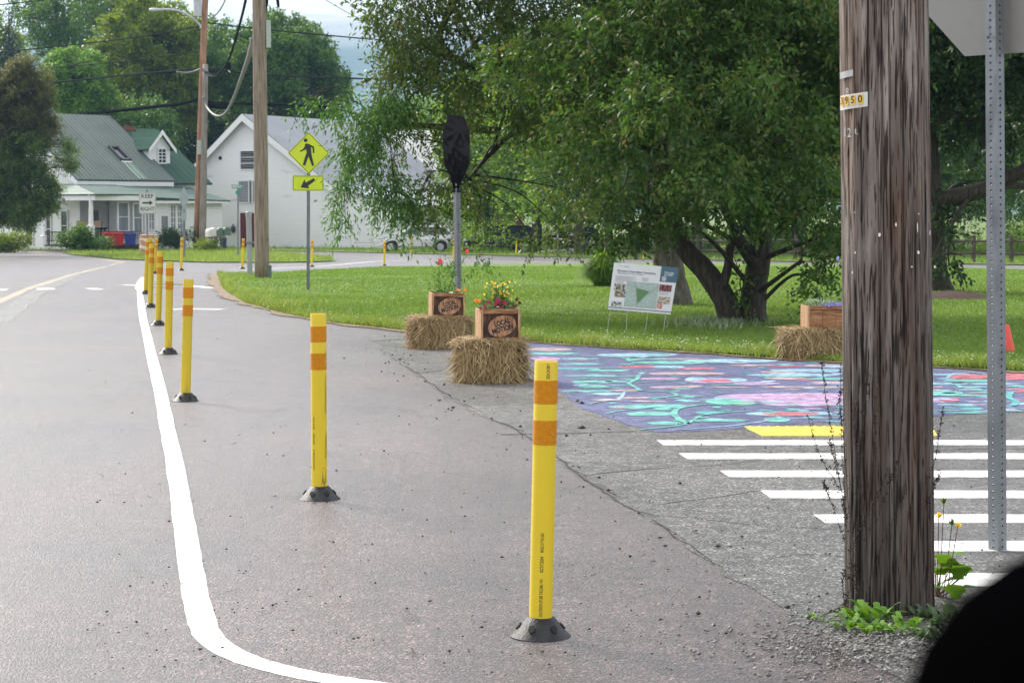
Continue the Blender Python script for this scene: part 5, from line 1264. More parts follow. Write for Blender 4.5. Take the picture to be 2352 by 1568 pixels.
wire('black lower cable passing behind the tan pole to the white barn roof', [(466, 233), (530, 238), (600, 240), (680, 243), (760, 246)], [110, 111, 112, 114, 116], .04, M_cbl, 'telephone_cable')
wire('black splice sleeve cable hanging below the lower cable', [(468, 240), (490, 243), (520, 245), (534, 244)], 110, .12, M_cbl, 'cable_splice')
wire('guy wire rising from the transformer out of the frame', [(472, 42), (482, 44), (500, 30), (514, 8), (524, -20)], 109, .03, M_cbg)
wire('thin wire crossing the white sky between maple and big tree', [(735, -8), (790, 25), (840, 50), (885, 75)], [100, 96, 92, 90], .012)
wire('dark messenger wire dropping from the top to the stump', [(569, -20), (555, 40), (541, 90), (528, 130), (512, 160), (490, 172), (472, 165)], [60, 70, 80, 90, 100, 106, 109], .035, M_wireg)
wire('pale cable loop drooping from the reddish pole and climbing to the tan pole', [(467, 222), (472, 240), (484, 258), (500, 267), (518, 260), (535, 230), (552, 185), (568, 140), (582, 90)], [109, 109, 108, 106, 102, 90, 75, 60, 45], .05, M_cbg, 'cable_loop')
wire('short slack cable looping under the mid wire left of the stump', [(405, 165), (425, 168), (445, 165), (462, 158)], 110, .04, M_cbg, 'cable_loop')
wire('white cable loop right of the stump top', [(466, 158), (474, 170), (488, 175), (503, 168)], 109, .05, M_cbg, 'cable_loop')
wb = P(524, 153, 110.0); root = empty('splice_case', wb, 'round black splice case hanging on the mid wire beside the stump', 'splice case')
MB().lathe([(.02, -.2), (.13, -.17), (.17, 0), (.13, .2), (.03, .24)], wb, 14).build('case', M_cbl, root, smooth=True)
MB().tube([wb + Vector((0, 0, -.2)), wb + Vector((.1, 0, -.32))], .03, 6).build('clamp', M_gw, root)
wb = P(533.5, 96, 84.0); tag(MB().tube([wb + Vector((-.03, 0, .05)), wb + Vector((.04, 0, -.06))], [.06, .06], 8).build('wire_marker', M_gw, base=wb), 'small white marker tag on the dark messenger wire', 'marker')
# ------------------------------------------------------------------ houses
def siding(name, col, pitch=.13, dirt=(.42, .42, .42), ramp=.86):
    m, nt, b, N, L = newmat(name)
    tc = N.new('ShaderNodeTexCoord'); wv = N.new('ShaderNodeTexWave'); wv.wave_type = 'BANDS'; wv.bands_direction = 'Z'; wv.wave_profile = 'SAW'
    wv.inputs['Scale'].default_value = 2 * PI / pitch / (2 * PI) / 1.0 * .314; wv.inputs['Distortion'].default_value = 0
    L.new(tc.outputs['Object'], wv.inputs['Vector'])
    nz = N.new('ShaderNodeTexNoise'); nz.inputs['Scale'].default_value = .9; nz.inputs['Detail'].default_value = 9; nz.inputs['Roughness'].default_value = .7
    mp = N.new('ShaderNodeMapping'); mp.inputs['Scale'].default_value = (.35, .35, 2.2); L.new(tc.outputs['Object'], mp.inputs[0]); L.new(mp.outputs[0], nz.inputs['Vector'])
    r = N.new('ShaderNodeValToRGB'); r.color_ramp.elements[0].position = .60; r.color_ramp.elements[0].color = (*col, 1); r.color_ramp.elements[1].position = .74; r.color_ramp.elements[1].color = (*dirt, 1)
    L.new(nz.outputs['Fac'], r.inputs['Fac'])
    L.new(r.outputs['Color'], b.inputs['Base Color'])
    bp = N.new('ShaderNodeBump'); bp.inputs['Strength'].default_value = 1; bp.inputs['Distance'].default_value = .018; L.new(wv.outputs['Fac'], bp.inputs['Height']); L.new(bp.outputs[0], b.inputs['Normal'])
    b.inputs['Roughness'].default_value = .6
    MATS[name] = m
    return m
def ribroof(name, col, dirv, pitch=.45, rough=.4, metal=.2, big=.12):
    m, nt, b, N, L = newmat(name)
    tc = N.new('ShaderNodeTexCoord'); dt = N.new('ShaderNodeVectorMath'); dt.operation = 'DOT_PRODUCT'; dt.inputs[1].default_value = dirv
    L.new(tc.outputs['Object'], dt.inputs[0])
    dv = N.new('ShaderNodeMath'); dv.operation = 'DIVIDE'; dv.inputs[1].default_value = pitch; L.new(dt.outputs['Value'], dv.inputs[0])
    fr = N.new('ShaderNodeMath'); fr.operation = 'FRACT'; L.new(dv.outputs[0], fr.inputs[0])
    r = N.new('ShaderNodeValToRGB'); r.color_ramp.elements[0].position = .0; r.color_ramp.elements[0].color = (1, 1, 1, 1); r.color_ramp.elements[1].position = .26; r.color_ramp.elements[1].color = (0, 0, 0, 1)
    e = r.color_ramp.elements.new(.14); e.color = (1, 1, 1, 1)
    L.new(fr.outputs[0], r.inputs['Fac'])
    nz = N.new('ShaderNodeTexNoise'); nz.inputs['Scale'].default_value = .5; nz.inputs['Detail'].default_value = 6; L.new(tc.outputs['Object'], nz.inputs['Vector'])
    r2 = N.new('ShaderNodeValToRGB'); r2.color_ramp.elements[0].position = .35; r2.color_ramp.elements[1].position = .7
    r2.color_ramp.elements[0].color = (*[v * (1 - big) for v in col], 1); r2.color_ramp.elements[1].color = (*[v * (1 + big) for v in col], 1)
    L.new(nz.outputs['Fac'], r2.inputs['Fac'])
    L.new(r2.outputs['Color'], b.inputs['Base Color'])
    bp = N.new('ShaderNodeBump'); bp.inputs['Strength'].default_value = 1; bp.inputs['Distance'].default_value = .05; L.new(r.outputs['Color'], bp.inputs['Height']); L.new(bp.outputs[0], b.inputs['Normal'])
    b.inputs['Roughness'].default_value = rough; b.inputs['Metallic'].default_value = metal; b.inputs['Specular IOR Level'].default_value = .22
    MATS[name] = m
    return m
M_sid = siding('white_clapboard', (.84, .845, .86)); M_trim = mat('trim_white', (.76, .76, .77), .5, .04, 4)
M_glass = mat('window_glass', (.03, .04, .045), .06, .2, 1, spec=.8); M_curt = mat('window_curtain', (.20, .22, .24), .5, .25, 2, stretch=(3, 3, .3))
M_dred = mat('door_red', (.13, .018, .022), .5, .1, 3)
class Frame:
    """a house frame: origin and two horizontal axes; e along, n outward"""
    def __init__(s, o, e, n): s.o, s.e, s.n = Vector(o), Vector(e).normalized(), Vector(n).normalized()
    def __call__(s, a, b, z): p = s.o + s.e * a + s.n * b; return Vector((p.x, p.y, z))
def win(fr, parent, a, z, w, h, b_, frm=M_trim, pane=M_glass, grid=(1, 2), name='window', t=.07):
    """window on the face at offset b: frame, sash bars and pane"""
    b = b_ + .04
    mb = MB(); Mx = Matrix((fr.e, fr.n, Vector((0, 0, 1)))).transposed()
    for da, dz, sw, sh in ((0, h / 2 + t / 2, w + 2 * t, t), (0, -h / 2 - t / 2, w + 2 * t, t), (-w / 2 - t / 2, 0, t, h), (w / 2 + t / 2, 0, t, h)):
        mb.box(fr(a + da, b + .02, z + dz), (sw, .07, sh), M=Mx)
    for i in range(1, grid[0]): mb.box(fr(a - w / 2 + w * i / grid[0], b + .012, z), (.03, .03, h), M=Mx)
    for i in range(1, grid[1]): mb.box(fr(a, b + .014, z - h / 2 + h * i / grid[1]), (w, .03, .04), M=Mx)
    f = mb.build(name, frm, parent)
    m2 = MB(); m2.box(fr(a, b + .004, z), (w, .006, h), M=Mx); m2.build('pane', pane, f)
    return f
def ribs(mb, a, b, up, n, t, pitch, w=.045, h=.05):
    a, b, up, n = Vector(a), Vector(b), Vector(up), Vector(n); d = b - a; k = int(d.length / pitch); sl = up - a; u = d.normalized()
    for i in range(k + 1):
        p = a + u * (i * pitch + .02) + n * (t - .002); q = p + sl
        vs = [p - u * w, p - u * w * .4 + n * h, p + u * w * .4 + n * h, p + u * w, q - u * w, q - u * w * .4 + n * h, q + u * w * .4 + n * h, q + u * w]
        mb.add(vs, [(0, 1, 5, 4), (1, 2, 6, 5), (2, 3, 7, 6), (0, 3, 2, 1), (4, 5, 6, 7)])
def clap(mb, fr, b, z0, z1, left, right, pitch=.135, out=.05):
    """lapped boards on a wall: each leans out at its lower edge"""
    z = z0
    while z < z1 - .02:
        zt = min(z + pitch, z1); l0, r0, l1, r1 = left(z), right(z), left(zt), right(zt)
        if r1 - l1 > .02: mb.add([fr(l0, b + out, z), fr(r0, b + out, z), fr(r1, b + .004, zt), fr(l1, b + .004, zt), fr(l0, b, z), fr(r0, b, z)], [(0, 1, 2, 3), (4, 5, 1, 0)])
        z = zt
# --- white barn house
A = on(432, 125); u_ = Vector((.87, -.5, 0)); r_ = Vector((.5, .87, 0)); fb = Frame(A, u_, -r_)
root = empty('barn_house', A, 'white clapboard gabled barn house with a dark red door and grey metal roof', 'house')
g0 = gz(A.x, A.y) - .15; Wd, Ls, Apx, zA, zL, zR = 10.9, 13.0, 4.65, 7.05, 3.25, 2.9
mb = MB(); prof = [(0, g0), (Wd, g0), (Wd, zR), (Apx, zA), (0, zL)]
vs = [fb(a, 0, z) for a, z in prof] + [fb(a, -Ls, z) for a, z in prof]
mb.add(vs, [(4, 3, 2, 1, 0), (5, 6, 7, 8, 9), (0, 1, 6, 5), (1, 2, 7, 6), (4, 0, 5, 9)]); clap(mb, fb, 0, g0, zA - .15, lambda z: 0 if z < zL else Apx * (z - zL) / (zA - zL), lambda z: Wd if z < zR else Wd - (Wd - Apx) * (z - zR) / (zA - zR)); mb.build('wall', M_sid, root)
M_roofb = ribroof('barn_roof', (.215, .23, .25), tuple(r_), .9, .45, .1)
mb = MB(); ov = .45
sL, sR = (zA - zL) / Apx, (zA - zR) / (Wd - Apx)
aL, aR = -.45, Wd + .5
mb.slab([fb(Apx, ov, zA + .05), fb(Apx, -Ls - ov, zA + .05), fb(aL, -Ls - ov, zL + sL * aL + .05), fb(aL, ov, zL + sL * aL + .05)], .12)
mb.slab([fb(Apx, -Ls - ov, zA + .05), fb(Apx, ov, zA + .05), fb(aR, ov, zR - sR * (aR - Wd) + .05), fb(aR, -Ls - ov, zR - sR * (aR - Wd) + .05)], .12)
mb.build('roof', M_roofb, root)
mb = MB()
for a0, z0, a1, z1 in ((aL, zL + sL * aL, Apx, zA), (Apx, zA, aR, zR - sR * (aR - Wd))):
    mb.add([fb(a0, ov + .03, z0 + .14), fb(a1, ov + .03, z1 + .14), fb(a1, ov + .03, z1 - .28), fb(a0, ov + .03, z0 - .28), fb(a0, ov - .03, z0 + .14), fb(a1, ov - .03, z1 + .14), fb(a1, ov - .03, z1 - .28), fb(a0, ov - .03, z0 - .28)], [(0, 1, 2, 3), (7, 6, 5, 4), (0, 4, 5, 1), (3, 2, 6, 7), (0, 3, 7, 4), (1, 5, 6, 2)])
    mb.add([fb(a0 , .07, z0 + .1), fb(a1, .07, z1 + .1), fb(a1, .07, z1 - .62), fb(a0, .07, z0 - .62), fb(a0, .0, z0 + .1), fb(a1, .0, z1 + .1), fb(a1, .0, z1 - .62), fb(a0, .0, z0 - .62)], [(0, 1, 2, 3), (3, 2, 6, 7), (0, 3, 7, 4), (1, 5, 6, 2)]) if False else None
mb.build('rake_board', M_trim, root)
mb = MB(); Mx = Matrix((fb.e, fb.n, Vector((0, 0, 1)))).transposed()
for a in (.08, Wd - .08): MB().box(fb(a, .05, (g0 + 3) / 2), (.22, .06, 3 - g0 - .3), M=Mx).build('corner_board', M_trim, root)
def apx(px):                       # along-wall coordinate of a picture column
    q = (px - CX) / F; return (q * fb.o.y - fb.o.x) / (fb.e.x - q * fb.e.y)
def azp(px, py): a = apx(px); p = fb(a, 0, 0); return a, H + (HZ - py) * p.y / F
a, z = azp(573, 369); a1, _ = azp(556.5, 0); _, zt = azp(573, 348); _, zb = azp(573, 389)
win(fb, root, a + .1, z, 2 * (a + .1 - a1), zt - zb, 0, grid=(1, 3), name='window')
a, z = azp(566.5, 441); win(fb, root, a, z, 1.0, 1.28, 0, pane=M_curt, grid=(1, 1)).name = 'window'
a, z = azp(590, 441); win(fb, root, a, z, .95, 1.28, 0, pane=M_curt, grid=(1, 1)).name = 'window'
a, z = azp(565, 527); mb = MB(); dw = 2.6; da = a + .55
mb.box(fb(da, .035, (g0 + z + 1.02) / 2), (dw * .7, .03, z + 1.02 - g0), M=Mx); dr_ = mb.build('door', M_dred, root)
mb = MB(); zt = z + 1.02
for q, s_, zz_, h_ in ((da - dw * .35 - .09, .17, (g0 + zt) / 2, zt - g0), (da + dw * .35 + .09, .17, (g0 + zt) / 2, zt - g0), (da, dw * .7 + .34, zt + .08, .16)): mb.box(fb(q, .045, zz_), (s_, .05, h_), M=Mx)
mb.build('door_frame', M_trim, dr_)
a, z = azp(541.5, 526); mb = MB(); mb.lathe([(.05, -.22), (.13, -.16), (.16, .1), (.06, .22), (.02, .32)], fb(a, .22, z), 8); mb.box(fb(a, .08, z + .1), (.06, .28, .06), M=Mx); mb.build('wall_lantern', mat('lantern', (.05, .055, .06), .4, .2), root)
a, z = azp(510, 364); mb = MB(); mb.box(fb(a, .06, z), (.16, .12, .2), M=Mx); mb.build('wall_vent', M_cbl, root)
# shed wing on the right
W2 = 5.0; fw = Frame(fb(Wd, .06, 0), u_, -r_)
mb = MB(); zr0, zr1 = 2.72, 1.62; vs = [fw(a, b, z) for b in (0, -8) for a, z in ((0, g0), (W2, g0), (W2, zr1), (0, zr0))]
mb.add(vs, [(3, 2, 1, 0), (4, 5, 6, 7), (1, 2, 6, 5)]); clap(mb, fw, 0, g0, zr0 - .1, lambda z: 0, lambda z: W2 if z < zr1 else W2 * (zr0 - z) / (zr0 - zr1)); mb.build('wing_wall', M_sid, root)
mb = MB(); mb.slab([fw(.0, -8.3, zr0 + .06), fw(.0, .35, zr0 + .06), fw(W2 + .5, .35, zr1 - .05), fw(W2 + .5, -8.3, zr1 - .05)], .1); mb.build('wing_roof', ribroof('wing_roof', (.36, .40, .45), tuple(r_), .9, .3, .3), root)
MB().box(fw(.02, .04, (g0 + zr0) / 2), (.34, .07, zr0 - g0 - .12), M=Mx).build('corner_board', M_trim, root); MB().box(fw(W2 - .08, .04, (g0 + zr1) / 2), (.2, .08, zr1 - g0 - .1), M=Mx).build('corner_board', M_trim, root)
dpl = [(-.6, 0), (.6, 0), (.6, 1.5)] + [(.6 * math.cos(t), 1.5 + .5 * math.sin(t)) for t in [k * PI / 8 for k in range(1, 8)]] + [(-.6, 1.5)]
mb = MB(); mb.prism(dpl, fw(2.35, .02, g0 + .55), fw.e, uz, fw.n, .04); mb.build('blind_doorway', M_trim, root)
win(fw, root, W2 + .0, .6, .02, .02, -99, name='vent_pane') if False else None
fs_ = Frame(fw(W2, 0, 0), r_, u_); win(fs_, root, 1.9, .62, .8, 1.45, .0, grid=(1, 2))
# --- green roofed farmhouse
O = P(178, 413, 112.0); O.z = 0; ee = Vector((.7071, .7071, 0)); nn_ = Vector((.7071, -.7071, 0)); fg = Frame(O, ee, nn_)
ez = Frame(O, ee, nn_)
root = empty('farmhouse', on(190, 112), 'white farmhouse with a green ribbed metal roof, dormer, skylight and corner porch', 'house')
g0 = gz(O.x, O.y) - .1; ze, zr = 3.0, 6.95; Le, De = 6.5, 6.6; nrm0 = Vector((nn_.x * (zr - ze), nn_.y * (zr - ze), De)).normalized()
M_gro = ribroof('green_roof', (.125, .158, .140), tuple(ee), .30, .55, .0, .08); M_grd = ribroof('green_roof_wing', (.060, .105, .080), tuple(ee), .45, .9, .0, .08); M_grd.node_tree.nodes['Principled BSDF'].inputs['Specular IOR Level'].default_value = 0; M_grs = ribroof('green_porch_roof', (.085, .135, .112), tuple(ee), .45, .55, .0)
mb = MB(); prof = [(0, g0), (-2 * De, g0), (-2 * De, ze), (-De, zr - .1), (0, ze)]
L1 = Le - .3
vs = [fg(.45, b - .5, z) for b, z in prof] + [fg(L1, b - .5, z) for b, z in prof]
mb.add(vs, [(0, 1, 2, 3, 4), (9, 8, 7, 6, 5), (0, 4, 9, 5), (1, 0, 5, 6), (2, 1, 6, 7)]); mb.build('wall', M_sid, root)
mb = MB(); mb.slab([fg(0, 0, ze), fg(Le, 0, ze), fg(Le, -De, zr), fg(0, -De, zr)], .1); mb.slab([fg(Le, -2 * De, ze), fg(0, -2 * De, ze), fg(0, -De, zr), fg(Le, -De, zr)], .1); ribs(mb, fg(0, 0, ze), fg(Le, 0, ze), fg(0, -De, zr), nrm0, .10, .27); rf = mb.build('roof', M_gro, root)
mb = MB(); Mg = Matrix((fg.e, fg.n, Vector((0, 0, 1)))).transposed()
mb.box(fg(Le / 2, -.03, ze - .13), (Le, .05, .24), M=Mg); mb.box(fg(Le / 2, -.30, ze - .25), (Le - .2, .5, .04), M=Mg)
for a in (.02, Le - .02): mb.slab([fg(a - .03, 0, ze - .02), fg(a - .03, -De, zr - .02), fg(a - .03, -De, zr - .30), fg(a - .03, 0, ze - .30)], .06)
mb.build('eave_trim', M_trim, root)
nrm = Vector((nn_.x * (zr - ze), nn_.y * (zr - ze), De)).normalized()
def on_roof(a, b, k=0): return fg(a, b, ze + (-b) / De * (zr - ze) + .1) + nrm * k
M_sky = mat('skylight_frame', (.045, .045, .05), .5, .1)
sa0, sa1, sb0, sb1 = 4.05, 4.75, -1.75, -3.1
mb = MB()
for a0, a1, b0, b1 in ((sa0, sa1, sb0, sb0 - .12), (sa0, sa1, sb1 + .12, sb1), (sa0, sa0 + .12, sb0, sb1), (sa1 - .12, sa1, sb0, sb1)): mb.slab([on_roof(a0, b0), on_roof(a1, b0), on_roof(a1, b1), on_roof(a0, b1)], .2)
sk = mb.build('skylight', M_sky, root); mb = MB(); mb.slab([on_roof(sa0 + .1, sb0 - .1, .06), on_roof(sa1 - .1, sb0 - .1, .06), on_roof(sa1 - .1, sb1 + .1, .06), on_roof(sa0 + .1, sb1 + .1, .06)], .03); mb.build('pane', M_glass, sk)
mb = MB(); mb.slab([on_roof(sa0, sb0 + .12, .03), on_roof(sa1, sb0 + .12, .03), on_roof(sa1, sb0 - .01, .03), on_roof(sa0, sb0 - .01, .03)], .05); mb.build('flashing', M_trim, sk)
mb = MB(); mb.slab([on_roof(sa0 + .05, -.05, .02), on_roof(sa1 - .05, -.05, .02), on_roof(sa1 - .05, sb0 + .12, .02), on_roof(sa0 + .05, sb0 + .12, .02)], .02); mb.build('roof_patch', ribroof('green_patch', (.26, .34, .27), tuple(ee), .3, .45, .2), root)
# wing with dormer
Lw, Dw, zw = 9.3, 5.6, 6.2
mb = MB(); mb.slab([fg(Le + .03, -.1, ze - .15), fg(Lw, -.1, ze - .15), fg(Lw, -Dw, zw), fg(Le + .03, -Dw, zw)], .1); mb.slab([fg(Lw, -2 * Dw, ze), fg(Le, -2 * Dw, ze), fg(Le, -Dw, zw), fg(Lw, -Dw, zw)], .1); mb.build('wing_roof', M_grd, root)
mb = MB(); prof = [(-.4, g0), (-2 * Dw + .4, g0), (-2 * Dw + .4, ze), (-Dw, zw - .1), (-.4, ze - .1)]; vs = [fg(Le, b, z) for b, z in prof] + [fg(Lw - .35, b, z) for b, z in prof]
mb.add(vs, [(9, 8, 7, 6, 5), (0, 4, 9, 5), (2, 1, 6, 7)]); mb.build('wing_wall', M_sid, root)
da, db_, dz0, dzr = 6.95, -2.0, 3.95, 5.95
fd = Frame(fg(da, db_, 0), ee, nn_); hw = .72
mb = MB(); vs = [fd(a, b, z) for b in (0, -2.6) for a, z in ((-hw, dz0), (hw, dz0), (hw, 5.05), (0, dzr - .08), (-hw, 5.05))]
mb.add(vs, [(0, 1, 2, 3, 4), (1, 6, 7, 2), (0, 4, 9, 5)]); dm = mb.build('dormer', M_sid, root)
mb = MB()
for sx in (-1, 1): mb.slab([fd(0, .3, dzr), fd(sx * (hw + .22), .3, 4.85), fd(sx * (hw + .22), -3.3, 4.85), fd(0, -3.3, dzr)][::sx], .08)
mb.build('dormer_roof', M_grd, dm)
mb = MB()
for sx in (-1, 1): mb.slab([fd(0, .33, dzr + .1), fd(sx * (hw + .24), .33, 4.93), fd(sx * (hw + .24), .33, 4.70), fd(0, .33, dzr - .16)][::sx], .05)
mb.build('dormer_trim', M_trim, dm)
win(fd, root, .12, 4.55, .5, .78, 0, grid=(2, 4))
chp = P(290, 300, 121); mb = MB(); mb.box((chp.x, chp.y, chp.z - .7), (.75, .75, 1.9), rz=PI / 4); mb.box((chp.x, chp.y, chp.z + .05), (.85, .85, .12), rz=PI / 4); mb.build('chimney', mat('brick', (.17, .06, .035), .8, .35, 12), root)
# enclosed porch and the low roofs
pa0, pa1, pb_ = 2.3, 7.6, 3.1
mb = MB(); vs = [fg(a, b, z) for a in (pa0, pa1) for b, z in ((-.4, g0), (pb_, g0), (pb_, 1.95), (-.4, 2.55))]; mb.add(vs, [(0, 1, 2, 3), (7, 6, 5, 4), (1, 5, 6, 2)]); clap(mb, fg, pb_, g0, 1.9, lambda z: pa0, lambda z: pa1); mb.build('porch_wall', M_sid, root)
ca, cbn = -1.5, 4.1
mb = MB(); mb.slab([fg(ca, cbn, 2.18), fg(pa0 + .2, cbn - .55, 2.18), fg(pa0 + .2, -.3, 2.78), fg(ca + 1.5, -.3, 2.78)], .07); mb.slab([fg(pa0 + .22, pb_ + .4, 2.02), fg(pa1 + .3, pb_ + .4, 1.86), fg(pa1 + .3, -.3, 2.62), fg(pa0 + .22, -.3, 2.76)], .07)
mb.slab([fg(ca, -3.5, 2.18), fg(ca, cbn, 2.18), fg(ca + 1.5, -.3, 2.78), fg(ca + 1.5, -3.5, 2.78)], .07)
mb.build('porch_roof', M_grs, root)
mb = MB(); mb.box(fg((ca + pa0) / 2 + .1, cbn - .34, 2.03), (pa0 - ca, .08, .26), M=Mg); mb.box(fg(ca + .1, (cbn - 3.5) / 2 - .1, 2.03), (.08, cbn + 3.3, .26), M=Mg); mb.box(fg((pa0 + pa1) / 2 + .2, pb_ + .36, 1.82), (pa1 - pa0, .05, .13), M=Mg); mb.build('fascia', M_trim, root)
mb = MB(); mb.box(fg(.6, 1.6, g0 + .42), (4.3, 4.6, .12), M=Mg); mb.build('porch_floor', mat('porch_dark', (.06, .05, .045), .8, .2), root)
def post_at(px, y0, y1, Y, r=.13):
    t_, b__ = P(px, y0, Y), P(px, y1, Y); mb = MB()
    mb.tube([b__ + (t_ - b__) * s for s in (0, .3, .31, .33, .6, .95, 1)], [r * 1.6, r * 1.6, r * 1.8, r * 1.1, r * .95, r * .9, r * 1.4], 12); mb.build('porch_post', M_trim, root)
post_at(101.5, 497, 562, 109.5); post_at(209, 447, 551, 108.6); post_at(272.5, 453, 520, 111, .08)
mb = MB()
pA, pB = P(104, 533, 109.4), P(205, 533, 108.8); zb_ = P(150, 562, 109).z
mb.tube([pA, pB], .035, 6); mb.tube([Vector((pA.x, pA.y, zb_ + .2)), Vector((pB.x, pB.y, zb_ + .2))], .03, 6)
for i in range(24): q = pA.lerp(pB, i / 23); mb.tube([q, Vector((q.x, q.y, zb_ + .2))], .018, 4)
pA, pB = P(212, 532, 108.7), P(325, 532, 110.5)
mb.tube([pA, pB], .035, 6)
for i in range(26): q = pA.lerp(pB, i / 25); mb.tube([q, Vector((q.x, q.y, zb_ + .3))], .018, 4)
mb.build('porch_railing', mat('railing_dark', (.05, .048, .046), .6, .2), root)
def awin(px, py, w, h, pane=M_curt, grid=(1, 2)):
    q = (px - CX) / F; base = fg(0, pb_, 0); a = (q * base.y - base.x) / (fg.e.x - q * fg.e.y); p = fg(a, pb_, 0)
    return win(fg, root, a, H + (HZ - py) * p.y / F, w, h, pb_, pane=pane, grid=grid)
awin(283.5, 498, .62, 1.5); awin(316.5, 500, .5, 1.5); awin(348, 499, .35, 1.35, grid=(2, 3)); awin(398.5, 499, .4, 1.3, grid=(2, 4)); awin(412, 499, .4, 1.3, grid=(2, 4))
q = (379 - CX) / F; base = fg(0, pb_, 0); a = (q * base.y - base.x) / (fg.e.x - q * fg.e.y); p = fg(a, pb_, 0)
mb = MB(); mb.box(fg(a, pb_ + .035, (g0 + 1.2) / 2 + .1), (.78, .05, 1.0 - g0 + .1), M=Mg); dr_ = mb.build('door', M_trim, root)
mb = MB(); mb.box(fg(a - .02, pb_ + .065, .62), (.42, .01, .85), M=Mg); mb.build('pane', M_curt, dr_); mb = MB(); mb.lathe([(.03, 0), (.05, .05), (.03, .1)], fg(a + .30, pb_ + .09, .0), 8); mb.build('handle', M_cbl, dr_)
fr2 = Frame(fg(.45, -.5, 0), -nn_, -ee)                     # gable face, front left
for px, py, w_, h_ in ((215, 498, .65, 1.6),): pass
win(fg, root, 1.35, .55, .6, 1.6, -.5, pane=M_curt); win(fr2, root, 1.5, .5, .6, 1.6, 0, pane=M_glass); win(fr2, root, 3.3, .3, .7, 2.0, 0, pane=M_glass); win(fr2, root, 5.2, .35, .7, 1.4, 0)
# --- barn behind with pale roof and red wall
cb2 = on(985, 150); root = empty('red_barn', cb2, 'red barn with a bright pale metal roof glimpsed behind the drooping leaves', 'barn')
eb, nb_ = Vector((.80, .6, 0)), Vector((.6, -.8, 0)); fr_ = Frame(P(905, 395, 150), eb, nb_); fr_.o.z = 0; z_e, z_r, gg = 1.44 + 60 * .0326, 1.44 + 185 * .0326, -1.2
mb = MB(); vs = [fr_(a, b, z) for a in (0, 12) for b, z in ((0, gg), (0, z_e), (-5, z_r - .1), (-10, z_e), (-10, gg))]; mb.add(vs, [(0, 1, 2, 3, 4), (9, 8, 7, 6, 5), (0, 5, 6, 1), (3, 8, 9, 4)]); mb.build('wall', mat('barn_red', (.15, .035, .028), .75, .25, 4, stretch=(4, 4, .4)), root)
mb = MB(); mb.slab([fr_(-.5, .5, z_e - .3), fr_(12.5, .5, z_e - .3), fr_(12.5, -5, z_r), fr_(-.5, -5, z_r)], .12); mb.slab([fr_(12.5, -10.5, z_e - .3), fr_(-.5, -10.5, z_e - .3), fr_(-.5, -5, z_r), fr_(12.5, -5, z_r)], .12); mb.build('roof', ribroof('pale_roof', (.72, .70, .68), tuple(eb), 2.2, .5, .0), root)
Mb2 = Matrix((eb, nb_, Vector((0, 0, 1)))).transposed()
for i in range(3): MB().box(fr_(2 + 4 * i, .02, z_e - 1.0), (1.2, .06, .9), M=Mb2).build('window', M_glass, root)
# ------------------------------------------------------------------ bins, mailboxes, porch things
def bin_(px0, px1, ytop, ybot, Y, m, label, yaw=.15, name='wheelie_bin', sticker=False):
    c = on((px0 + px1) / 2, Y, .0); k = Y / F; w = (px1 - px0) * k; zb = P(0, ybot, Y).z; h = (ybot - ytop) * k; c.z = zb
    root = empty(name, c, label, 'bin', 'wheeled bins by the porch'); Rz = Matrix.Rotation(yaw, 3, 'Z')
    def q(x, y, z): return c + Rz @ Vector((x, y, z))
    mb = MB(); vs = [q(sx * w * s, sy * w * .55 * s / .5, z) for z, s in ((h * .08, .38), (h * .86, .47)) for sx, sy in ((-1, -1), (1, -1), (1, 1), (-1, 1))]
    mb.add(vs, [(3, 2, 1, 0), (4, 5, 6, 7), (0, 1, 5, 4), (1, 2, 6, 5), (2, 3, 7, 6), (3, 0, 4, 7)])
    mb.box(q(0, -w * .5, h * .72), (w * .88, .05, h * .05), M=Rz); mb.box(q(-w * .2, -w * .45, h * .3), (.05, .06, h * .4), M=Rz); mb.box(q(w * .2, -w * .45, h * .3), (.05, .06, h * .4), M=Rz); mb.build('bin_body', m, root, bevel=.015)
    mb = MB(); mb.slab([q(-w * .52, -w * .60, h * .86), q(w * .52, -w * .60, h * .86), q(w * .52, w * .6, h * .93), q(-w * .52, w * .6, h * .93)], h * .075); mb.build('lid', m, root, bevel=.02)
    for sx in (-1, 1):
        mb = MB(); mb.tube([q(sx * w * .36, w * .42, h * .11), q(sx * w * .44, w * .42, h * .11)], h * .11, 14); mb.build('wheel', M_cbl, root)
    mb = MB(); mb.tube([q(-w * .35, w * .64, h * .86), q(w * .35, w * .64, h * .86)], .022, 6); mb.build('handle', m, root)
    if sticker: mb = MB(); mb.slab([q(-w * .34, -w * .525, h * .52), q(-w * .05, -w * .525, h * .52), q(-w * .05, -w * .54, h * .72), q(-w * .34, -w * .54, h * .72)], .004); mb.build('sticker', M_gw, root)
M_bred = mat('bin_red', (.48, .022, .03), .4, .06, 4); M_bblu = mat('bin_blue', (.028, .045, .30), .4, .06, 4); M_bgrn = mat('bin_green', (.012, .045, .045), .5, .1, 4)
bin_(236, 268, 533, 568, 108, M_bred, 'red wheeled bin with a white sticker by the porch', sticker=True); bin_(265, 286, 534, 567, 109.2, M_bred, 'second red wheeled bin, partly behind the one with the sticker'); bin_(287, 314, 535, 566, 110, M_bblu, 'blue wheeled recycling bin right of the red bins')
bin_(194, 218, 548, 571, 107.5, M_bgrn, 'low dark green tub bin left of the red bins', name='garden_bin')
mbp = on(495, 108); root = empty('mailbox_stand', mbp, 'row of green and white mailboxes on a wooden post in front of the white house', 'mailbox')
M_mbw = wood('mail_wood', (.15, .12, .09), (.28, .24, .19), (.36, .31, .25), (.42, .38, .32), 4, 2, .3)
mb = MB(); a, b = P(495, 574, 108), P(495, 543, 108); mb.tube([a, b], .11, 4)
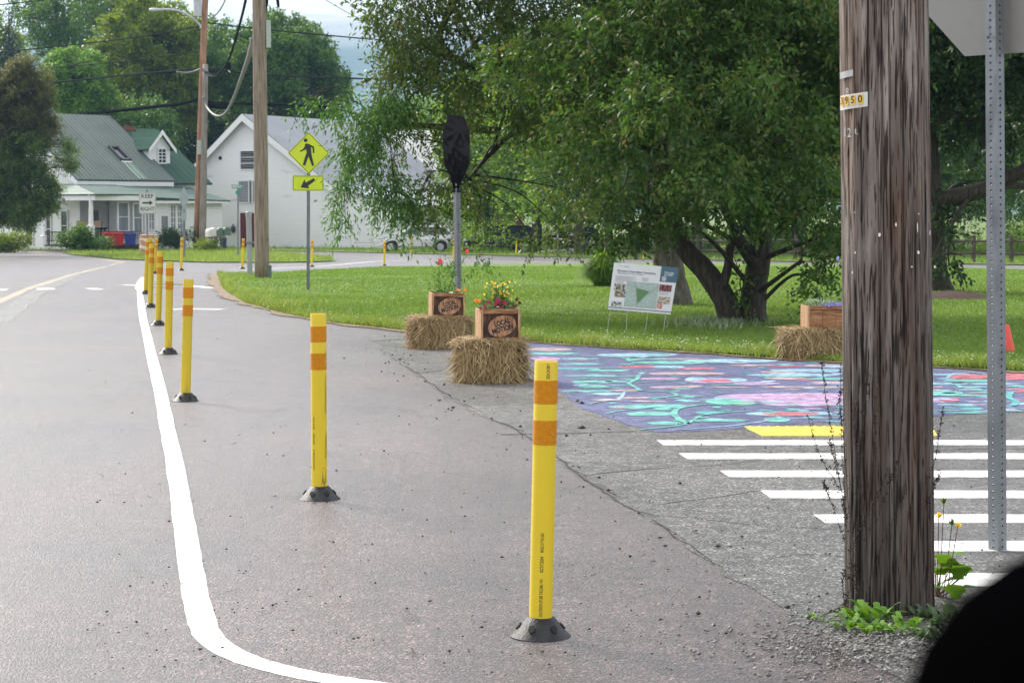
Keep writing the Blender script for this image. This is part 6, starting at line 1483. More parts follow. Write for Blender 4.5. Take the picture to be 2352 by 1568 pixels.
for dx in (-13, 13): mb.tube([P(495, 560, 108), P(495 + dx, 546, 108)], .06, 4)
mb.tube([P(472, 545, 108), P(519, 543.5, 108)], .06, 4); mb.build('post', M_mbw, root)
M_mbg = mat('mailbox_green', (.08, .14, .10), .45, .2, 5); M_mbx = mat('mailbox_white', (.62, .58, .56), .45, .06, 5)
for x, y, m, s in ((478, 535, M_mbx, 1), (486, 533, M_mbx, 1), (499, 533.5, M_mbg, 1.05), (515, 532, M_mbg, 1.1)):
    c = P(x, y, 107.8); mb = MB(); prf = [(.17 * s, -.2), (.17 * s, .06)] + [(.17 * s * math.cos(t), .06 + .17 * s * math.sin(t)) for t in [k * PI / 8 for k in range(1, 8)]] + [(-.17 * s, .06), (-.17 * s, -.2)]
    q = Vector((.45, -.89, 0)); mb.prism(prf, c, (.89, .45, 0), uz, q, .55); bx = mb.build('mailbox', m, root)
    mb = MB(); mb.box(c + q * .3 + Vector((.18, .05, .12)), (.02, .06, .26)); mb.build('flag', M_bred if m is M_mbx else M_cbl, bx)
gc = on(512, 109.5); bin_(505, 522, 545, 571, 109.5, mat('bin_navy', (.02, .05, .09), .5, .1), 'dark navy bin behind the mailbox post'); bin_(480, 490, 547, 571, 110, mat('bin_char', (.03, .032, .045), .5, .1), 'charcoal bin behind the white mailboxes')
bb_ = on(210, 110.5); bb_.z = P(0, 535, 110.5).z; root = empty('porch_table', bb_, 'dark table with a cardboard box on the porch, behind the white post', 'table')
k_ = 110.5 / F; mb = MB(); mb.box(P(212, 525, 110.3), (62 * k_, .6, .10)); mb.build('table_top', M_cbl, root)
for x in (184, 196, 232, 240): mb = MB(); mb.tube([P(x, 526, 110.3), P(x, 550, 110.3)], .05, 4); mb.build('leg', M_cbl, root)
cc = P(206, 515.5, 110.3); tag(MB().box(cc, (56 * k_, .5, 17 * k_)).build('cardboard_box', mat('cardboard', (.34, .24, .17), .8, .06, 4), base=cc - Vector((0, 0, 8 * k_))), 'flat brown cardboard box lying on the dark porch table', 'box')
# ------------------------------------------------------------------ cars
def car(c, k, label, body, hood=None, yaw=PI, Ln=4.6, name='parked_car', cat='car'):
    """a station wagon: side profile lofted across its width; x forward"""
    root = empty(name, c, label, cat, 'cars parked beyond the road'); Rz = Matrix.Rotation(yaw, 3, 'Z'); c = Vector(c)
    def q(x, y, z): return c + Rz @ Vector((x * k, y * k, z * k))
    W = .86
    low = [(2.28, .30), (2.30, .52), (2.20, .66), (1.25, .86), (.95, .92), (-1.9, .96), (-2.22, .90), (-2.28, .55), (-2.22, .30)]
    mb = MB()
    def loft(prof, ws):
        n = len(prof); vs = []
        for s, dz in ((-1, 0), (1, 0)): vs += [q(x, s * w_, z) for (x, z), w_ in zip(prof, ws)]
        return vs, [tuple(range(n)), tuple(range(2 * n - 1, n - 1, -1))] + [(i, i + n, (i + 1) % n + n, (i + 1) % n) for i in range(n)]
    arch = []
    for cx_ in (1.36, -1.32):
        arch.append([(cx_ + .40 * math.cos(t), .32 + .40 * math.sin(t)) for t in [k_ * PI / 8 for k_ in range(9)]])
    pr = [(2.26, .30), (2.32, .50), (2.22, .68), (1.9, .76), (1.2, .90), (.95, .94), (-1.95, .98), (-2.24, .92), (-2.30, .55), (-2.24, .32)] + [(x, max(z, .30)) for x, z in arch[1][::-1]] + [(x, max(z, .26)) for x, z in arch[0][::-1]]
    vs, fs = loft(pr, [W * (.86 if abs(x) > 2.15 else 1) for x, z in pr]); mb.add(vs, fs); b = mb.build('body', body, root, bevel=.03 * k)
    cab = [(1.05, .92), (.30, 1.42), (-.1, 1.47), (-1.6, 1.45), (-2.10, .97)]
    vs, fs = loft(cab, [W * .97, W * .78, W * .77, W * .78, W * .94]); mb = MB(); mb.add(vs, fs); mb.build('cabin', body, root, bevel=.03 * k)
    mb = MB()
    for s in (-1, 1):
        for pl in ([(.78, .98), (.25, 1.36), (-.30, 1.39), (-.30, .98)], [(-.38, .98), (-.38, 1.39), (-1.05, 1.39), (-1.05, .99)], [(-1.13, .99), (-1.13, 1.38), (-1.56, 1.37), (-1.90, 1.0)]):
            mb.add([q(x, s * (W * (.985 - (z - .92) * .36) + .008), z) for x, z in pl], [(0, 1, 2, 3)])
    for (xa, za), (xb, zb) in (((1.02, .97), (.38, 1.40)), ((-2.08, 1.02), (-1.68, 1.40))): mb.add([q(xa + .03 * (1 if xa > 0 else -1), -W * .82, za), q(xa + .03 * (1 if xa > 0 else -1), W * .82, za), q(xb + .03 * (1 if xa > 0 else -1), W * .66, zb), q(xb + .03 * (1 if xa > 0 else -1), -W * .66, zb)], [(0, 1, 2, 3)])
    mb.build('window', M_glass, root, fixn=False)
    if hood: mb = MB(); mb.add([q(2.18, -W * .8, .715), q(2.18, W * .8, .715), q(1.9, W * .9, .785), q(1.0, W * .92, .955), q(1.0, -W * .92, .955), q(1.9, -W * .9, .785)], [(0, 1, 2, 5), (5, 2, 3, 4)]); mb.build('hood', hood, root, fixn=False)
    for cx_ in (1.36, -1.32):
        for s in (-1, 1):
            mb = MB(); mb.tube([q(cx_, s * (W - .2), .32), q(cx_, s * (W - .02), .32)], .32 * k, 20); wh = mb.build('wheel', mat('tyre', (.012, .012, .012), .8, .2), root, smooth=40)
            mb = MB(); mb.tube([q(cx_, s * (W - .03), .32), q(cx_, s * (W - .005), .32)], .19 * k, 14); rm = mb.build('rim', M_tr, wh)
    for s in (-1, 1):
        mb = MB(); mb.box(q(2.20, s * W * .62, .64), (.22 * k, .32 * k, .13 * k), M=Rz); mb.build('headlight', mat('headlight', (.55, .50, .42), .2, .05), root)
        mb = MB(); mb.box(q(-2.22, s * W * .74, .80), (.12 * k, .18 * k, .22 * k), M=Rz); mb.build('tail_light', mat('tail_light', (.5, .02, .03), .3, .05), root)
    return root
M_silv = mat('car_silver', (.52, .53, .54), .3, .05, 3, metal=.5, coat=.5); M_carb = mat('car_black', (.012, .013, .016), .25, .1, 3, coat=.5)
cc = G(957, 579.5); car(cc, cc.y * 113 / F / 2.68, 'silver wagon with a dark hood parked side on in front of the white house wing', M_silv, hood=M_carb)
cc = G(1332, 582); car(cc, cc.y * 80 / F / 1.9, 'dark car parked nose on beyond the far road, left of the fence', M_carb, yaw=-PI / 2 + .5)
cc = G(1140, 581); car(cc, 1.0, 'dark car almost hidden by hanging leaves behind the silver wagon', M_carb, yaw=PI + .2)
mb = MB(); c0 = G(1262, 585)
for (x0, y0), (x1, y1) in (((1236, 580), (1330, 573)), ((1245, 583), (1262, 575)), ((1296, 584), (1334, 571)), ((1288, 586), (1330, 577))): mb.tube([P(x0, y0, c0.y), P(x1, y1, c0.y)], .07, 4)
tag(mb.build('lumber_pile', mat('pale_lumber', (.42, .42, .40), .7, .2, 4), base=c0), 'pale boards propped on the verge in front of the dark parked car', 'lumber')
# ------------------------------------------------------------------ split rail fence
M_rail = wood('fence_wood', (.02, .015, .011), (.05, .036, .027), (.075, .055, .042), (.11, .085, .068), 4, 2, .4)
p0, p1 = on(1392, 88), on(2600, 74); root = empty('rail_fence', p0, 'dark split rail fence running along the far verge under the trees', 'fence')
nf = 15
for i in range(nf + 1):
    q = p0.lerp(p1, i / nf); q.z = gz(q.x, q.y); h_ = 1.05 + RG.uniform(-.05, .08)
    MB().tube([q, q + Vector((RG.gauss(0, .03), 0, h_))], [.085, .075], 7).build('fence_post', M_rail, root)
    if i < nf:
        q2 = p0.lerp(p1, (i + 1) / nf); q2.z = gz(q2.x, q2.y)
        for z in (.38, .85): MB().tube([q + Vector((0, -.03, z + RG.gauss(0, .03))), q.lerp(q2, .5) + Vector((0, -.03, z + RG.gauss(0, .02))), q2 + Vector((0, -.03, z + RG.gauss(0, .03)))], [.045, .06, .045], 6).build('rail', M_rail, root)
# ------------------------------------------------------------------ foliage
def nrm_(a): return a / np.maximum(np.linalg.norm(a, axis=-1, keepdims=True), 1e-9)
def leaves(name, lobes, nspray, nleaf, ll, lw, sl, droop, m, parent, seed, shell=.35, up=.7, wob=.28, gap=0.0):
    """leafy sprays filling a set of ellipsoid boughs; every leaf is a four-cornered face of its own"""
    rg = np.random.default_rng(seed); Lb = np.array(lobes, float)
    wt = Lb[:, 3] * Lb[:, 4] * Lb[:, 5]; wt = wt ** .8; wt /= wt.sum()
    k = rg.choice(len(Lb), nspray, p=wt); d = nrm_(rg.normal(size=(nspray, 3)))
    ph = rg.uniform(0, 6.28, (len(Lb), 6))[k]
    wv = np.sin(d[:, 0] * 5 + ph[:, 0]) * np.sin(d[:, 1] * 4 + ph[:, 1]) + np.sin(d[:, 2] * 6 + ph[:, 2]) * np.cos(d[:, 0] * 7 + ph[:, 3]) * .7
    r = (shell + (1 - shell) * rg.random(nspray) ** .55) * (1 + wob * wv)
    p = Lb[k, :3] + d * Lb[k, 3:6] * r[:, None]
    if gap:                                          # airy gaps between boughs
        f = np.sin(p[:, 0] * 2.1 + 1.3) * np.sin(p[:, 1] * 1.9 + .4) * np.sin(p[:, 2] * 2.6 + 2.2) + .5 * np.sin(p[:, 0] * 4.7 + p[:, 2] * 3.9) * np.sin(p[:, 1] * 4.1 - p[:, 2] * 2)
        keep = f > np.quantile(f, gap); p, d = p[keep], d[keep]; nspray = len(p)
    sd = nrm_(d * .7 + rg.normal(size=(nspray, 3)) * .55 + np.array([0, 0, -droop]))
    t = (np.arange(nleaf) + .5) / nleaf
    pos = p[:, None] + sd[:, None] * (sl * t)[None, :, None] * rg.uniform(.6, 1.4, (nspray, 1, 1)); pos[..., 2] -= droop * sl * .55 * t[None] ** 2
    n = nspray * nleaf; pos = (pos + rg.normal(size=(nspray, nleaf, 3)) * ll * .22).reshape(-1, 3); sdr = np.repeat(sd, nleaf, 0)
    ld = nrm_(sdr * .55 + rg.normal(size=(n, 3)) * .62 + np.array([0, 0, -droop * .8])); nr = nrm_(rg.normal(size=(n, 3)) * .6 + np.array([0, 0, up]))
    side = nrm_(np.cross(ld, nr)); l = ll * rg.uniform(.6, 1.25, (n, 1)); w = lw * rg.uniform(.7, 1.2, (n, 1)); upv = np.cross(side, ld)
    V = np.stack([pos, pos + ld * l * .45 - side * w / 2 + upv * l * .07, pos + ld * l - upv * l * .05, pos + ld * l * .45 + side * w / 2 + upv * l * .07], 1).reshape(-1, 3)
    Q = np.arange(n * 4).reshape(-1, 4); rnd = np.clip(np.repeat(rg.normal(.42, .20, nspray), nleaf) + rg.normal(0, .15, n), 0, 1)
    return npmesh(name, V, Q, m, parent, rnd=rnd)
def LB(x, y, Y, rx, ry=None, rz=None):
    p = P(x, y, Y); return (p.x, p.y, p.z, rx, ry or rx, rz or rx)
def boughs(name, trunk, lobes, m, parent, r0=.1, twigs=5, seed=1, start=.35, n=6, tw=.3):
    """limbs curving from the trunk line into each bough, with side twigs"""
    rg = random.Random(seed); mb = MB()
    for lo in lobes:
        c = Vector(lo[:3]); best = None
        for i, q in enumerate(trunk):
            if i < len(trunk) * start: continue
            s = ((q - c).length + max(0, q.z - c.z + .3) * 2) * rg.uniform(.75, 1.35)
            if best is None or s < best[0]: best = (s, q, i)
        q = best[1]; d = c - q; mid = q.lerp(c, .5) + Vector((rg.gauss(0, .13), rg.gauss(0, .13), rg.uniform(0, .22))) * d.length
        pts = smooth_line([q, mid, c], 6); rr = r0 * (.5 + .6 * min(1, lo[3]))
        mb.tube(pts, [rr * (1 - .85 * i / (len(pts) - 1)) for i in range(len(pts))], n, caps=False)
        for _ in range(twigs):
            a = pts[rg.randrange(len(pts) // 2, len(pts))]; e = c + Vector((rg.gauss(0, .5) * lo[3], rg.gauss(0, .5) * lo[4], rg.gauss(0, .5) * lo[5])); mm_ = a.lerp(e, .5) + Vector((0, 0, .06)) * (e - a).length
            mb.tube(smooth_line([a, mm_, e], 3), [rr * tw * (1 - .13 * i) for i in range(7)], 4, caps=False)
    return mb.build(name, m, parent, smooth=True, fixn=False)
def trunk_tube(name, pts, rad, m, parent, k=6, n=20, jit=.05):
    q = smooth_line([Vector(p) for p in pts], k); rs = []
    for i in range(len(q)):
        t = i / (len(q) - 1) * (len(rad) - 1); a = int(min(t, len(rad) - 2)); rs.append(rad[a] + (rad[a + 1] - rad[a]) * (t - a))
    return MB().tube(q, rs, n, caps=False, jit=jit).build(name, m, parent, smooth=True, fixn=False), q
M_bark = wood('bark_dark', (.014, .011, .009), (.035, .028, .022), (.055, .045, .036), (.09, .075, .06), 9, 1.5, 1.0)
M_barkg = wood('bark_grey', (.03, .026, .02), (.08, .07, .055), (.12, .105, .085), (.17, .155, .13), 7, 1.2, 1.0)
M_crab = leafmat('crab_leaf', [(.024, .062, .012), (.044, .104, .018), (.066, .145, .024), (.11, .16, .034), (.14, .125, .045)], .40)
M_crab2 = leafmat('shade_leaf', [(.024, .056, .010), (.046, .096, .016), (.070, .128, .021), (.11, .13, .03), (.14, .12, .045)], .42)
M_shoot = leafmat('shoot_leaf', [(.035, .10, .02), (.06, .15, .03), (.09, .20, .04), (.14, .24, .06)], .42)
M_dk = leafmat('dark_leaf', [(.012, .034, .009), (.022, .055, .013), (.034, .080, .017), (.06, .11, .025)], .25)
M_maple = leafmat('maple_leaf', [(.065, .120, .017), (.12, .19, .024), (.18, .255, .034), (.25, .31, .055)], 0.42)
M_mapled = leafmat('maple_dark_leaf', [(.032, .088, .018), (.058, .135, .025), (.095, .185, .034), (.15, .235, .046)], 0.4)
M_lime = leafmat('lime_leaf', [(0.066, 0.165, 0.022), (0.099, 0.220, 0.033), (0.143, 0.275, 0.044), (0.209, 0.330, 0.066)], .38)
M_back = leafmat('woods_leaf', [(.055, .13, .016), (.10, .20, .024), (.15, .27, .032), (.24, .34, .05)], .42)
M_yew = leafmat('cedar_leaf', [(.05, .10, .026), (.085, .15, .038), (.125, .20, .052), (.17, .24, .07)], 0.45); M_yewb = leafmat('cedar_brown', [(.060, .075, .026), (.090, .105, .036), (.125, .13, .046), (.165, .155, .06)], 0.45)
M_spr = leafmat('spruce_needle', [(.008, .026, .020), (.014, .042, .030), (.022, .06, .042), (.04, .085, .06)], .05)
def clumps(lobes, n, rs, seed):
    out = []
    for i, l in enumerate(lobes):
        rg = np.random.default_rng(seed * 100 + i); g = PI * (3 - math.sqrt(5))
        if min(l[3:6]) < .26: out.append(l); continue
        for j in range(n):
            z = -.8 + 1.8 * (j + .5) / n; r = math.sqrt(max(0, 1 - z * z)); a = g * j + rg.uniform(-.6, .6); s = rg.uniform(.55, .92); q = rs * rg.uniform(.65, 1.25)
            out.append((l[0] + l[3] * r * math.cos(a) * s, l[1] + l[4] * r * math.sin(a) * s, l[2] + l[5] * z * s, l[3] * q, l[4] * q, l[5] * q * .9))
    return out
# crab apple, two trunks
ca_ = G(1692, 744); Yc = ca_.y
root = empty('apple_tree', ca_, 'crab apple tree with two dark forked trunks in the middle of the lawn', 'tree')
def TP(l): return [P(x, y, Yc + dy) for x, y, dy in l]
_, tq1 = trunk_tube('trunk', [ca_ + Vector((-.05, 0, -.1))] + TP([(1665, 690, 0), (1618, 620, .05), (1565, 560, .1), (1545, 480, .15), (1520, 400, .2), (1500, 280, .3)]), [.17, .15, .135, .12, .085, .065, .05], M_bark, root)
_, tq2 = trunk_tube('trunk', [ca_ + Vector((.20, 0, -.1))] + TP([(1730, 690, .05), (1738, 630, .1), (1748, 560, .1), (1752, 460, .2), (1750, 300, .3), (1740, 100, .4)]), [.20, .165, .15, .13, .10, .08, .06], M_bark, root)
trunk_tube('limb', TP([(1655, 680, -.05), (1672, 610, -.1), (1680, 560, -.1), (1720, 500, -.1)]), [.07, .055, .05, .04], M_bark, root, n=10)
trunk_tube('limb', TP([(1738, 610, 0), (1705, 565, -.1), (1685, 520, -.15), (1640, 440, -.2)]), [.09, .075, .06, .045], M_bark, root, n=10)
A_ = [(1420, 300, 23.8, .85, .9, .62), (1600, 250, 23, .95, 1, .7), (1780, 330, 23, .85, .9, .6), (1660, 410, 22.6, .65, .7, .42), (1850, 470, 23, .62, .7, .45), (1490, 430, 23.6, .6, .7, .40), (1425, 530, 24, .30, .35, .33), (1500, 520, 24.4, .28, .4, .2), (1835, 610, 23.4, .24, .3, .45), (1890, 655, 24, .22, .25, .22), (1925, 545, 24.2, .40, .5, .38), (1640, 480, 23, .30, .4, .16), (1775, 490, 23, .28, .4, .18), (1350, 150, 24.4, .95, 1, .75), (1550, 80, 24, 1.05, 1.1, .8), (1800, 120, 24, 1.05, 1.1, .8), (1700, -90, 24.6, 1.3, 1.4, .8), (1450, -110, 25, 1.2, 1.3, .8), (1950, 170, 24.6, .8, .9, .7), (1960, -90, 25.4, 1.1, 1.2, .8), (1960, 370, 24.8, .6, .7, .5), (1600, 190, 26.5, 1.4, 1, .8), (1850, 240, 27, 1.2, 1, .8), (1650, 360, 26.6, .8, .6, .4), (1620, -330, 25, 1.9, 1.8, .9), (1900, -330, 25, 1.7, 1.8, .9), (1700, 640, 24.9, .10, .12, .5)]
lA = [LB(*a) for a in A_]
boughs('branches', tq1 + tq2, lA, M_bark, root, .055, 6, 3)
leaves('crown', clumps(lA, 9, .40, 3), 20000, 9, .080, .040, .21, .40, M_crab, root, 11, gap=.17, shell=.45)
# tall shade tree behind, its crown fills the left of the canopy
cb3 = G(1545, 703); Yb = cb3.y
root = empty('shade_tree', cb3, 'large spreading tree behind the project board whose crown hangs over the left', 'tree')
_, tq = trunk_tube('trunk', [cb3 + Vector((0, 0, -.1)), P(1540, 650, Yb), P(1532, 580, Yb), P(1528, 480, Yb), P(1515, 340, Yb - .3), P(1450, 150, Yb - .4), P(1380, -80, Yb - .5)], [.34, .235, .22, .20, .19, .15, .10], M_barkg, root, n=24, jit=.07)
_, tqb = trunk_tube('limb', [P(1518, 340, Yb - .3), P(1400, 240, Yb - .6), P(1260, 190, Yb - 1), P(1100, 160, Yb - 1.4), P(980, 110, Yb - 1.5)], [.13, .10, .08, .06, .03], M_bark, root, n=10)
_, tqc = trunk_tube('limb', [P(1500, 330, Yb - .3), P(1330, 330, Yb - .8), P(1200, 300, Yb - 1.2), P(1130, 350, Yb - 1.4), P(1070, 420, Yb - 1.6)], [.09, .07, .05, .035, .02], M_bark, root, n=10)
_, tqd = trunk_tube('limb', [P(1150, 300, Yb - 1.2), P(1000, 290, Yb - 1.4), P(905, 283, Yb - 1.6), P(870, 280, Yb - 1.6), P(830, 265, Yb - 1.7), P(750, 245, Yb - 1.8)], [.06, .045, .032, .026, .018, .008], M_bark, root, n=8)
B_ = [(1240, 120, 27.6, 1.2, 1.2, .85), (1090, 70, 27.4, 1.05, 1.1, .8), (960, 40, 27.2, .62, .8, .6), (985, 190, 27.2, .72, .9, .6), (1140, 240, 27.2, .8, .9, .6), (925, 130, 27.4, .35, .5, .4), (945, 320, 27.2, .48, .6, .42), (1010, 395, 27.2, .40, .5, .42), (990, 455, 27.2, .34, .4, .24), (1000, 510, 27.2, .22, .3, .12), (1085, 450, 28, .28, .4, .36), (1090, 530, 27.8, .18, .25, .12), (1290, 230, 27.8, .75, .8, .6), (1270, 330, 28.8, .32, .4, .28), (1340, 440, 28.6, .50, .5, .5), (1390, 530, 28.8, .35, .4, .35), (1060, -90, 28, 1.2, 1.2, .8), (1300, -110, 28.4, 1.4, 1.3, .9), (900, -70, 27.4, .55, .7, .6), (1420, 150, 29, 1.2, 1, .9), (1180, 330, 28.6, .28, .4, .2), (880, 20, 27.4, .25, .4, .35), (1200, -330, 28, 1.9, 1.8, 1), (950, -300, 28, 1.2, 1.4, .8), (1500, -200, 30, 1.8, 1.6, 1.2), (1230, 560, 28.6, .16, .2, .12), (1300, 545, 28.8, .2, .3, .14)]
lB = [LB(*a) for a in B_]
boughs('branches', tq + tqb + tqc + tqd, lB, M_bark, root, .030, 5, 5)
leaves('crown', clumps(lB, 9, .42, 4), 15500, 9, .078, .033, .25, .55, M_crab2, root, 12, gap=.20, shell=.4)
W_ = [(840, 258, 27, .40, .3, .13), (760, 228, 26.6, .24, .25, .07), (700, 234, 26.4, .14, .2, .05), (812, 345, 27, .20, .3, .22), (878, 330, 27, .28, .3, .28), (792, 430, 27, .10, .2, .20), (890, 410, 27, .24, .3, .26), (790, 500, 27, .06, .1, .20), (915, 460, 27, .22, .25, .26), (905, 235, 27, .25, .3, .24), (775, 470, 27, .07, .1, .14), (850, 300, 27, .24, .3, .10), (1105, 600, 27.5, .16, .16, .10), (930, 520, 27, .08, .15, .10)]
lW = [LB(*a) for a in W_]
boughs('shoots', tqd, lW, M_bark, root, .016, 7, 8, start=.3, n=4, tw=.5)
leaves('leafy_shoots', lW, 720, 10, .085, .026, .30, .8, M_shoot, root, 13, shell=.15, gap=.15)
# tree behind the near pole
cc3 = G(2152, 672); Yt = cc3.y
root = empty('shade_tree', cc3, 'dark tree half hidden by the near pole, one heavy limb reaching right', 'tree')
_, tq = trunk_tube('trunk', [cc3 + Vector((0, 0, -.1)), P(2140, 620, Yt), P(2136, 520, Yt), P(2132, 420, Yt), P(2120, 250, Yt), P(2100, 0, Yt)], [.36, .26, .24, .22, .2, .16], M_bark, root, n=20, jit=.06)
_, tq_2 = trunk_tube('limb', [P(2136, 462, Yt), P(2200, 452, Yt - .2), P(2270, 432, Yt - .3), P(2352, 392, Yt - .5), P(2480, 330, Yt - .6)], [.16, .15, .13, .12, .09], M_bark, root, n=12)
_, tq_3 = trunk_tube('limb', [P(2130, 300, Yt), P(2190, 260, Yt - .3), P(2260, 330, Yt - .3), P(2330, 420, Yt - .4)], [.09, .07, .045, .025], M_bark, root, n=8)
C_ = [(2200, 90, 34, 1.5, 1.4, 1), (2360, 50, 34, 1.5, 1.4, 1), (2250, 290, 35, .9, .9, .55), (2420, 250, 35, 1.1, 1, .8), (2130, 260, 35, .9, 1, .7), (2180, 500, 34.6, .5, .5, .4), (2178, 605, 34.2, .22, .25, .30), (2470, 450, 36, .8, .8, .6), (2050, 110, 34.5, 1.4, 1.3, 1), (2300, -160, 34, 2, 1.8, 1), (2060, -150, 34, 1.8, 1.6, 1), (2300, 180, 34, .9, 1, .6), (2040, 400, 35, .6, .6, .5), (2230, 420, 35.4, .4, .4, .25)]
lC = [LB(*a) for a in C_]
boughs('branches', tq + tq_2 + tq_3, lC, M_bark, root, .08, 6, 6)
leaves('crown', clumps(lC, 9, .40, 5), 7500, 9, .10, .055, .30, .4, M_dk, root, 14, gap=.16)
# tree whose flared foot shows at the far right edge
cd_ = G(2420, 690); root = empty('shade_tree', cd_, 'tree foot flaring at the right edge of the lawn, its crown out of sight', 'tree')
trunk_tube('trunk', [cd_ + Vector((.15, 0, -.1)), cd_ + Vector((.42, 0, .5)), cd_ + Vector((.5, .1, 1.5)), cd_ + Vector((.55, .2, 3)), cd_ + Vector((.5, .2, 5))], [.52, .30, .26, .24, .2], M_bark, root, jit=.06)
lD = [(cd_.x + a, cd_.y + b, cd_.z + c, 1.7, 1.7, 1.1) for a, b, c in ((.3, 0, 5.4), (1.8, .5, 5), (.5, -1.2, 4.6), (1.2, 1.2, 6.4), (-1, .8, 5.6))]
leaves('crown', lD, 3000, 9, .11, .06, .3, .4, M_dk, root, 15)
# ------------------------------------------------------------------ trees beyond the houses
def sublobes(c, rx, ry, rz, n, rs, seed, flat=.75, lower=-.75):
    rg = np.random.default_rng(seed); out = []
    g = PI * (3 - math.sqrt(5))
    for i in range(n):
        z = lower + (1 - lower) * (i + .5) / n; r = math.sqrt(max(0, 1 - z * z)); a = g * i + rg.uniform(-.4, .4); s = rg.uniform(.62, .95); q = rs * rg.uniform(.7, 1.3)
        out.append((c[0] + rx * r * math.cos(a) * s, c[1] + ry * r * math.sin(a) * s, c[2] + rz * z * s, q, q, q * flat))
    out.append((c[0], c[1], c[2], rx * .5, ry * .5, rz * .55)); return out
def far_tree(name, label, px, Y, ytop, ybot, wpx, m, ns, ll, seed, nl=7, n=26, rs=.30, group=None, bark=M_barkg, gap=.1, trunk_r=.3, shell=.5, droop=.25, x0=None, dense=False):
    b = on(x0 or px, Y, .03); k = Y / F; root = empty(name, b, label, 'tree', group); zt, zb = P(px, ytop, Y).z, P(px, ybot, Y).z
    c = (P(px, 0, Y).x, Y, (zt + zb) / 2); rx, rz = wpx * k / 2, (zt - zb) / 2; lo = sublobes(c, rx, rx, rz, n, rx * rs, seed); lf_ = clumps(lo, 7, .45, seed) if dense else lo
    tp = Vector((c[0], Y, zt - rz * .5)); _, q = trunk_tube('trunk', [b - Vector((0, 0, .1)), b.lerp(tp, .3) + Vector((.1, 0, 0)), b.lerp(tp, .65), tp], [trunk_r, trunk_r * .8, trunk_r * .6, trunk_r * .25], bark, root, n=12)
    boughs('branches', q, lo, bark, root, trunk_r * .35, 3, seed, start=.4, n=5)
    leaves('crown', lf_, ns, nl, ll, ll * .6, ll * (1.8 if dense else 2.6), droop, m, root, seed, shell=shell, gap=gap, up=.9, wob=.15 if dense else .28)
    return root
far_tree('maple_tree', 'big yellow green maple behind the street light pole, left of its darker neighbour', 345, 150, -25, 345, 290, M_maple, 15000, .24, 21, n=44, rs=.25, dense=True, gap=.05)
far_tree('maple_tree', 'big dark green maple behind the white barn, right edge against the misty hill', 640, 152, 12, 365, 300, M_mapled, 15000, .24, 22, n=44, rs=.25, dense=True, gap=.05)
far_tree('maple_tree', 'dark maple filling the gap behind the leaning poles between two larger maples', 505, 165, 20, 430, 210, M_mapled, 4500, .26, 23, n=26)
far_tree('lime_tree', 'small light green tree above the green roof', 168, 138, 108, 300, 150, M_lime, 6500, .20, 24, n=24, rs=.30, dense=True, gap=.1)
far_tree('lime_tree', 'lower light green bushy tree between the lime one and the maple, over the roof ridge', 225, 142, 200, 330, 110, M_maple, 2200, .20, 29, n=16)
far_tree('ash_tree', 'tall airy tree with bare forked limbs at the upper left', 265, 185, -110, 140, 200, M_mapled, 2600, .30, 25, n=24, rs=.22, gap=.42, trunk_r=.55)
far_tree('ash_tree', 'tall airy tree behind the spruce at the upper left corner', 130, 190, -60, 170, 210, M_mapled, 3200, .30, 26, n=26, rs=.22, gap=.40, trunk_r=.5)
far_tree('ash_tree', 'pale tree at the extreme upper left behind the spruce', -20, 180, 10, 260, 150, M_maple, 2000, .28, 27, n=18, gap=.2)
far_tree('oak_tree', 'dark tree low between the roofs behind the brick chimney', 300, 140, 230, 420, 190, M_mapled, 3200, .22, 28, n=22)
far_tree('oak_tree', 'dark low tree directly behind the white barn gable', 470, 158, 200, 440, 200, M_dk, 3000, .24, 30, n=20)
# spruce
sp0 = on(30, 160); root = empty('spruce_tree', sp0, 'dark blue green spruce spire at the upper left', 'tree')
kS = 160 / F; zt = P(30, 8, 160).z; hS = zt - sp0.z
trunk_tube('trunk', [sp0, sp0 + Vector((0, 0, hS * .5)), sp0 + Vector((0, 0, hS * .97))], [.3, .2, .03], M_bark, root, n=8)
lo = []; rg_ = random.Random(2)
for i in range(60):
    t = .22 + .76 * i / 60; r = (1 - t) * hS * .26 * rg_.uniform(.8, 1.15)
    for j in range(7): a = j * 2 * PI / 7 + i * .9; lo.append((sp0.x + r * .6 * math.cos(a), 160 + r * .6 * math.sin(a), sp0.z + hS * t - r * .12, max(.1, r * .42), max(.1, r * .42), max(.10, r * .16)))
leaves('crown', lo, 14000, 6, .26, .09, .4, .5, M_spr, root, 33, shell=.2, up=.5)
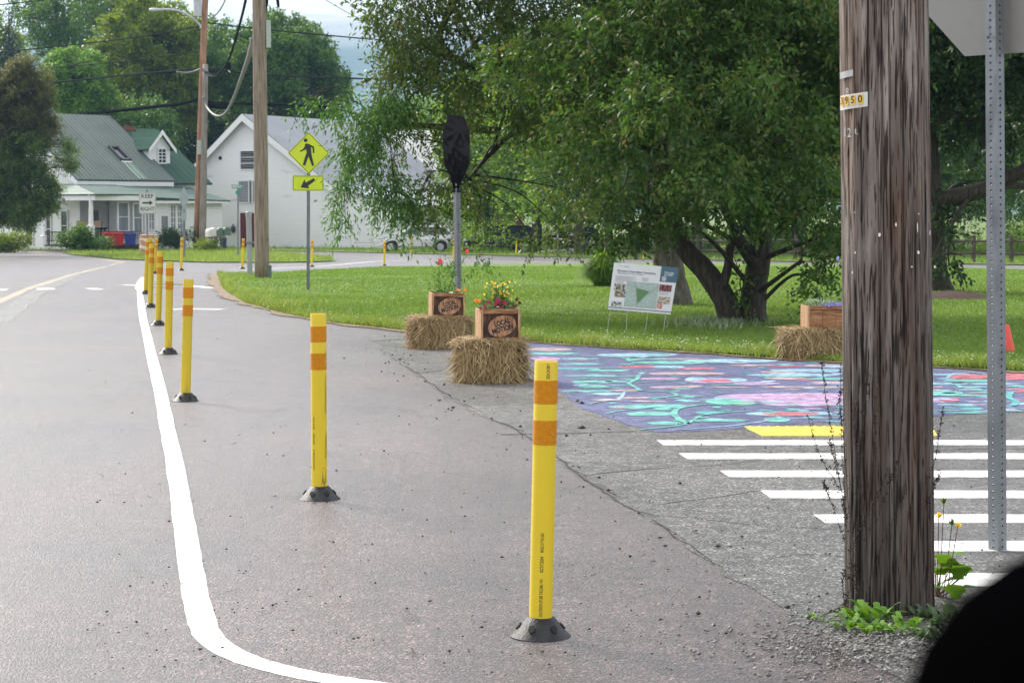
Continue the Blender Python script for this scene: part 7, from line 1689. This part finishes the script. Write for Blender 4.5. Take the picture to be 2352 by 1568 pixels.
# cedar in front of the farmhouse
cy_ = on(-42, 99); root = empty('cedar_tree', cy_, 'shaggy cedar with a browned top in front of the green roofed farmhouse', 'tree')
_, tq = trunk_tube('trunk', [cy_ - Vector((0, 0, .1)), P(-40, 450, 99), P(-30, 350, 99), P(0, 260, 99), P(40, 170, 99)], [.28, .24, .2, .13, .05], M_bark, root, n=12)
lo1 = [LB(x, y + 8, 99 + d_, r, r, r * .8) for x, y, r, d_ in ((25, 170, .9, 0), (0, 280, 1.1, .2), (60, 290, .7, 0), (20, 310, .9, -.3), (95, 275, .7, 0), (110, 300, .5, -.3), (80, 170, .75, .4), (45, 205, 1.0, -.4), (90, 215, .7, 0), (15, 240, 1.0, .5), (70, 250, .8, -.3), (-30, 200, 1.2, 0), (60, 145, .6, .2), (115, 205, .4, .2))]
lo2 = [LB(x, y, 99 + d_, r, r, r * .75) for x, y, r, d_ in ((55, 325, .75, -.6), (95, 330, .55, -.3), (155, 335, .42, -.2), (145, 370, .5, 0), (165, 375, .3, .1), (20, 370, 1.0, 0), (75, 390, .8, -.4), (110, 420, .55, 0), (25, 440, 1.1, .2), (80, 460, .8, -.3), (120, 470, .4, 0), (60, 490, .6, 0), (10, 480, .8, 0), (-40, 420, 1.3, 0), (-40, 300, 1.2, .3), (170, 345, .22, 0), (100, 285, .25, 0), (40, 485, .8, -.5), (90, 480, .6, -.4), (125, 440, .35, -.2), (150, 385, .3, -.2), (-10, 340, 1, -.3), (75, 345, .6, -.7), (45, 500, .7, -.6), (-40, 480, 1.2, 0))]
boughs('branches', tq, lo1 + lo2, M_bark, root, .09, 5, 9, start=.25)
leaves('brown_top', clumps(lo1, 7, .45, 9), 9000, 8, .15, .045, .34, .2, M_yewb, root, 34, gap=.22); leaves('crown', clumps(lo2, 7, .45, 8), 15000, 8, .15, .045, .34, .25, M_yew, root, 35, gap=.18)
# ------------------------------------------------------------------ woods beyond the fence
wl = 'bright green tree in the woods beyond the fence, glimpsed through the big crown'
protos = []
for i, (px, Y, yt, yb, w_, x0) in enumerate([(1230, 105, 60, 560, 260, None), (1480, 112, 30, 560, 300, None), (980, 168, 190, 520, 240, None)]):
    protos.append(far_tree('woodland_tree', wl, px, Y, yt, yb, w_, M_back, 4200, .24, 40 + i, n=30, rs=.30, group='trees of the woods beyond the fence', gap=.12, bark=M_bark))
for i, (px, Y) in enumerate([(1120, 118), (1330, 98), (1400, 108), (1600, 100), (1720, 112), (1830, 98), (1950, 108), (2060, 100), (2170, 112), (2290, 100), (2400, 108), (2520, 100), (1300, 140), (1550, 145), (1800, 140), (2050, 145), (2280, 140), (2480, 145), (1130, 150)]):
    c = copy_tree(protos[i % 2]); q = on(px, Y, .03); c.location = q; s = RG.uniform(.8, 1.15); c.scale = (s, s, s * RG.uniform(.9, 1.15)); c.rotation_euler = (0, 0, RG.uniform(0, 6.28))
lo = []
for i in range(110):
    q = on(RG.uniform(1080, 2600), RG.uniform(103, 116)); r = RG.uniform(.5, 1.5); lo.append((q.x, q.y, q.z + r * .35, r * 1.2, r, r * .8))
o = leaves('undergrowth', lo, 8000, 7, .17, .10, .4, .1, M_back, None, 50); tag(o, 'tangle of bright undergrowth along the woods edge behind the fence', 'undergrowth', kind='stuff')
def shrub(name, label, px, Y, w, h, m, ns, ll, seed, droop=.1):
    b = on(px, Y, .03); root = empty(name, b, label, 'shrub'); rg = random.Random(seed)
    lo = [(b.x + rg.gauss(0, w * .28), b.y + rg.gauss(0, w * .2), b.z + h * rg.uniform(.25, .75), w * .22, w * .22, h * .25) for _ in range(9)]
    mb = MB()
    for l in lo: mb.tube([b, Vector(l[:3])], [.015, .006], 4, caps=False)
    mb.build('stems', M_bark, root, fixn=False); leaves('foliage', lo, ns, 7, ll, ll * .45, ll * 2.2, droop, m, root, seed)
shrub('shrub', 'low leafy shrub at the porch steps below the cedar', 22, 106, 2.2, 1.0, M_maple, 900, .14, 61)
shrub('shrub', 'arching grassy shrub below the porch post left of the green tub', 180, 106, 1.7, 1.3, M_mapled, 900, .16, 62)
shrub('shrub', 'small dark shrub against the enclosed porch, right of the drum', 402, 110, 1.5, 1.2, M_dk, 500, .13, 63)
shrub('shrub', 'weedy shrub under the leaning poles beside the mailboxes', 476, 107, 1.2, .6, M_maple, 300, .12, 64)
# arching grass clump on the lawn
bg_ = G(1385, 660); root = empty('grass_clump', bg_, 'tall arching ornamental grass clump behind the project board', 'ornamental grass'); rg = np.random.default_rng(4); n = 2600
a = rg.uniform(0, 6.28, n); out = rg.uniform(.05, .45, n); h = rg.uniform(.28, .62, n) * (1.15 - out); b0 = np.stack([bg_.x + np.cos(a) * .12, bg_.y + np.sin(a) * .12, np.full(n, bg_.z)], -1)
m1 = b0 + np.stack([np.cos(a) * out * .45, np.sin(a) * out * .45, h], -1); e = b0 + np.stack([np.cos(a) * out * 1.15, np.sin(a) * out * 1.15, h * rg.uniform(.4, 1.3, n)], -1); sdv = np.stack([-np.sin(a), np.cos(a), np.zeros(n)], -1) * .008
V = np.stack([b0 - sdv, b0 + sdv, m1 + sdv, m1 - sdv, e], 1).reshape(-1, 3); i = np.arange(n)[:, None] * 5
npmesh('blades', V, np.concatenate([i + np.array([[0, 1, 2, 3]]), i + np.array([[3, 2, 4, 4]])], 1).reshape(-1, 4)[::1], M_lime, root, rnd=np.repeat(rg.random(n) * .6, 2)) if False else None
V2 = np.stack([b0 - sdv, b0 + sdv, m1 + sdv, m1 - sdv, m1 - sdv, m1 + sdv, e + sdv * .2, e - sdv * .2], 1).reshape(-1, 3)
npmesh('blades', V2, np.arange(n * 8).reshape(-1, 4), M_back, root, rnd=np.repeat(rg.random(n) * .8, 2))
# mulch mound
mp_ = G(2190, 688); mb = MB(); mb.lathe([(.95, -.05), (.7, .03), (.4, .10), (.1, .13)], mp_, 28)
for v in mb.v: v.x = mp_.x + (v.x - mp_.x) * 1.0; v.z += random.uniform(-.015, .015)
o = mb.build('mulch', mat('mulch_red', (.045, .020, .012), .9, .4, 20, bump=1, bscale=60), smooth=True); o['kind'] = 'structure'
# ------------------------------------------------------------------ grass
M_gr = leafmat('grass_blade', [(.065, .135, .02), (.105, .19, .03), (.145, .24, .042), (.20, .28, .065)], .35, rough=.5)
M_grl = leafmat('grass_light', [(.11, .17, .03), (.155, .23, .045), (.21, .29, .06), (.28, .33, .09)], .35, rough=.5)
def inpoly(x, y, poly):
    px = np.array([p[0] for p in poly]); py = np.array([p[1] for p in poly]); c = np.zeros(len(x), bool); j = len(px) - 1
    for i in range(len(px)):
        cond = ((py[i] > y) != (py[j] > y)); xi = (px[j] - px[i]) * (y - py[i]) / (py[j] - py[i] + 1e-12) + px[i]; c ^= cond & (x < xi); j = i
    return c
def grass(name, x, y, z, hgt, wid, m, seed, lean=.4, label='', cat='grass', per=1):
    rg = np.random.default_rng(seed); n = len(x); a = rg.uniform(0, 6.28, n); sd = np.stack([np.cos(a), np.sin(a), np.zeros(n)], -1) * (wid / 2)[:, None]
    b = np.stack([x, y, z], -1); ln = np.stack([rg.normal(0, lean, n) * hgt, rg.normal(0, lean, n) * hgt, hgt], -1)
    V = np.stack([b - sd, b + sd, b + ln], 1).reshape(-1, 3)
    o = npmesh(name, V, np.arange(n * 3).reshape(-1, 3), m, None, rnd=np.clip(rg.normal(.45, .22, n) + .15 * np.sin(x * 1.7) * np.sin(y * 1.3), 0, 1)); tag(o, label, cat, kind='stuff'); return o
rg = np.random.default_rng(77); n = 330000
Yg = 15.5 * (66 / 15.5) ** (rg.random(n) ** 1.25); Xg = (rg.uniform(480, 2420, n) - CX) / F * Yg
kp = inpoly(Xg, Yg, lawn_out); Xg, Yg = Xg[kp], Yg[kp]; Zg = gzv(Xg, Yg) + .026
hh = rg.uniform(.018, .042, len(Xg)) * (1 + .4 * np.sin(Xg * .9 + 1) * np.sin(Yg * .6)); ww = .0035 + .00042 * Yg
grass('lawn_grass', Xg, Yg, Zg, hh, ww, M_gr, 1, .5, 'short mown grass covering the triangular lawn')
xs, ys, hs = [], [], []
for i in range(26000):
    j = rg.integers(0, len(fl) - 1); t = rg.random(); p = fl[j].lerp(fl[j + 1], t); d_ = abs(rg.normal(0, .28)) if rg.random() < .8 else rg.uniform(0, 1.2)
    tn = fl[j + 1] - fl[j]; nn2 = Vector((-tn.y, tn.x, 0)).normalized();
    q = p + nn2 * (d_ - .06); xs.append(q.x); ys.append(q.y); hs.append(rg.uniform(.04, .13) * (1 - min(.6, d_ * .5)) * (1.25 if math.sin(q.x * 3.1) + math.sin(q.x * 7.7 + 1) > .6 else .8))
xs, ys, hs = map(np.array, (xs, ys, hs)); grass('edge_grass', xs, ys, gzv(xs, ys) + .014, hs, .006 + .0003 * ys, M_grl, 2, .55, 'ragged taller grass along the lawn edge by the pavement')
n = 24000; Yg = rg.uniform(66, 116, n); Xg = (rg.uniform(130, 790, n) - CX) / F * Yg; kp = inpoly(Xg, Yg, isl_w); Xg, Yg = Xg[kp], Yg[kp]
grass('island_grass', Xg, Yg, gzv(Xg, Yg) + .045, rg.uniform(.08, .24, len(Xg)), np.full(len(Xg), .035), M_grl, 3, .4, 'pale long grass growing on the traffic island')
n = 42000; Yg = rg.uniform(70, 122, n); Xg = (rg.uniform(-40, 2420, n) - CX) / F * Yg; kp = inpoly(Xg, Yg, yw + [Vector((90, 200, 0)), Vector((-90, 200, 0))]); Xg, Yg = Xg[kp], Yg[kp]
grass('verge_grass', Xg, Yg, gzv(Xg, Yg) + .035, rg.uniform(.08, .26, len(Xg)), np.full(len(Xg), .035), M_gr, 4, .4, 'longer grass on the far verge before the houses and fence')
sp_ = []
for _ in range(420):
    x = RG.uniform(1210, 2350) if RG.random() < .75 else RG.uniform(560, 1200); j = min(range(len(fl)), key=lambda i: abs(fl[i].x - (x - CX) / F * fl[i].y)); q = fl[j] + Vector((RG.gauss(0, .3), abs(RG.gauss(.25, .35)), 0)); q.z = gz(q.x, q.y) + RG.uniform(.07, .13); sp_.append((q, RG.uniform(.006, .011)))
o = pebbles('clover_flowers', sp_, leafmat('clover_white', [(.55, .55, .48), (.7, .7, .62)], 0), 6); tag(o, 'small white clover heads dotted along the lawn edge', 'flowers')
xs, ys = [], []
for _ in range(900): q = G(RG.gauss(1640, 50), RG.gauss(748, 5)); xs.append(q.x); ys.append(q.y)
xs, ys = np.array(xs), np.array(ys); grass('ground_cover', xs, ys, gzv(xs, ys) + .02, rg.uniform(.04, .10, len(xs)), np.full(len(xs), .035), leafmat('cover_leaf', [(.08, .15, .05), (.20, .28, .14), (.40, .45, .34)], .2), 5, .6, 'pale variegated ground cover at the foot of the crab apple', 'ground cover')
# leaves climbing the crab trunk
# ------------------------------------------------------------------ hills, mist, air
def hills():
    rg = np.random.default_rng(9); xs = np.linspace(-2200, 2600, 90); ys = np.linspace(1300, 4500, 40); X, Y = np.meshgrid(xs, ys)
    t = np.clip((Y - 1300) / 2500, 0, 1); ridge = 345 + 40 * np.sin(X / 400 + 1) + 20 * np.sin(X / 140) + 9 * np.sin(X / 55 + 2)
    Z = -1.4 + ridge * (t * t * (3 - 2 * t)) + 7 * np.sin(X / 70 + Y / 93) * t + 4 * rg.normal(size=X.shape) * t
    V = np.stack([X, Y, Z], -1).reshape(-1, 3); i = np.arange(39)[:, None] * 90 + np.arange(89)[None]; Q = np.stack([i, i + 1, i + 91, i + 90], -1).reshape(-1, 4)
    npmesh('hills', V, Q, mat('forest_far', (.02, .045, .018), .9, .3, .02, col2=(.055, .095, .03), bump=1, bscale=.04), smooth=True, kind='structure')
hills()
def volume(name, lo, hi, dens, col, m=None):
    lo, hi = Vector(lo), Vector(hi); o = MB().box((lo + hi) / 2, hi - lo).build(name, m); o['kind'] = 'stuff'; return o
def volmat(name, dens, col, aniso=.2):
    m = bpy.data.materials.new(name); m.use_nodes = True; nt = m.node_tree; nt.nodes.remove(nt.nodes['Principled BSDF']); v = nt.nodes.new('ShaderNodeVolumePrincipled'); v.inputs['Density'].default_value = dens; v.inputs['Color'].default_value = (*col, 1); v.inputs['Anisotropy'].default_value = aniso
    nt.links.new(v.outputs[0], nt.nodes['Material Output'].inputs['Volume']); return m, nt, v
if HAZE:
    m, nt, v = volmat('haze_air', HAZE, (.42, .68, 1.0), 0)
    o = volume('haze', (-2400, -60, -4), (2800, 4600, 440), 0, 0, m); tag(o, 'pale blue air thickening toward the hills', 'haze')

m, nt, v = volmat('mist_cloud', 0, (1, 1, 1), .3); N, L = nt.nodes, nt.links
tc = N.new('ShaderNodeTexCoord'); ln = N.new('ShaderNodeVectorMath'); ln.operation = 'LENGTH'; L.new(tc.outputs['Object'], ln.inputs[0])
mr = N.new('ShaderNodeMapRange'); mr.inputs['From Min'].default_value = 1; mr.inputs['From Max'].default_value = .35; mr.inputs['To Max'].default_value = 1; L.new(ln.outputs['Value'], mr.inputs['Value'])
nz_ = N.new('ShaderNodeTexNoise'); nz_.inputs['Scale'].default_value = 3.2; nz_.inputs['Detail'].default_value = 4; L.new(tc.outputs['Object'], nz_.inputs['Vector'])
m2 = N.new('ShaderNodeMapRange'); m2.inputs['From Min'].default_value = .38; m2.inputs['From Max'].default_value = .62; m2.inputs['To Max'].default_value = .012; L.new(nz_.outputs['Fac'], m2.inputs['Value'])
mm_ = N.new('ShaderNodeMath'); mm_.operation = 'MULTIPLY'; L.new(mr.outputs[0], mm_.inputs[0]); L.new(m2.outputs[0], mm_.inputs[1]); L.new(mm_.outputs[0], v.inputs['Density'])
if HAZE:
    o = MB().lathe([(.02, -1)] + [(math.cos(t), math.sin(t)) for t in [-PI / 2 + PI * k / 12 for k in range(1, 12)]] + [(.02, 1)], (0, 0, 0), 24).build('mist', m)
    o.location = P(790, 44, 2700); o.scale = (700, 240, 40); tag(o, 'white mist lying over the top of the wooded hill', 'mist', kind='stuff')
